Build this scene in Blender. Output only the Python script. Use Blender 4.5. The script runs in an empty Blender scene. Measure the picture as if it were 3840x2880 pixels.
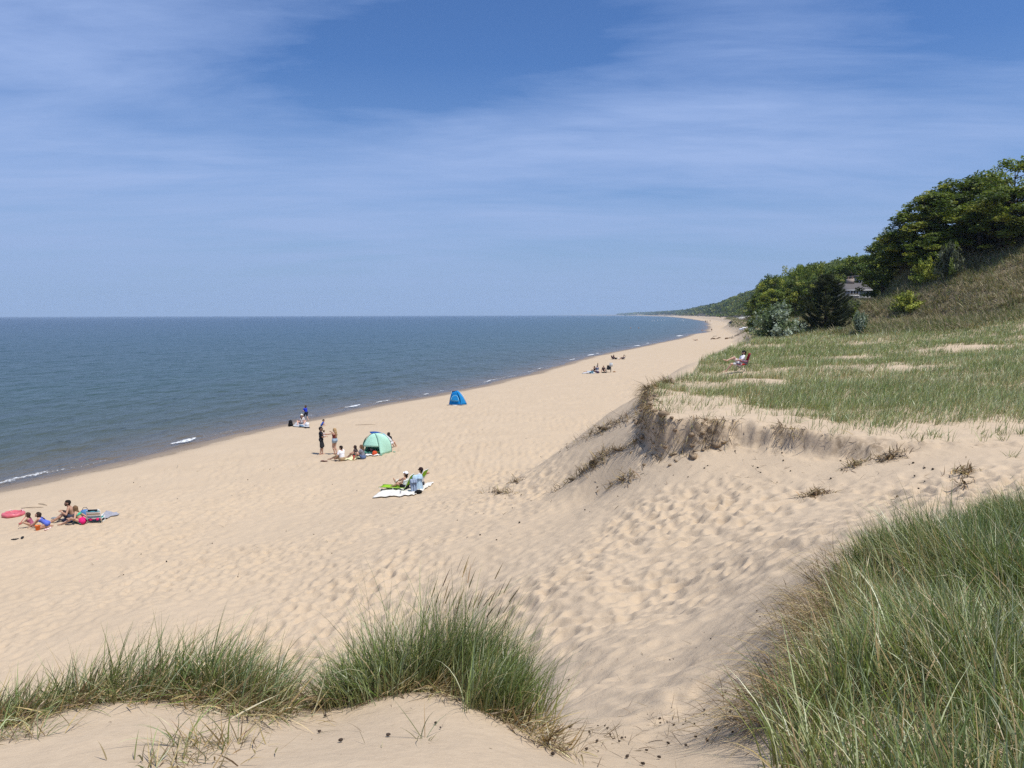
import bpy, math, random
import numpy as np
from mathutils import Vector, Matrix
C = bpy.context.scene
COL = C.collection
PI = math.pi
R = math.radians
rng = np.random.default_rng(7)
random.seed(7)

# ------------------------------------------------------------------ helpers
def link(name, data, parent=None, loc=None, rz=0.0):
    o = bpy.data.objects.new(name, data)
    COL.objects.link(o)
    if parent is not None: o.parent = parent
    if loc is not None: o.location = loc
    if rz: o.rotation_euler = (0, 0, rz)
    return o

def tag(o, label=None, cat=None, group=None, kind=None):
    if label: o['label'] = label
    if cat: o['category'] = cat
    if group: o['group'] = group
    if kind: o['kind'] = kind
    return o

def thing(name, label, cat, loc, rz=0.0, group=None):
    return tag(link(name, None, None, loc, rz), label, cat, group)

def mesh_np(name, V, F, mat=None, smooth=False, col=None, attrs=None):
    """V (n,3); F (m,k) array or list of such arrays; col (n,3) point colour"""
    V = np.asarray(V, dtype=np.float32)
    Fs = F if isinstance(F, list) else [F]
    Fs = [np.asarray(f, dtype=np.int32) for f in Fs if len(f)]
    me = bpy.data.meshes.new(name)
    me.vertices.add(len(V)); me.vertices.foreach_set('co', V.ravel())
    nl = sum(f.size for f in Fs); nf = sum(len(f) for f in Fs)
    me.loops.add(nl); me.polygons.add(nf)
    me.loops.foreach_set('vertex_index', np.concatenate([f.ravel() for f in Fs]))
    starts = []; c = 0
    for f in Fs:
        k = f.shape[1]; starts.append(c + np.arange(len(f)) * k); c += f.size
    me.polygons.foreach_set('loop_start', np.concatenate(starts).astype(np.int32))
    if smooth: me.polygons.foreach_set('use_smooth', np.ones(nf, dtype=bool))
    if col is not None:
        a = me.attributes.new('col', 'FLOAT_COLOR', 'POINT')
        cc = np.ones((len(V), 4), dtype=np.float32); cc[:, :3] = col
        a.data.foreach_set('color', cc.ravel())
    for k, v in (attrs or {}).items():
        a = me.attributes.new(k, 'FLOAT', 'POINT'); a.data.foreach_set('value', np.asarray(v, dtype=np.float32))
    me.update(calc_edges=True)
    me.validate()
    if mat: me.materials.append(mat)
    return me

class MB:
    """collects simple solids and links them as ONE mesh object"""
    def __init__(s): s.V = []; s.Q = []; s.T = []; s.n = 0
    def add(s, V, Q=None, T=None):
        V = np.asarray(V, dtype=float).reshape(-1, 3)
        if Q is not None and len(Q): s.Q.append(np.asarray(Q) + s.n)
        if T is not None and len(T): s.T.append(np.asarray(T) + s.n)
        s.V.append(V); s.n += len(V); return s
    def box(s, c, size, rot=None):
        h = np.asarray(size) / 2.0
        P = np.array([[x, y, z] for z in (-1, 1) for y in (-1, 1) for x in (-1, 1)]) * h
        if rot is not None: P = P @ np.array(rot).T
        return s.add(P + np.asarray(c), [[0, 2, 3, 1], [4, 5, 7, 6], [0, 1, 5, 4], [2, 6, 7, 3], [0, 4, 6, 2], [1, 3, 7, 5]])
    def tube(s, pts, r, n=8, closed=False):
        pts = np.asarray(pts, dtype=float); m = len(pts)
        rr = np.full(m, r) if np.isscalar(r) else np.asarray(r, dtype=float)
        tan = np.gradient(pts, axis=0) if not closed else (np.roll(pts, -1, 0) - np.roll(pts, 1, 0))
        tan /= np.linalg.norm(tan, axis=1)[:, None] + 1e-12
        u = np.cross(tan[0], [0, 0, 1.0])
        if np.linalg.norm(u) < 1e-3: u = np.cross(tan[0], [0, 1.0, 0])
        u /= np.linalg.norm(u)
        rings = []
        a = np.arange(n) * 2 * PI / n
        for i in range(m):
            u = u - tan[i] * np.dot(u, tan[i]); u /= np.linalg.norm(u) + 1e-12
            v = np.cross(tan[i], u)
            rings.append(pts[i] + rr[i] * (np.cos(a)[:, None] * u + np.sin(a)[:, None] * v))
        V = np.concatenate(rings); Q = []
        for i in range(m if closed else m - 1):
            j = (i + 1) % m
            for k in range(n):
                Q.append([i * n + k, i * n + (k + 1) % n, j * n + (k + 1) % n, j * n + k])
        T = []
        if not closed:
            V = np.concatenate([V, pts[:1], pts[-1:]]); c0 = m * n; c1 = c0 + 1
            for k in range(n):
                T.append([c0, (k + 1) % n, k]); T.append([c1, (m - 1) * n + k, (m - 1) * n + (k + 1) % n])
        return s.add(V, Q, T)
    def lathe(s, prof, n=16, c=(0, 0, 0), rot=None):
        prof = np.asarray(prof, dtype=float); a = np.arange(n) * 2 * PI / n; m = len(prof)
        V = np.stack([np.outer(prof[:, 0], np.cos(a)), np.outer(prof[:, 0], np.sin(a)), np.repeat(prof[:, 1:2], n, 1)], -1).reshape(-1, 3)
        if rot is not None: V = V @ np.array(rot).T
        Q = [[i * n + k, i * n + (k + 1) % n, (i + 1) * n + (k + 1) % n, (i + 1) * n + k] for i in range(m - 1) for k in range(n)]
        return s.add(V + np.asarray(c), Q)
    def ell(s, c, r, n=12, rot=None, jitter=0.0, rg=None):
        m = n // 2 + 1
        th = np.linspace(0, PI, m); a = np.arange(n) * 2 * PI / n
        V = np.stack([np.outer(np.sin(th), np.cos(a)), np.outer(np.sin(th), np.sin(a)), np.repeat(np.cos(th)[:, None], n, 1)], -1).reshape(-1, 3)
        if jitter: V = V * (1 + jitter * (rg or rng).standard_normal((len(V), 1)))
        V = V * np.asarray(r)
        if rot is not None: V = V @ np.array(rot).T
        Q = [[i * n + k, (i + 1) * n + k, (i + 1) * n + (k + 1) % n, i * n + (k + 1) % n] for i in range(m - 1) for k in range(n)]
        return s.add(V + np.asarray(c), Q)
    def slab(s, grid, th):
        """grid (a,b,3) sheet given thickness th along its normal-ish -z"""
        g = np.asarray(grid, dtype=float); a, b = g.shape[:2]
        nrm = np.cross(np.gradient(g, axis=0), np.gradient(g, axis=1)); nrm /= np.linalg.norm(nrm, axis=2)[..., None] + 1e-9
        V = np.concatenate([g.reshape(-1, 3), (g - nrm * th).reshape(-1, 3)]); o = a * b
        Q = []
        for i in range(a - 1):
            for j in range(b - 1):
                q = [i * b + j, (i + 1) * b + j, (i + 1) * b + j + 1, i * b + j + 1]
                Q.append(q); Q.append([x + o for x in q[::-1]])
        for i in range(a - 1):
            Q.append([i * b, i * b + o, (i + 1) * b + o, (i + 1) * b]); k = b - 1
            Q.append([i * b + k, (i + 1) * b + k, (i + 1) * b + k + o, i * b + k + o])
        for j in range(b - 1):
            Q.append([j, j + 1, j + 1 + o, j + o]); k = (a - 1) * b
            Q.append([k + j, k + j + o, k + j + 1 + o, k + j + 1])
        return s.add(V, Q)
    def mesh(s, name, mat, smooth=False):
        fs = []
        if s.Q: fs.append(np.concatenate(s.Q))
        if s.T: fs.append(np.concatenate(s.T))
        return mesh_np(name, np.concatenate(s.V), fs, mat, smooth)
    def build(s, name, mat, parent=None, loc=None, rz=0.0, smooth=False):
        return link(name, s.mesh(name, mat, smooth), parent, loc, rz)

def rotm(axis, ang): return np.array(Matrix.Rotation(ang, 3, axis))

# noise -----------------------------------------------------------------
def _hash(ix, iy, seed):
    h = (ix.astype(np.int64) * 374761393 + iy.astype(np.int64) * 668265263 + seed * 1442695041) & 0xffffffff
    h = ((h ^ (h >> 13)) * 1274126177) & 0xffffffff
    h = ((h ^ (h >> 16)) * 2246822519) & 0xffffffff
    return (h ^ (h >> 15)) / 4294967296.0
def vnoise(x, y, seed=0):
    ix = np.floor(x); iy = np.floor(y); fx = x - ix; fy = y - iy
    fx = fx * fx * fx * (fx * (fx * 6 - 15) + 10); fy = fy * fy * fy * (fy * (fy * 6 - 15) + 10)
    a = _hash(ix, iy, seed); b = _hash(ix + 1, iy, seed); c = _hash(ix, iy + 1, seed); d = _hash(ix + 1, iy + 1, seed)
    return (a + (b - a) * fx) * (1 - fy) + (c + (d - c) * fx) * fy
def fbm(x, y, oct=4, seed=0, gain=0.5):
    t = 0; a = 1; n = 0
    for k in range(oct):
        t = t + a * (vnoise(x, y, seed + k * 17) - 0.5); n += a * 0.5; a *= gain
        x, y = (x * 1.6 + y * 1.2) + 3.1, (y * 1.6 - x * 1.2) + 7.7
    return t / n
def sstep(a, b, x):
    t = np.clip((x - a) / (b - a), 0, 1); return t * t * (3 - 2 * t)

# ------------------------------------------------------------------ camera
CAMZ = 8.8; FPX = 2884.0
PITCH = math.atan(258.5 / FPX); ROLL = 0.0026
fwd = np.array([0, math.cos(PITCH), -math.sin(PITCH)])
rt0 = np.array([1.0, 0, 0]); up0 = np.array([0, math.sin(PITCH), math.cos(PITCH)])
rt = rt0 * math.cos(ROLL) - up0 * math.sin(ROLL); up = up0 * math.cos(ROLL) + rt0 * math.sin(ROLL)
CAM = np.array([0, 0, CAMZ])
def ray(px, py):
    d = fwd + rt * ((px - 1920) / FPX) - up * ((py - 1440) / FPX)
    return d / d[1]                       # unit forward (y) distance
def at(px, py, y): return CAM + ray(px, py) * y
def onz(px, py, z):
    d = ray(px, py); return CAM + d * ((z - CAMZ) / d[2])
cam = bpy.data.cameras.new('camera'); cam.sensor_width = 36; cam.sensor_fit = 'HORIZONTAL'
cam.lens = 36 * FPX / 3840; cam.clip_start = 0.05; cam.clip_end = 60000
co = bpy.data.objects.new('camera', cam); COL.objects.link(co)
m = Matrix(((rt[0], up[0], -fwd[0], 0), (rt[1], up[1], -fwd[1], 0), (rt[2], up[2], -fwd[2], CAMZ), (0, 0, 0, 1)))
co.matrix_world = m
C.camera = co

# ------------------------------------------------------------------ materials
def newmat(name):
    m = bpy.data.materials.new(name); m.use_nodes = True
    nt = m.node_tree; nt.nodes.clear()
    return m, nt
class NT:
    def __init__(s, nt): s.nt = nt
    def n(s, t, **kw):
        nd = s.nt.nodes.new(t)
        for k, v in kw.items():
            if k.startswith('i_'):
                key = k[2:]
                key = int(key) if key.isdigit() else key.replace('_', ' ')
                nd.inputs[key].default_value = v
            else: setattr(nd, k, v)
        return nd
    def l(s, a, b): s.nt.links.new(a, b)
    def math(s, op, a, b=None, c=None, clamp=False):
        nd = s.nt.nodes.new('ShaderNodeMath'); nd.operation = op; nd.use_clamp = clamp
        for i, v in enumerate((a, b, c)):
            if v is None: continue
            if isinstance(v, (int, float)): nd.inputs[i].default_value = v
            else: s.l(v, nd.inputs[i])
        return nd.outputs[0]
    def ramp(s, f, stops, interp='LINEAR'):
        nd = s.nt.nodes.new('ShaderNodeValToRGB'); cr = nd.color_ramp; cr.interpolation = interp
        while len(cr.elements) < len(stops): cr.elements.new(0.5)
        for e, (p, c) in zip(cr.elements, stops):
            e.position = p; e.color = (*c, 1) if hasattr(c, '__len__') else (c, c, c, 1)
        s.l(f, nd.inputs[0]); return nd.outputs[0]
    def mix(s, f, a, b, mode='MIX'):
        nd = s.nt.nodes.new('ShaderNodeMix'); nd.data_type = 'RGBA'; nd.blend_type = mode
        for i, v in ((0, f), (6, a), (7, b)):
            if isinstance(v, (int, float)): nd.inputs[i].default_value = v
            elif isinstance(v, tuple): nd.inputs[i].default_value = (*v, 1)
            else: s.l(v, nd.inputs[i])
        return nd.outputs[2]
_mats = {}
def simple(name, col, rough=0.7, var=0.12, scale=30.0, spec=0.3, bump=0.0, metal=0.0, trans=0.0):
    """plain coloured surface with a little procedural unevenness"""
    if name in _mats: return _mats[name]
    m, nt = newmat(name); N = NT(nt)
    out = N.n('ShaderNodeOutputMaterial'); p = N.n('ShaderNodeBsdfPrincipled', i_Roughness=rough, i_Metallic=metal)
    p.inputs['Specular IOR Level'].default_value = spec
    tc = N.n('ShaderNodeTexCoord'); nz = N.n('ShaderNodeTexNoise', i_Scale=scale, i_Detail=4.0)
    N.l(tc.outputs['Object'], nz.inputs['Vector'])
    d = tuple(c * (1 - var) for c in col); b = tuple(min(1, c * (1 + var)) for c in col)
    c = N.ramp(nz.outputs[0], [(0.3, d), (0.7, b)])
    N.l(c, p.inputs['Base Color'])
    if bump:
        bp = N.n('ShaderNodeBump', i_Strength=bump, i_Distance=0.02); N.l(nz.outputs[0], bp.inputs['Height']); N.l(bp.outputs[0], p.inputs['Normal'])
    if trans:
        tr = N.n('ShaderNodeBsdfTranslucent'); N.l(c, tr.inputs['Color'])
        mx = N.n('ShaderNodeMixShader', i_0=trans); N.l(p.outputs[0], mx.inputs[1]); N.l(tr.outputs[0], mx.inputs[2]); N.l(mx.outputs[0], out.inputs[0])
    else: N.l(p.outputs[0], out.inputs[0])
    _mats[name] = m; return m
def leafy(name, trans=0.35, rough=0.5, spec=0.3, tone_var=0.25, gain=1.0):
    """foliage / grass coloured by the per-leaf colour attribute"""
    if name in _mats: return _mats[name]
    m, nt = newmat(name); N = NT(nt)
    out = N.n('ShaderNodeOutputMaterial'); p = N.n('ShaderNodeBsdfPrincipled', i_Roughness=rough)
    p.inputs['Specular IOR Level'].default_value = spec
    at_ = N.n('ShaderNodeAttribute', attribute_name='col')
    oi = N.n('ShaderNodeObjectInfo')
    k = N.math('MULTIPLY_ADD', oi.outputs['Random'], tone_var, gain - tone_var * 0.5)  # random tone for each object
    kc = N.n('ShaderNodeCombineColor'); [N.l(k, kc.inputs[i]) for i in range(3)]
    c = N.mix(1.0, at_.outputs['Color'], kc.outputs[0], 'MULTIPLY')
    N.l(c, p.inputs['Base Color'])
    tr = N.n('ShaderNodeBsdfTranslucent'); c2 = N.mix(1.0, c, (1.15, 1.2, 0.7), 'MULTIPLY'); N.l(c2, tr.inputs['Color'])
    mx = N.n('ShaderNodeMixShader', i_0=trans); N.l(p.outputs[0], mx.inputs[1]); N.l(tr.outputs[0], mx.inputs[2]); N.l(mx.outputs[0], out.inputs[0])
    _mats[name] = m; return m
# ------------------------------------------------------------------ shape of the land
WZ = -0.4
_sh = [onz(px, py, WZ)[:2] for px, py in [(0, 1838), (260, 1779), (694, 1672), (900, 1625), (1076, 1588), (1285, 1541), (1684, 1474), (1996, 1399),
       (2205, 1339), (2430, 1294), (2569, 1267), (2621, 1250), (2656, 1226)]]
_sh = [(-75.0, -60.0), (-47.0, 0.0)] + [tuple(p) for p in _sh] + [(262, 1050), (430, 1900), (800, 4000), (1150, 7000), (1500, 11000), (1500, 30000)]
SHX = np.array([p[0] for p in _sh]); SHY = np.array([p[1] for p in _sh])
_yy = np.concatenate([np.linspace(-60, 400, 231), np.geomspace(405, 30000, 120)])
_xx = np.interp(_yy, SHY, SHX)
for _ in range(6):
    _xx[1:-1] = 0.25 * _xx[:-2] + 0.5 * _xx[1:-1] + 0.25 * _xx[2:]
_cs = 1 / np.sqrt(1 + np.gradient(_xx, _yy) ** 2)
def shore(y): return np.interp(y, _yy, _xx)
def inland(x, y):
    """signed distance inland from the waterline"""
    w = 0.5 * fbm(y * 0.09, y * 0.013, 3, 5) + 0.22 * np.sin(y * 0.35 + 1.5 * np.sin(y * .07))
    far = 2.5 * fbm(y * 0.02, y * 0.003, 2, 9) * sstep(200, 500, y)
    return (x - shore(y)) * np.interp(y, _yy, _cs) + w + far * 2
def beach(s): return np.interp(s, [-400, -60, -12, 0, 1.6, 3.2, 6, 12, 35], [-9, -3.4, -1.05, WZ, -0.27, -0.06, 0.03, 0.1, 0.3])

_edge = [onz(px, py, 5.7)[:2] for px, py in [(2425, 1530), (2432, 1452), (2517, 1417), (2595, 1390), (2620, 1362), (2656, 1332), (2726, 1308), (2821, 1297)]]
_scarp = [onz(px, py, 5.5)[:2] for px, py in [(3260, 1655), (3150, 1640), (3000, 1622), (2900, 1604), (2770, 1592), (2620, 1590), (2490, 1578)]]
POLY = np.array([(3000, 12), (60, 13), (24, 17.5)] + [tuple(p) for p in _scarp] + [tuple(p) for p in _edge]
                + [(30, 98), (38, 118), (48, 140), (60, 176), (104, 327), (141, 480), (209, 700), (293, 1050), (466, 1900), (840, 4000), (1190, 7000), (1540, 11000), (1540, 30000), (9000, 30000)], dtype=float)
HILL = np.array([(3000, 38), (90, 42), (68, 54), (50, 76), (45, 92), (41.5, 100), (41, 108), (45, 120), (53, 140), (66, 176), (112, 327), (149, 480), (217, 700), (301, 1050),
                 (482, 1900), (860, 4000), (1220, 7000), (1570, 11000), (1570, 30000), (9000, 30000)], dtype=float)
# the brown tussock ground reaches a little in front of the hill itself
BROWNZ = np.array([(3000, 36), (90, 40), (70, 52), (53, 72), (43, 70), (36, 73), (33.5, 80), (35, 90), (37, 100), (39, 110), (44, 120), (52, 140), (65, 176), (111, 327), (149, 480), (3000, 500)], dtype=float)
def sdist(P, x, y):
    """signed distance, positive inside"""
    best = np.full(x.shape, 1e18); ins = np.zeros(x.shape, dtype=bool)
    for i in range(len(P)):
        ax, ay = P[i]; bx, by = P[(i + 1) % len(P)]
        dx, dy = bx - ax, by - ay
        t = np.clip(((x - ax) * dx + (y - ay) * dy) / (dx * dx + dy * dy), 0, 1)
        best = np.minimum(best, (x - ax - t * dx) ** 2 + (y - ay - t * dy) ** 2)
        c = ((ay > y) != (by > y)) & (x < dx * (y - ay) / (dy if dy else 1e-9) + ax)
        ins ^= c
    return np.where(ins, 1, -1) * np.sqrt(best)
# measured ground points of the near dune: (pixel x, pixel y, distance)
_ctl = [(-300, 2880, 3.2), (100, 2880, 3.1), (600, 2880, 3.05), (1100, 2880, 3.05), (1600, 2880, 3.1), (2000, 2880, 3.3), (2250, 2880, 3.7), (2450, 2880, 3.8), (2700, 2880, 3.6), (3000, 2880, 3.3), (3400, 2880, 3.2), (3840, 2880, 3.1), (4300, 2880, 3.0),
        (-300, 2760, 3.9), (60, 2735, 3.9), (300, 2660, 4.1), (600, 2625, 4.2), (900, 2640, 4.2), (1050, 2690, 4.1), (1190, 2730, 4.1), (1330, 2670, 4.3), (1600, 2585, 4.5), (1800, 2620, 4.6), (1980, 2720, 4.4), (2120, 2830, 4.05),
        (2150, 2740, 5.3), (2350, 2700, 5.6), (2600, 2700, 5.2), (2450, 2560, 7.4), (2200, 2600, 7.5), (2165, 2455, 10.0), (2400, 2400, 9.6), (2620, 2400, 9.0), (2680, 2280, 10.5), (2500, 2250, 13), (2200, 2250, 13.6), (2000, 2200, 15.6), (2300, 2100, 16.2), (2600, 2050, 15.8), (2850, 2060, 13.2),
        (1850, 2000, 23), (1850, 1885, 29.5), (2050, 1920, 25), (1600, 2000, 25.6), (1500, 2150, 20.8), (1200, 2200, 21.4), (900, 2250, 21.2), (1500, 1900, 32), (1700, 2250, 18), (1150, 2330, 19), (600, 2330, 19.6), (2600, 1920, 18.5), (3000, 1900, 17), (3250, 1870, 16.5), (3500, 1840, 16), (3000, 1760, 20), (3300, 1760, 18.6), (3640, 1740, 17.5), (3840, 1760, 16.3), (4200, 1780, 15),
        (3400, 1665, 20.2), (3700, 1600, 22.2), (2450, 1712, 24.0), (2620, 1700, 22.7), (2800, 1722, 21.6), (3000, 1715, 20.7), (2350, 1705, 25.2), (2300, 1640, 28.0), (2150, 1800, 29), (2250, 1850, 25), (2600, 1800, 21.2), (2370, 1600, 29), (2390, 1530, 32),
        (3200, 2600, 4.0), (3500, 2500, 4.5), (3840, 2500, 4.4), (3200, 2350, 5.6), (3500, 2250, 6.3), (3840, 2250, 6.2), (3150, 2180, 7.6), (3400, 2080, 8.6), (3700, 2000, 9.3), (4000, 1980, 9.2), (3000, 2300, 6.6), (3080, 2130, 8.6), (3020, 2420, 5.6), (2930, 2560, 5.0), (2880, 2720, 4.3),
        (2800, 2400, 7.2), (2760, 2600, 5.5), (3400, 1960, 11.5), (3750, 1890, 11.8), (3000, 2030, 12.2)]
_cp = [tuple(at(*c)) for c in _ctl]
for px, d, z in [(-300, 6.4, 4.4), (100, 6.6, 4.3), (600, 6.8, 4.4), (1100, 6.8, 4.2), (1500, 7.0, 4.5), (1750, 7.4, 4.3), (-300, 9.5, 2.0), (300, 9.8, 2.0), (900, 10, 2.0), (1500, 10.5, 2.2), (1800, 10.5, 2.9),
                 (-200, 13, 0.5), (500, 13.2, 0.8), (1100, 13.5, 1.2), (1600, 13.2, 2.3)]:
    p = at(px, 2000, d); _cp.append((p[0], p[1], z))
_cp += [(-1.8, 2, 7.0), (0, 1.6, 7.05), (2, 2, 7.05), (4, 1.5, 7.05), (0, -3, 7.0), (-4, -3, 6.6), (-8, -6, 5.5), (5, -3, 7.0), (12, 0, 6.8), (20, -4, 6.6), (12, -8, 6.8), (-4.6, 2.0, 6.5), (-7, 4, 4.6), (-10.5, 3, 2.4), (-14, 0, 0.6), (-16, -8, 0.4), (9, 5, 6.75), (14, 8, 6.5), (18, 13, 6.1),
        (-12, 9, 0.6), (-16, 16, 0.2), (26, 14, 6.0), (26, 2, 6.4), (40, 10, 6.2), (30, -8, 6.6)]
# beyond ~36 m: the regular profile of beach, dune face and plateau edge
def face(x, y, de, bz):
    return bz + (5.2 - bz) * (1 - sstep(0.0, 1.0, -de / np.interp(y, [20, 30, 40, 90, 300, 600], [7.5, 8.0, 9, 9.5, 10, 12])))
for y in (20.0, 24, 28, 33, 38, 45, 55):
    for s in (2, 6, 10, 15, 20):
        x = float(shore(y)) + s * 1.06
        de = sdist(POLY, np.array([x]), np.array([y]))[0]
        if de < -10.5: _cp.append((x, y, float(beach(s))))
for y in (38.0, 44.0, 52.0, 62.0):
    ex = np.interp(y, [p[1] for p in _edge], [p[0] for p in _edge])
    for k in (-1.0, -3.0, -5, -7, -9, -11):
        x = ex + k * 1.05
        de = sdist(POLY, np.array([x]), np.array([y])); 
        _cp.append((x, y, float(face(x, np.array([y]), de, beach(inland(np.array([x]), np.array([y]))))[0])))
CP = np.array(_cp)
def _phi(r2): return 0.5 * r2 * np.log(r2 + 1e-9)
_n = len(CP)
_K = _phi(((CP[:, None, :2] - CP[None, :, :2]) ** 2).sum(-1)) + np.eye(_n) * 0.12
_A = np.zeros((_n + 3, _n + 3)); _A[:_n, :_n] = _K; _A[:_n, _n] = 1; _A[:_n, _n + 1:] = CP[:, :2]; _A[_n:, :_n] = _A[:_n, _n:].T
_w = np.linalg.solve(_A, np.concatenate([CP[:, 2], np.zeros(3)]))
def tps(x, y):
    z = _w[_n] + _w[_n + 1] * x + _w[_n + 2] * y
    for i in range(_n):
        z = z + _w[i] * _phi((x - CP[i, 0]) ** 2 + (y - CP[i, 1]) ** 2)
    return z
def footprints(x, y, cell, seed, sharp=1.0):
    """trampled sand: overlapping oval hollows with soft rims"""
    u = x / cell; v = y / cell; ix = np.floor(u); iy = np.floor(v); z = np.zeros_like(x)
    for dx in (-1, 0, 1):
        for dy in (-1, 0, 1):
            cx = ix + dx; cy = iy + dy
            h1 = _hash(cx, cy, seed); h2 = _hash(cx, cy, seed + 1); h3 = _hash(cx, cy, seed + 2); h4 = _hash(cx, cy, seed + 3)
            px = u - (cx + 0.15 + 0.7 * h1); py = v - (cy + 0.15 + 0.7 * h2)
            a = h3 * PI * 2; ca = np.cos(a); sa = np.sin(a)
            q = ((px * ca + py * sa) / (0.30 + 0.22 * h4)) ** 2 + ((-px * sa + py * ca) / (0.22 + 0.1 * h1)) ** 2
            z = z - (0.6 + 0.8 * h4) * np.exp(-q * sharp) + 0.42 * np.exp(-(np.sqrt(q) - 1.55) ** 2 * 4.5) * (h2 > 0.25)
    return z
def land(x, y, micro=True, want=False):
    x = np.asarray(x, dtype=float); y = np.asarray(y, dtype=float)
    shp = x.shape; x = x.ravel(); y = y.ravel()
    r = np.hypot(x, y)
    s = inland(x, y); bz = beach(s)
    wob = 0.32 * fbm(x * 0.9, y * 0.9, 3, 31) + 0.18 * fbm(x * 3.5, y * 3.5, 2, 35)
    de0 = sdist(POLY, x, y)
    near = r < 60
    de = de0 + wob * sstep(70, 20, r) * 0.9 + 1.2 * fbm(x * .05, y * .05, 3, 41) * sstep(50, 120, r)
    O = face(x, y, de0 + 1.5 * fbm(x * .05, y * .05, 3, 41), bz)
    if near.any():
        t = np.zeros_like(x); t[near] = tps(x[near], y[near])
        wgt = sstep(58, 42, r) * sstep(-2, 4, s)
        wgt = wgt * (1 - sstep(34, 46, y))
        O = O * (1 - wgt) + np.maximum(t, bz - 0.1) * wgt
    hd = sdist(HILL, x, y) + 2.0 * fbm(x * 0.06, y * 0.06, 3, 51)
    rise = np.minimum(0.0017 * np.maximum(0, x - 8) ** 2, 3.2) * sstep(140, 60, np.abs(y - 40))
    Pz = 5.55 + rise + 0.22 * fbm(x * 0.25, y * 0.25, 4, 61) + 0.35 * fbm(x * 0.08, y * 0.08, 3, 63) * sstep(25, 50, r)
    Pz = Pz - 2.2 * sstep(140, 260, y)
    hm = np.interp(y, [0, 90, 112, 150, 200, 330, 600, 1000, 1500, 2000, 4000, 8000, 12000], [27, 27, 24, 15, 13, 18, 38, 50, 46, 30, 18, 14, 6])
    hp = np.maximum(hd, 0)
    H = hm * (1 - np.exp(-hp * np.interp(y, [0, 200, 400], [0.56, 0.6, 1.25]) / hm)) + np.where(hd > 0, 1, 0) * (0.8 * fbm(x * 0.16, y * 0.16, 3, 71) * sstep(0, 6, hd)
         + 2.5 * fbm(x * 0.012, y * 0.012, 3, 73) * sstep(5, 40, hd))
    Pz = Pz + H
    ws = np.interp(x, [8.6, 11.5], [0.22, 1.7]) * (y < 34) + 0.22 * (y >= 34)
    z = O + (Pz - O) * sstep(-1, 0.5, de / ws)
    q = x / np.maximum(y, 1)                       # terrace in front of the house
    wt = sstep(.395, .425, q) * sstep(.51, .468, q) * sstep(84, 100, y) * sstep(172, 160, y)
    z = z - wt * np.maximum(0, z - (7.95 + 0.0218 * y))
    pl = sstep(-0.2, 0.3, de)
    # soft wind-blown unevenness
    z = z + 0.05 * fbm(x * 0.8, y * 0.8, 3, 81) * sstep(3, 8, s) + 0.025 * fbm(x * 2.2, y * 2.2, 2, 83) * sstep(2.5, 6, r) * sstep(1, 4, s)
    fp = np.zeros_like(x)
    if micro:
        k = (r < 140)
        xs, ys = x[k], y[k]
        f = footprints(xs, ys, 0.52, 101) + 0.6 * footprints(xs + 0.23, ys + 0.1, 0.37, 201) + 0.35 * fbm(xs * 5, ys * 5, 2, 205)
        patch = 0.68 + 0.46 * np.clip(fbm(xs * 0.20, ys * 0.20, 4, 91) * 2.6, -1, 1)
        # where people walk: the path and bowl most, the open beach less, dune face and tops hardly
        rr = r[k]; z0 = z[k]; sk = s[k]
        walk = np.interp(rr, [0, 4.3, 5.2, 9, 30, 60, 140], [0.05, 0.3, 0.8, 1.0, 0.95, 0.6, 0.35])
        toscarp = np.clip((-de[k]), 0, 99)
        sl = sstep(0.8, 4.5, toscarp)                      # smooth slip face under the scarp
        onb = sstep(6.5, 1.5, z0) * sstep(-2.0, -9.0, xs) * 0.35  # finer left beach
        walk = walk * sl * (1 - onb) * sstep(3.5, 8, sk)
        walk = np.where(pl[k] > 0.5, 0.14, walk)
        walk = walk * (1 - 0.9 * sstep(1.0, 0.5, xs) * sstep(9, 6, rr))
        walk = walk * (1 - sstep(2.9, 3.7, xs) * sstep(13.0, 9.5, rr) * 0.85)   # grassy mound
        z[k] += 0.105 * walk * patch * f
        # crumbly clods on the scarp
        cl = np.exp(-(np.minimum(np.abs(de[k] + 0.1), 3) / 0.45) ** 2) * sstep(60, 30, rr)
        z[k] += cl * (0.12 * fbm(xs * 3.4, ys * 3.4, 4, 211) + .03 * np.sin(z0 * 30 + 3 * fbm(xs * 2, ys * 2, 2, 213)))
    if want:
        return z.reshape(shp), s.reshape(shp), de.reshape(shp), hd.reshape(shp)
    return z.reshape(shp)
def gz(x, y): return float(land(np.array([x]), np.array([y]), micro=False)[0])
def ground(px, py, lo=3.0, hi=900.0):
    """first point of the land seen through the photo point (px,py)"""
    d = ray(px, py); t = np.geomspace(lo, hi, 1500)
    zz = land(d[0] * t, t, micro=False); below = (CAMZ + d[2] * t) < zz
    i = int(np.argmax(below)) if below.any() else len(t) - 1
    tt = np.linspace(t[max(i - 1, 0)], t[i], 30); zz = land(d[0] * tt, tt, micro=False)
    j = int(np.argmax((CAMZ + d[2] * tt) < zz)); q = tt[j]
    return np.array([d[0] * q, q, float(zz[j])])

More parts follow.
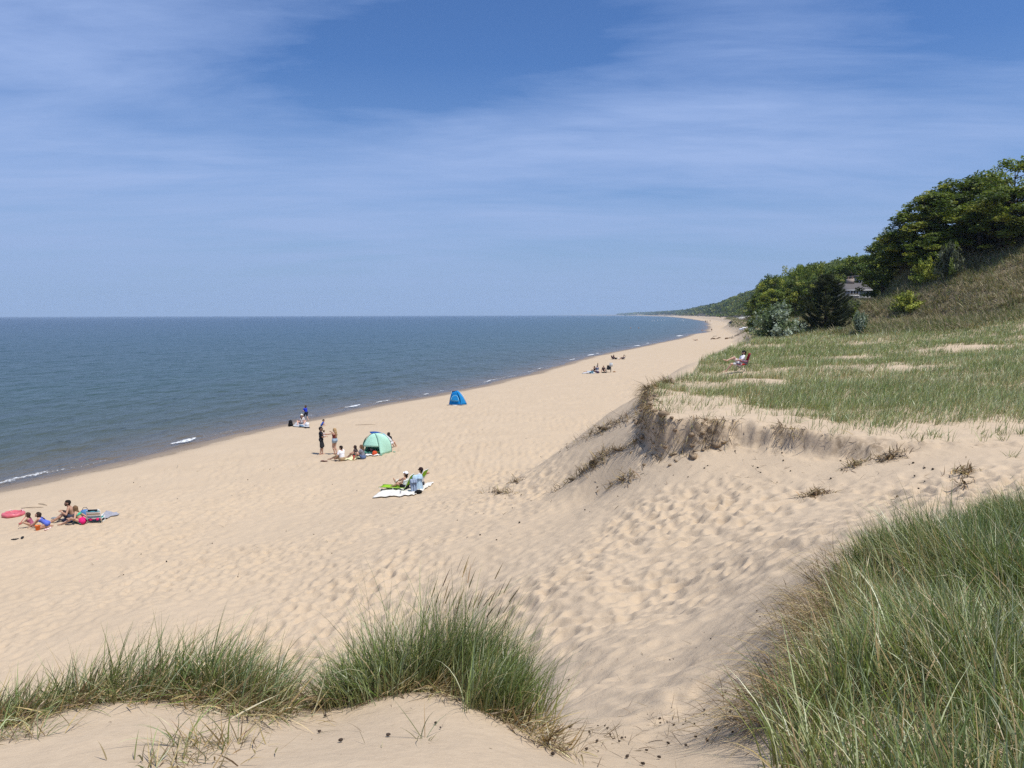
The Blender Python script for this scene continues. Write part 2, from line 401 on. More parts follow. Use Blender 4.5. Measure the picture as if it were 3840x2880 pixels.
# polar sheet: fine towards the view, coarse elsewhere, out to the horizon
def rings(segs):
    out = [segs[0][0]]
    for a, b, k in segs:
        n = max(2, int(math.log(b / a) / k)); out += list(np.geomspace(a, b, n + 1)[1:])
    return np.array(out)
def angles(fine, half):
    return np.concatenate([np.linspace(-PI, -half, 40, endpoint=False), np.linspace(-half, half, int(2 * half / fine)), np.linspace(half, PI, 40)[1:]])
def polar(rr, th):
    Rr, T = np.meshgrid(rr, th, indexing='ij')
    x = Rr * np.sin(T); y = Rr * np.cos(T)
    a, b = x.shape; idx = np.arange(a * b).reshape(a, b)
    F = np.stack([idx[:-1, :-1], idx[:-1, 1:], idx[1:, 1:], idx[1:, :-1]], -1).reshape(-1, 4)
    return x.ravel(), y.ravel(), F
QUAL = 1.0
_rr = rings([(0.6, 2.6, .03), (2.6, 7.5, .0045), (7.5, 42, .0031), (42, 130, .0075), (130, 700, .015), (700, 26000, .035)])
_th = angles(0.0021, 0.75)
x, y, F = polar(_rr, _th)
z, s, de, hd = land(x, y, True, True)
# what covers the ground: 0 bare sand .. 1 rooted dry turf / litter
bz_ = sdist(BROWNZ, x, y) + 1.2 * fbm(x * .2, y * .2, 3, 55)
cover = np.clip(sstep(-1.5, 2.0, bz_) * 0.95, 0, 1)
far = sstep(150, 320, y) * sstep(1.0, 5, de); cover = np.maximum(cover, far * 0.8)
rootf = np.exp(-(np.minimum(np.abs(de + 0.05), 3) / 0.28) ** 2) * sstep(60, 30, np.hypot(x, y)) * sstep(-0.2, 0.25, fbm(x * 1.4, y * 1.4, 3, 301) + 0.1) * sstep(14, 9, x)
me = mesh_np('ground', np.stack([x, y, z], 1), F, None, True, attrs={'cover': cover, 'inland': s, 'roots': rootf})
def sand_mat():
    m, nt = newmat('sand'); N = NT(nt)
    out = N.n('ShaderNodeOutputMaterial'); p = N.n('ShaderNodeBsdfPrincipled', i_Roughness=0.9); p.inputs['Specular IOR Level'].default_value = 0.15
    g = N.n('ShaderNodeNewGeometry'); pos = g.outputs['Position']
    n1 = N.n('ShaderNodeTexNoise', i_Scale=0.35, i_Detail=5.0, i_Roughness=0.6); N.l(pos, n1.inputs['Vector'])
    n2 = N.n('ShaderNodeTexNoise', i_Scale=240.0, i_Detail=2.0); N.l(pos, n2.inputs['Vector'])
    n3 = N.n('ShaderNodeTexNoise', i_Scale=14.0, i_Detail=6.0, i_Roughness=0.65); N.l(pos, n3.inputs['Vector'])
    base = N.ramp(n1.outputs[0], [(0.3, (0.450, 0.353, 0.245)), (0.7, (0.503, 0.400, 0.282))])
    base = N.mix(0.22, base, N.ramp(n2.outputs[0], [(0.32, (0.30, 0.215, 0.135)), (0.68, (0.62, 0.49, 0.33))]))
    base = N.mix(0.30, base, N.ramp(n3.outputs[0], [(0.3, (0.41, 0.31, 0.205)), (0.7, (0.56, 0.44, 0.30))]))
    # wet strand along the water
    il = N.n('ShaderNodeAttribute', attribute_name='inland').outputs['Fac']
    nw = N.n('ShaderNodeTexNoise', i_Scale=0.5, i_Detail=4.0); N.l(pos, nw.inputs['Vector'])
    il2 = N.math('ADD', il, N.math('MULTIPLY', N.math('SUBTRACT', nw.outputs[0], 0.5), 2.2))
    wet = N.ramp(N.math('MULTIPLY_ADD', il2, 0.1, 0.5, True), [(0.50, 1.0), (0.63, 0.75), (0.72, 0.22), (0.80, 0.0)])
    damp = N.mix(wet, base, (0.205, 0.155, 0.105))
    # dark drift line of fine litter
    nd = N.n('ShaderNodeTexNoise', i_Scale=3.0, i_Detail=5.0, i_Roughness=0.7); N.l(pos, nd.inputs['Vector'])
    dr = N.ramp(N.math('MULTIPLY_ADD', il2, 0.1, 0.5, True), [(0.62, 0.0), (0.68, 1.0), (0.72, 0.0)])
    dr = N.math('MULTIPLY', dr, N.ramp(nd.outputs[0], [(0.45, 0.0), (0.6, 0.7)]))
    damp = N.mix(dr, damp, (0.13, 0.095, 0.06))
    # litter and turf under the hill plants
    cv = N.n('ShaderNodeAttribute', attribute_name='cover').outputs['Fac']
    soil = N.ramp(n3.outputs[0], [(0.3, (0.10, 0.08, 0.048)), (0.7, (0.23, 0.185, 0.11))])
    c = N.mix(cv, damp, soil)
    rt_ = N.n('ShaderNodeAttribute', attribute_name='roots').outputs['Fac']
    nr = N.n('ShaderNodeTexNoise', i_Scale=6.0, i_Detail=6.0, i_Roughness=0.7); N.l(pos, nr.inputs['Vector'])
    rk = N.math('MULTIPLY', rt_, N.ramp(nr.outputs[0], [(0.42, 0.0), (0.56, 0.85)]))
    c = N.mix(rk, c, (0.155, 0.11, 0.068))
    N.l(c, p.inputs['Base Color'])
    rg = N.math('SUBTRACT', 0.92, N.math('MULTIPLY', wet, 0.45)); N.l(rg, p.inputs['Roughness'])
    b1 = N.n('ShaderNodeBump', i_Strength=0.55, i_Distance=0.03); 
    nb = N.n('ShaderNodeTexNoise', i_Scale=9.0, i_Detail=7.0, i_Roughness=0.62); N.l(pos, nb.inputs['Vector'])
    N.l(N.math('MULTIPLY', nb.outputs[0], N.math('SUBTRACT', 1.0, N.math('MULTIPLY', wet, 0.8))), b1.inputs['Height'])
    b2 = N.n('ShaderNodeBump', i_Strength=0.35, i_Distance=0.004); N.l(n2.outputs[0], b2.inputs['Height']); N.l(b1.outputs[0], b2.inputs['Normal'])
    N.l(b2.outputs[0], p.inputs['Normal']); N.l(p.outputs[0], out.inputs[0])
    return m
SAND = sand_mat(); me.materials.append(SAND)
tag(link('ground', me), 'pale trampled sand of the beach and the dunes', None, None, 'structure')

# ------------------------------------------------------------------ lake
def lake():
    rr = rings([(25, 60, .02), (60, 420, .006), (420, 1500, .012), (1500, 26000, .04)])
    th = np.linspace(-1.5, 0.7, 640)
    x, y, F = polar(rr, th)
    s = inland(x, y); r = np.hypot(x, y)
    fade = sstep(1800, 200, r) * np.clip(-s / 10 + 0.25, 0.1, 1)
    # short wind chop running to the shore with a few longer swells
    nx, ny = 0.93, -0.36
    u = x * nx + y * ny; v = -x * ny + y * nx
    z = 0.10 * fbm(u * 0.9, v * 0.38, 3, 401) + 0.10 * fbm(u * 0.33, v * 0.13, 3, 405) + 0.03 * fbm(u * 2.2, v * 1.1, 2, 409)
    z = z + 0.05 * np.sin(u * 1.15 + 3 * fbm(x * .05, y * .05, 2, 411)) * sstep(-30, -4, s) * (0.4 + 0.6 * np.clip(fbm(x * .06, y * .06, 2, 413) * 2, 0, 1))
    keep = s < 3.0
    V = np.stack([x, y, WZ + z * fade], 1)
    k = keep[F].any(1)
    used = np.unique(F[k]); remap = np.full(len(V), -1); remap[used] = np.arange(len(used))
    me = mesh_np('lake', V[used], remap[F[k]], None, True, attrs={'deep': -s[used]})
    m, nt = newmat('lake_water'); N = NT(nt)
    out = N.n('ShaderNodeOutputMaterial'); p = N.n('ShaderNodeBsdfPrincipled', i_Roughness=0.22); p.inputs['IOR'].default_value = 1.333
    p.inputs['Specular IOR Level'].default_value = 0.26
    g = N.n('ShaderNodeNewGeometry'); pos = g.outputs['Position']
    dp = N.n('ShaderNodeAttribute', attribute_name='deep').outputs['Fac']
    n0 = N.n('ShaderNodeTexNoise', i_Scale=0.03, i_Detail=4.0); N.l(pos, n0.inputs['Vector'])
    q = N.math('ADD', dp, N.math('MULTIPLY', N.math('SUBTRACT', n0.outputs[0], 0.5), N.math('MULTIPLY', dp, 0.8)))
    lg = N.math('MULTIPLY', N.math('LOGARITHM', N.math('MAXIMUM', N.math('ADD', q, 1.0), 1.0), 10.0), 0.25, None, True)
    c = N.ramp(lg, [(0.0, (0.17, 0.125, 0.08)), (0.13, (0.115, 0.098, 0.068)), (0.26, (0.060, 0.076, 0.060)), (0.42, (0.038, 0.070, 0.066)), (0.58, (0.021, 0.055, 0.068)), (0.75, (0.011, 0.038, 0.068)), (1.0, (0.009, 0.028, 0.062))])
    N.l(c, p.inputs['Base Color'])
    mp = N.n('ShaderNodeMapping'); mp.inputs['Rotation'].default_value = (0, 0, R(21)); mp.inputs['Scale'].default_value = (1.0, 0.42, 1.0); N.l(pos, mp.inputs['Vector'])
    w1 = N.n('ShaderNodeTexNoise', i_Scale=0.95, i_Detail=5.0, i_Roughness=0.6); N.l(mp.outputs[0], w1.inputs['Vector'])
    w2 = N.n('ShaderNodeTexNoise', i_Scale=0.16, i_Detail=4.0, i_Roughness=0.6); N.l(mp.outputs[0], w2.inputs['Vector'])
    b2 = N.n('ShaderNodeBump', i_Strength=1.0, i_Distance=2.2); N.l(w2.outputs[0], b2.inputs['Height'])
    b1 = N.n('ShaderNodeBump', i_Strength=1.0, i_Distance=0.6); N.l(w1.outputs[0], b1.inputs['Height']); N.l(b2.outputs[0], b1.inputs['Normal'])
    N.l(b1.outputs[0], p.inputs['Normal'])
    N.l(p.outputs[0], out.inputs[0])
    me.materials.append(m)
    tag(link('lake', me), 'blue grey lake with short wind ripples reaching to the horizon', None, None, 'structure')
lake()
def foam():
    m, nt = newmat('foam'); N = NT(nt)
    out = N.n('ShaderNodeOutputMaterial'); p = N.n('ShaderNodeBsdfDiffuse', i_Color=(0.78, 0.8, 0.8, 1)); tr = N.n('ShaderNodeBsdfTransparent')
    g = N.n('ShaderNodeNewGeometry'); nz = N.n('ShaderNodeTexNoise', i_Scale=5.5, i_Detail=6.0, i_Roughness=0.7); N.l(g.outputs['Position'], nz.inputs['Vector'])
    e = N.n('ShaderNodeAttribute', attribute_name='edge').outputs['Fac']
    f = N.ramp(N.math('ADD', nz.outputs[0], N.math('MULTIPLY_ADD', e, 0.52, -0.44)), [(0.46, 0.0), (0.62, 0.85)])
    mx = N.n('ShaderNodeMixShader'); N.l(f, mx.inputs[0]); N.l(tr.outputs[0], mx.inputs[1]); N.l(p.outputs[0], mx.inputs[2]); N.l(mx.outputs[0], out.inputs[0])
    V = []; F = []; E = []; n = 0
    # stretches of breaking wavelet, given by where they lie along the shore
    runs = [((110, 1822), (265, 1776), 1.0, .9), ((30, 1836), (110, 1822), .5, .35), ((560, 1700), (660, 1676), .6, .35), ((660, 1671), (760, 1648), 1.3, 1.0), ((1150, 1567), (1170, 1562), .5, .8), ((1285, 1533), (1345, 1522), 1.2, 1.0),
            ((1400, 1514), (1446, 1505), .8, .9), ((1552, 1484), (1578, 1480), .8, .9), ((1663, 1470), (1676, 1468), .8, .8), ((1840, 1437), (1892, 1424), .9, .9), ((1915, 1417), (1950, 1411), .7, .8), ((1985, 1400), (2020, 1392), .8, .8), ((2030, 1387), (2050, 1383), .8, .9),
            ((2132, 1352), (2146, 1348), 1.2, 1.0), ((2198, 1335), (2216, 1331), 2.0, 1.2), ((2236, 1328), (2246, 1326), 1.6, 1.0), ((2400, 1299), (2412, 1297), 2.6, 1.2), ((2445, 1289), (2458, 1288), 2.6, 1.2), ((2596, 1262), (2606, 1259), 5, 1.2)]
    for ya_ in np.concatenate([np.arange(40, 110, 3.1), np.arange(110, 330, 8.0)]):
        L_ = rng.uniform(1.5, 6) * (1 + ya_ / 150); runs.append(((0, 0), (0, 0), rng.uniform(.22, .45) * (1 + ya_ / 250), rng.uniform(.35, .75), ya_, ya_ + L_))
    for (a, b, w, st, *yy_) in runs:
        ya = onz(a[0], a[1], WZ)[1]; yb = onz(b[0], b[1], WZ)[1]; k = 40
        if yy_: ya, yb = yy_
        ys = np.linspace(ya, yb, k); off = -0.45 - 0.5 * w - 0.35 * fbm(ys * 0.6, ys * 0.2, 2, 23)
        ww = w * (0.25 + 0.75 * np.sin(np.linspace(0.05, PI - 0.05, k))) * (0.8 + 0.5 * fbm(ys * 1.1, ys, 2, 29))
        xs0 = np.array([float(shore(q)) for q in ys]) ; sc = np.interp(ys, _yy, _cs)
        si = inland(xs0, ys)                      # inland() carries the wiggle of the line
        for j, t in enumerate((-0.5, -0.2, 0.2, 0.5)):
            xx = xs0 + (off - si + t * ww) / sc
            V.append(np.stack([xx, ys, np.full(k, WZ + (0.115, 0.165, 0.15, 0.10)[j])], 1)); E.append(np.full(k, (0.0, 1.0, 1.0, 0.15)[j] * st))
        for j in range(3):
            for i in range(k - 1):
                o = n + j * k + i; F.append([o, o + 1, o + k + 1, o + k])
        n += 4 * k
    me = mesh_np('wave_foam', np.concatenate(V), np.array(F), m, True, attrs={'edge': np.concatenate(E)})
    tag(link('wave_foam', me), 'white foam of small waves breaking along the shore', 'foam', None, 'stuff')
foam()
CHAIRP = ground(2775, 1396, 12)
# ------------------------------------------------------------------ grasses
def blades(base, h, az, lean, bend, wid, c0, c1, k=5, tip=0.06, face=None, kink=0.0, rg=None):
    """curved tapering blades; lean = start angle from upright, bend = further angle at the tip"""
    rg = rg or rng
    n = len(base); base = np.asarray(base, float)
    t = np.linspace(0, 1, k + 1)
    P = np.zeros((n, k + 1, 3)); P[:, 0] = base
    ca, sa = np.cos(az), np.sin(az)
    for i in range(k):
        ph = lean + bend * ((i + 0.5) / k) ** 1.4 + kink * rg.standard_normal(n)
        st = (h / k)
        P[:, i + 1, 0] = P[:, i, 0] + np.sin(ph) * ca * st
        P[:, i + 1, 1] = P[:, i, 1] + np.sin(ph) * sa * st
        P[:, i + 1, 2] = P[:, i, 2] + np.cos(ph) * st
    fa = rg.uniform(0, 2 * PI, n) if face is None else face
    side = np.stack([np.cos(fa), np.sin(fa), 0.25 * rg.standard_normal(n)], 1)
    tw = (1 - t) ** 0.55 * (0.75 + 0.5 * np.sin(PI * np.minimum(t * 1.3, 1))) ; tw[-1] = tip
    W = 0.5 * wid[:, None, None] * tw[None, :, None] * side[:, None, :]
    V = np.stack([P - W, P + W], 2).reshape(-1, 3)
    o = (np.arange(n) * (k + 1) * 2)[:, None] + (np.arange(k) * 2)[None, :]
    F = np.stack([o, o + 1, o + 3, o + 2], -1).reshape(-1, 4)
    col = c0[:, None, :] + (c1 - c0)[:, None, :] * (t[None, :, None] ** 1.2)
    col = np.repeat(col, 2, axis=1).reshape(-1, 3)
    return V, F, col
class GB:
    def __init__(s): s.V = []; s.F = []; s.c = []; s.n = 0
    def add(s, V, F, c): s.V.append(V); s.F.append(F + s.n); s.c.append(c); s.n += len(V)
    def mesh(s, name, mat): return mesh_np(name, np.concatenate(s.V), np.concatenate(s.F), mat, False, np.concatenate(s.c))
    def build(s, name, mat, parent=None, loc=None): return link(name, s.mesh(name, mat), parent, loc)
G_DARK = np.array([0.065, 0.105, 0.018]); G_MID = np.array([0.150, 0.200, 0.038]); G_PALE = np.array([0.400, 0.420, 0.240]); G_BLUE = np.array([0.105, 0.150, 0.060])  # G_PALE: pale leaves, with blade sheen put into the colour
STRAW = np.array([0.40, 0.30, 0.145]); STRAW_D = np.array([0.20, 0.145, 0.075]); BROWN = np.array([0.11, 0.075, 0.042]); PALE = np.array([0.50, 0.43, 0.28])
def mixcol(n, pal, wt, jit=0.14, rg=None):
    rg = rg or rng
    i = rg.choice(len(pal), n, p=np.array(wt) / np.sum(wt)); c = np.array(pal)[i]
    return np.clip(c * (1 + jit * rg.standard_normal((n, 1))) * (1 + 0.05 * rg.standard_normal((n, 3))), 0.005, 0.9)
GRASS = leafy('dune_grass_blades', trans=0.20, rough=0.40, spec=0.6, tone_var=0.0)
THATCH = leafy('dry_thatch', trans=0.18, rough=0.7, spec=0.2, tone_var=0.0)
def on_land(x, y, sink=0.012): return np.stack([x, y, land(x, y, True) - sink], 1)
WIND = R(8)     # blades are combed to the right
def tufts(gb, cx, cy, n, h, spread, hs=0.22, lean=0.30, leansd=0.22, bend=0.75, bendsd=0.5, wid=0.006, pal=None, wt=None, az=WIND, azsd=0.9, k=6, out=0.6, rg=None):
    """n shoots round each centre; blades fan outward and are combed by the wind"""
    rg = rg or rng
    N_ = len(cx) * n
    X = np.repeat(cx, n) + spread * rg.standard_normal(N_); Y = np.repeat(cy, n) + spread * rg.standard_normal(N_)
    B = on_land(X, Y)
    oa = np.arctan2(Y - np.repeat(cy, n), X - np.repeat(cx, n))
    vx = np.cos(oa) * out + np.cos(az + azsd * rg.standard_normal(N_)) * (1 - out * 0.5); vy = np.sin(oa) * out + np.sin(az + azsd * rg.standard_normal(N_)) * (1 - out * 0.5)
    a = np.arctan2(vy, vx)
    hh = np.repeat(h, n) if hasattr(h, '__len__') else np.full(N_, h)
    hh = hh * np.clip(1 + hs * rg.standard_normal(N_), 0.35, 1.6)
    pal = pal or [G_DARK, G_MID, G_BLUE, G_PALE, STRAW]; wt = wt or [4, 5, 2.5, 1.2, 0.8]
    c0 = mixcol(N_, pal, wt, rg=rg); c1 = np.clip(c0 * 1.25, 0, 1)
    low = mixcol(N_, [STRAW, STRAW_D, G_PALE], [1, 1, 1.5], rg=rg)
    c0 = 0.6 * c0 + 0.4 * low
    gb.add(*blades(B, hh, a, np.abs(lean + leansd * rg.standard_normal(N_)), bend + bendsd * rg.standard_normal(N_), wid * rg.uniform(0.6, 1.3, N_), c0, c1, k, rg=rg))
def pts_line(pts, n, sp, rg=None):
    """ground points strewn along a pixel polyline (photo x, photo y, distance)"""
    rg = rg or rng
    P = np.array([at(*p)[:2] for p in pts]); L = np.concatenate([[0], np.cumsum(np.linalg.norm(np.diff(P, axis=0), axis=1))])
    q = rg.uniform(0, L[-1], n)
    return np.interp(q, L, P[:, 0]) + sp * rg.standard_normal(n), np.interp(q, L, P[:, 1]) + sp * rg.standard_normal(n)
def thatch(gb, x, y, h=0.22, pal=None, wt=None, lean=1.15, az=None, azsd=0.7, wid=0.005, bend=0.45, rise=0.0, rg=None):
    rg = rg or rng
    n = len(x); B = on_land(x, y, -0.004); B[:, 2] += rise * rg.random(n)
    pal = pal or [STRAW, STRAW_D, PALE, BROWN]; wt = wt or [5, 3, 2, 1.5]
    c = mixcol(n, pal, wt, 0.22, rg=rg)
    a = rg.uniform(0, 2 * PI, n) if az is None else az + azsd * rg.standard_normal(n)
    gb.add(*blades(B, h * rg.uniform(0.5, 1.5, n), a, lean + 0.3 * rg.standard_normal(n), bend + 0.4 * rg.standard_normal(n), wid * rg.uniform(0.5, 1.4, n), c, c * 1.1, 4, rg=rg))
def plant(name, label, cat, parts, loc, group=None):
    r = thing(name, label, cat, loc, 0, group)
    for pn, gb, mt in parts:
        o = gb.build(pn, mt, r); o.location = (-loc[0], -loc[1], -loc[2])
    return r

# the long clump along the left of the near dune
g = GB(); th_ = GB()
line = [(-120, 2700, 4.0), (40, 2690, 4.05), (180, 2650, 4.15), (420, 2600, 4.35), (700, 2570, 4.5), (900, 2600, 4.4), (1040, 2660, 4.2)]
for sp_, n_, ht_, in ((0.10, 95, 0.40), (0.20, 60, 0.36)):
    cx, cy = pts_line(line, n_, sp_); k_ = cx * 2884 / cy + 1920
    hh = ht_ * np.interp(k_, [-150, 100, 350, 700, 1000, 1150], [0.62, 0.62, 0.98, 1.05, 0.80, 0.5])
    tufts(g, cx, cy, 17, hh * 1.12, 0.05, lean=0.42, leansd=.25, bend=0.85, wid=0.0066, azsd=.75, wt=[4, 5, 2.5, 1.6, 1.6])
cx, cy = pts_line(line, 900, 0.12); thatch(th_, cx, cy - 0.05, 0.24, az=WIND, azsd=1.0, lean=0.95, bend=.3, wid=0.0075, rise=0.05)
cx, cy = pts_line(line, 950, 0.11); thatch(th_, cx, cy - 0.20 - .1 * rng.random(950), 0.20, az=R(-40), azsd=0.9, lean=1.12, bend=.25, wid=0.0075, rise=.035, pal=[STRAW, STRAW_D, PALE, BROWN, G_MID], wt=[5, 3, 2.5, 1.5, 1.2])
cx, cy = pts_line(line, 34, 0.10); tufts(g, cx, cy - 0.30, 6, 0.24, 0.03, lean=0.9, bend=0.9, az=R(-50), azsd=1.1, pal=[G_MID, STRAW, G_PALE, STRAW_D], wt=[3, 2, 2, 1])
l0 = tuple(at(550, 2600, 4.35)); plant('grass_clump', 'long low clump of green grass with straw at its foot, along the left sand crest', 'grass clump', [('blades', g, GRASS), ('dead_leaves', th_, THATCH)], (l0[0], l0[1], gz(l0[0], l0[1])))
# half-buried tuft in front of it, and a straw bundle in the corner
for (px, py, d, n_, h_, lab) in [(840, 2780, 3.42, 34, 0.26, 'small sparse half buried grass tuft with straw stems, in front of the long left clump'), (40, 2795, 3.5, 40, 0.20, 'dry yellow grass tuft in the lower left corner of the photo'), (700, 2860, 3.1, 22, 0.17, 'low straw coloured grass tuft cut by the bottom edge of the photo')]:
    g = GB(); th_ = GB(); p = at(px, py, d); 
    cx = p[0] + 0.11 * rng.standard_normal(4); cy = p[1] + 0.06 * rng.standard_normal(4)
    tufts(g, cx, cy, n_ // 3, h_, 0.03, lean=0.55, bend=0.9, leansd=.4, azsd=1.8, wid=0.006, pal=[G_MID, G_DARK, STRAW, G_PALE], wt=[3, 2, 2.5, 1])
    q = rng.standard_normal((60, 2)) * (0.12, 0.07); thatch(th_, p[0] + q[:, 0], p[1] + q[:, 1], 0.15, lean=0.9, wid=0.006)
    plant('grass_tuft', lab, 'grass tuft', [('blades', g, GRASS), ('dead_leaves', th_, THATCH)], (p[0], p[1], gz(p[0], p[1])))
# the tall clump at centre with seed stalks
g = GB(); th_ = GB(); sk_ = GB()
P0 = at(1600, 2560, 4.75)
cl = [(1290, 2620, 4.45, 22, .27, .08), (1360, 2590, 4.6, 34, .36, .09), (1450, 2560, 4.75, 44, .46, .11), (1580, 2550, 4.8, 60, .60, .12), (1700, 2550, 4.85, 60, .60, .12), (1820, 2570, 4.8, 46, .50, .12), (1900, 2620, 4.6, 34, .42, .10), (1830, 2690, 4.35, 38, .36, .07), (1900, 2720, 4.3, 22, .32, .06)]
for px, py, d, n_, h_, sp_ in cl:
    p = at(px, py, d); q = rng.standard_normal((n_, 2)) * sp_
    lf = np.interp(px, [1250, 1600, 1900], [PI - .1, R(55), R(5)])
    tufts(g, p[0] + q[:, 0] * 1.1, p[1] + q[:, 1], 13, h_ * rng.uniform(.75, 1.15, n_), 0.035, lean=0.22, leansd=0.18, bend=0.62 + 0.35 * (px < 1400), bendsd=0.45, wid=0.0058, az=lf, azsd=0.7, wt=[5, 5, 3, 1, 0.6])
p = at(1290, 2640, 4.5); q = rng.standard_normal((420, 2)) * (.14, .07); thatch(th_, p[0] + q[:, 0], p[1] + q[:, 1], .26, pal=[BROWN, STRAW_D, G_DARK], wt=[3, 2, 1], az=PI, azsd=.6, lean=.95, bend=.8)  # dead blades in dark brown, putting the clump's left shadow into their colour
for px, py, d, n_ in [(1500, 2585, 4.6, 90), (1640, 2590, 4.55, 110), (1800, 2640, 4.45, 110), (1930, 2740, 4.25, 130), (2020, 2790, 4.1, 120), (2090, 2830, 4.0, 90)]:
    p = at(px, py, d); q = rng.standard_normal((n_, 2)) * .07; thatch(th_, p[0] + q[:, 0], p[1] + q[:, 1] - .03, .2, lean=1.0, bend=.25, az=R(-45), azsd=.9, wid=.0072, rise=.03)
p = at(1680, 2550, 4.85); n_ = 46
B = on_land(p[0] + .16 * rng.standard_normal(n_), p[1] + .10 * rng.standard_normal(n_)); c = mixcol(n_, [STRAW_D, STRAW, BROWN], [2, 2, 1.5])
az_ = R(10) + 0.5 * rng.standard_normal(n_); ln = np.abs(0.06 + 0.16 * rng.standard_normal(n_)); hh = rng.uniform(.62, .98, n_)
sk_.add(*blades(B, hh, az_, ln, 0.28 + .2 * rng.standard_normal(n_), np.full(n_, .0032), c, c, 7, tip=.4))
bp = blades(B, hh, az_, ln, np.full(n_, .28), np.full(n_, .003), c, c, 7)[0].reshape(n_, 8, 2, 3).mean(2)
tips = bp[:, -1]; dirs = bp[:, -1] - bp[:, -2]; dn = dirs / np.linalg.norm(dirs, axis=1)[:, None]
sk_.add(*blades(tips - dn * .12, np.full(n_, .13), np.arctan2(dn[:, 1], dn[:, 0]), np.arccos(np.clip(dn[:, 2], -1, 1)), np.full(n_, .1), np.full(n_, .0085), c * .9, c * .8, 3))
plant('grass_clump', 'tall dark green grass clump with brown seed stalks on the centre mound', 'grass clump', [('blades', g, GRASS), ('dead_leaves', th_, THATCH), ('seed_stalks', sk_, THATCH)], (P0[0], P0[1], gz(P0[0], P0[1])))
for (px, py, d, n_, h_, lab) in [(2020, 2715, 4.25, 22, .34, 'open green grass tuft with arching blades, right of the tall centre clump'), (1590, 2760, 3.6, 9, .24, 'few bent green blades on the bare face of the centre sand mound')]:
    g = GB(); p = at(px, py, d); tufts(g, np.array([p[0]]), np.array([p[1]]), n_, h_, .02, lean=.6, bend=.8, azsd=2, wid=.006, wt=[3, 5, 2, 1, .6])
    plant('grass_tuft', lab, 'grass tuft', [('blades', g, GRASS)], (p[0], p[1], gz(p[0], p[1])))

# thick grass over the right hand mound (nobody could count it)
g = GB()
mound = np.array([at(px, py, d)[:2] for px, py, d in [(2880, 2900, 3.3), (3030, 2700, 4.2), (3080, 2560, 4.8), (3120, 2430, 5.4), (3110, 2330, 6.1), (3110, 2230, 7.1), (3180, 2160, 8.0), (3290, 2130, 8.5), (3440, 2070, 8.9), (3610, 2010, 9.5), (3700, 1960, 10.3), (3860, 1945, 10.6), (4500, 2000, 10), (5400, 2900, 2.4), (3900, 2900, 1.9), (3150, 2900, 2.6)]])
lo, hi = mound.min(0), mound.max(0)
q = rng.uniform(lo, hi, (24000, 2)); q = q[q[:, 1] * 1.0 > np.abs(q[:, 0]) * .55]; inside = sdist(mound, q[:, 0], q[:, 1])
dens = fbm(q[:, 0] * 1.3, q[:, 1] * 1.3, 3, 501)
q = q[(inside > 0) & (dens + 0.30 + 0.22 * rng.standard_normal(len(q)) > 0.25) & (q[:, 1] < q[:, 0] * 99)]
q = q[:6200]
hh = 0.42 * np.clip(1 + 1.25 * fbm(q[:, 0] * 1.25, q[:, 1] * 1.25, 3, 503), .35, 1.7) * np.interp(sdist(mound, q[:, 0], q[:, 1]), [0, .7], [.5, 1]) * np.interp(q[:, 1], [1.5, 4.5, 7, 9], [.8, 1, 1, .82])
palv = vnoise(q[:, 0] * 0.9, q[:, 1] * 0.9, 505)
for i, (wt_) in enumerate(([6, 5, 1.5, 1.2, 1.0], [3, 5, 1.5, 4.5, 2.0], [2.5, 4, 1, 3.0, 4.0])):
    k_ = (palv > i / 3) & (palv <= (i + 1) / 3)
    tufts(g, q[k_, 0], q[k_, 1], 8, hh[k_], 0.06, lean=0.24, leansd=0.26, bend=0.55, bendsd=0.5, wid=0.0090, az=PI * 0.75, azsd=1.3, wt=wt_, k=5)
q = rng.uniform(lo, hi, (9000, 2)); q = q[(sdist(mound, q[:, 0], q[:, 1]) > .02) & (q[:, 1] < 4.9) & (q[:, 1] > np.abs(q[:, 0]) * .6)][:1500]
tufts(g, q[:, 0], q[:, 1], 8, .40 * rng.uniform(.7, 1.25, len(q)), .06, lean=.26, leansd=.28, bend=.6, bendsd=.5, wid=.0088, az=PI * .7, azsd=1.3, k=5, wt=[3, 5, 1, 3.0, 2.0])
tag(g.build('dune_grass', GRASS), 'thick green and silvery marram grass covering the near mound at right', 'dune grass', None, 'stuff')
g = GB()
m_ = 2600; q = rng.uniform(lo, hi, (m_ * 3, 2)); q = q[sdist(mound, q[:, 0], q[:, 1]) > -0.05][:m_]
thatch(g, q[:, 0], q[:, 1], .26, lean=1.0, wid=.006, rise=.04, pal=[STRAW, STRAW_D, PALE, BROWN, G_PALE], wt=[3, 3, 2, 2, 2])
tag(g.build('dead_grass', THATCH), 'fallen straw lying under the thick grass at right', 'dead grass', None, 'stuff')
# combed dead grass hanging down the left flank of that mound
for (pl_, n_, lab) in [([(3080, 2240, 7.0), (3060, 2330, 6.1)], 500, 'brown dead grass matted round the upper bare shoulder of the right mound'),
                      ([(3060, 2330, 6.1), (3080, 2420, 5.5), (3030, 2560, 4.8)], 1000, 'long combed straw hanging down the left flank of the right mound'),
                      ([(2990, 2620, 4.6), (2920, 2720, 4.2)], 800, 'dark matted dead grass at the foot of the right mound beside the path'), ([(3090, 2190, 7.7), (3150, 2130, 8.4)], 300, 'pale dry grass knoll on the top left shoulder of the right mound')]:
    g = GB(); x_, y_ = pts_line(pl_, n_, .16)
    thatch(g, x_, y_, .42, az=R(205), azsd=.35, lean=1.0, bend=.75, wid=.0045, rise=.12, pal=[STRAW, STRAW_D, BROWN, PALE], wt=[4, 4, 3, 1])
    p = at(*pl_[0]); plant('dead_grass_clump', lab, 'dead grass', [('straw', g, THATCH)], (p[0], p[1], gz(p[0], p[1])))

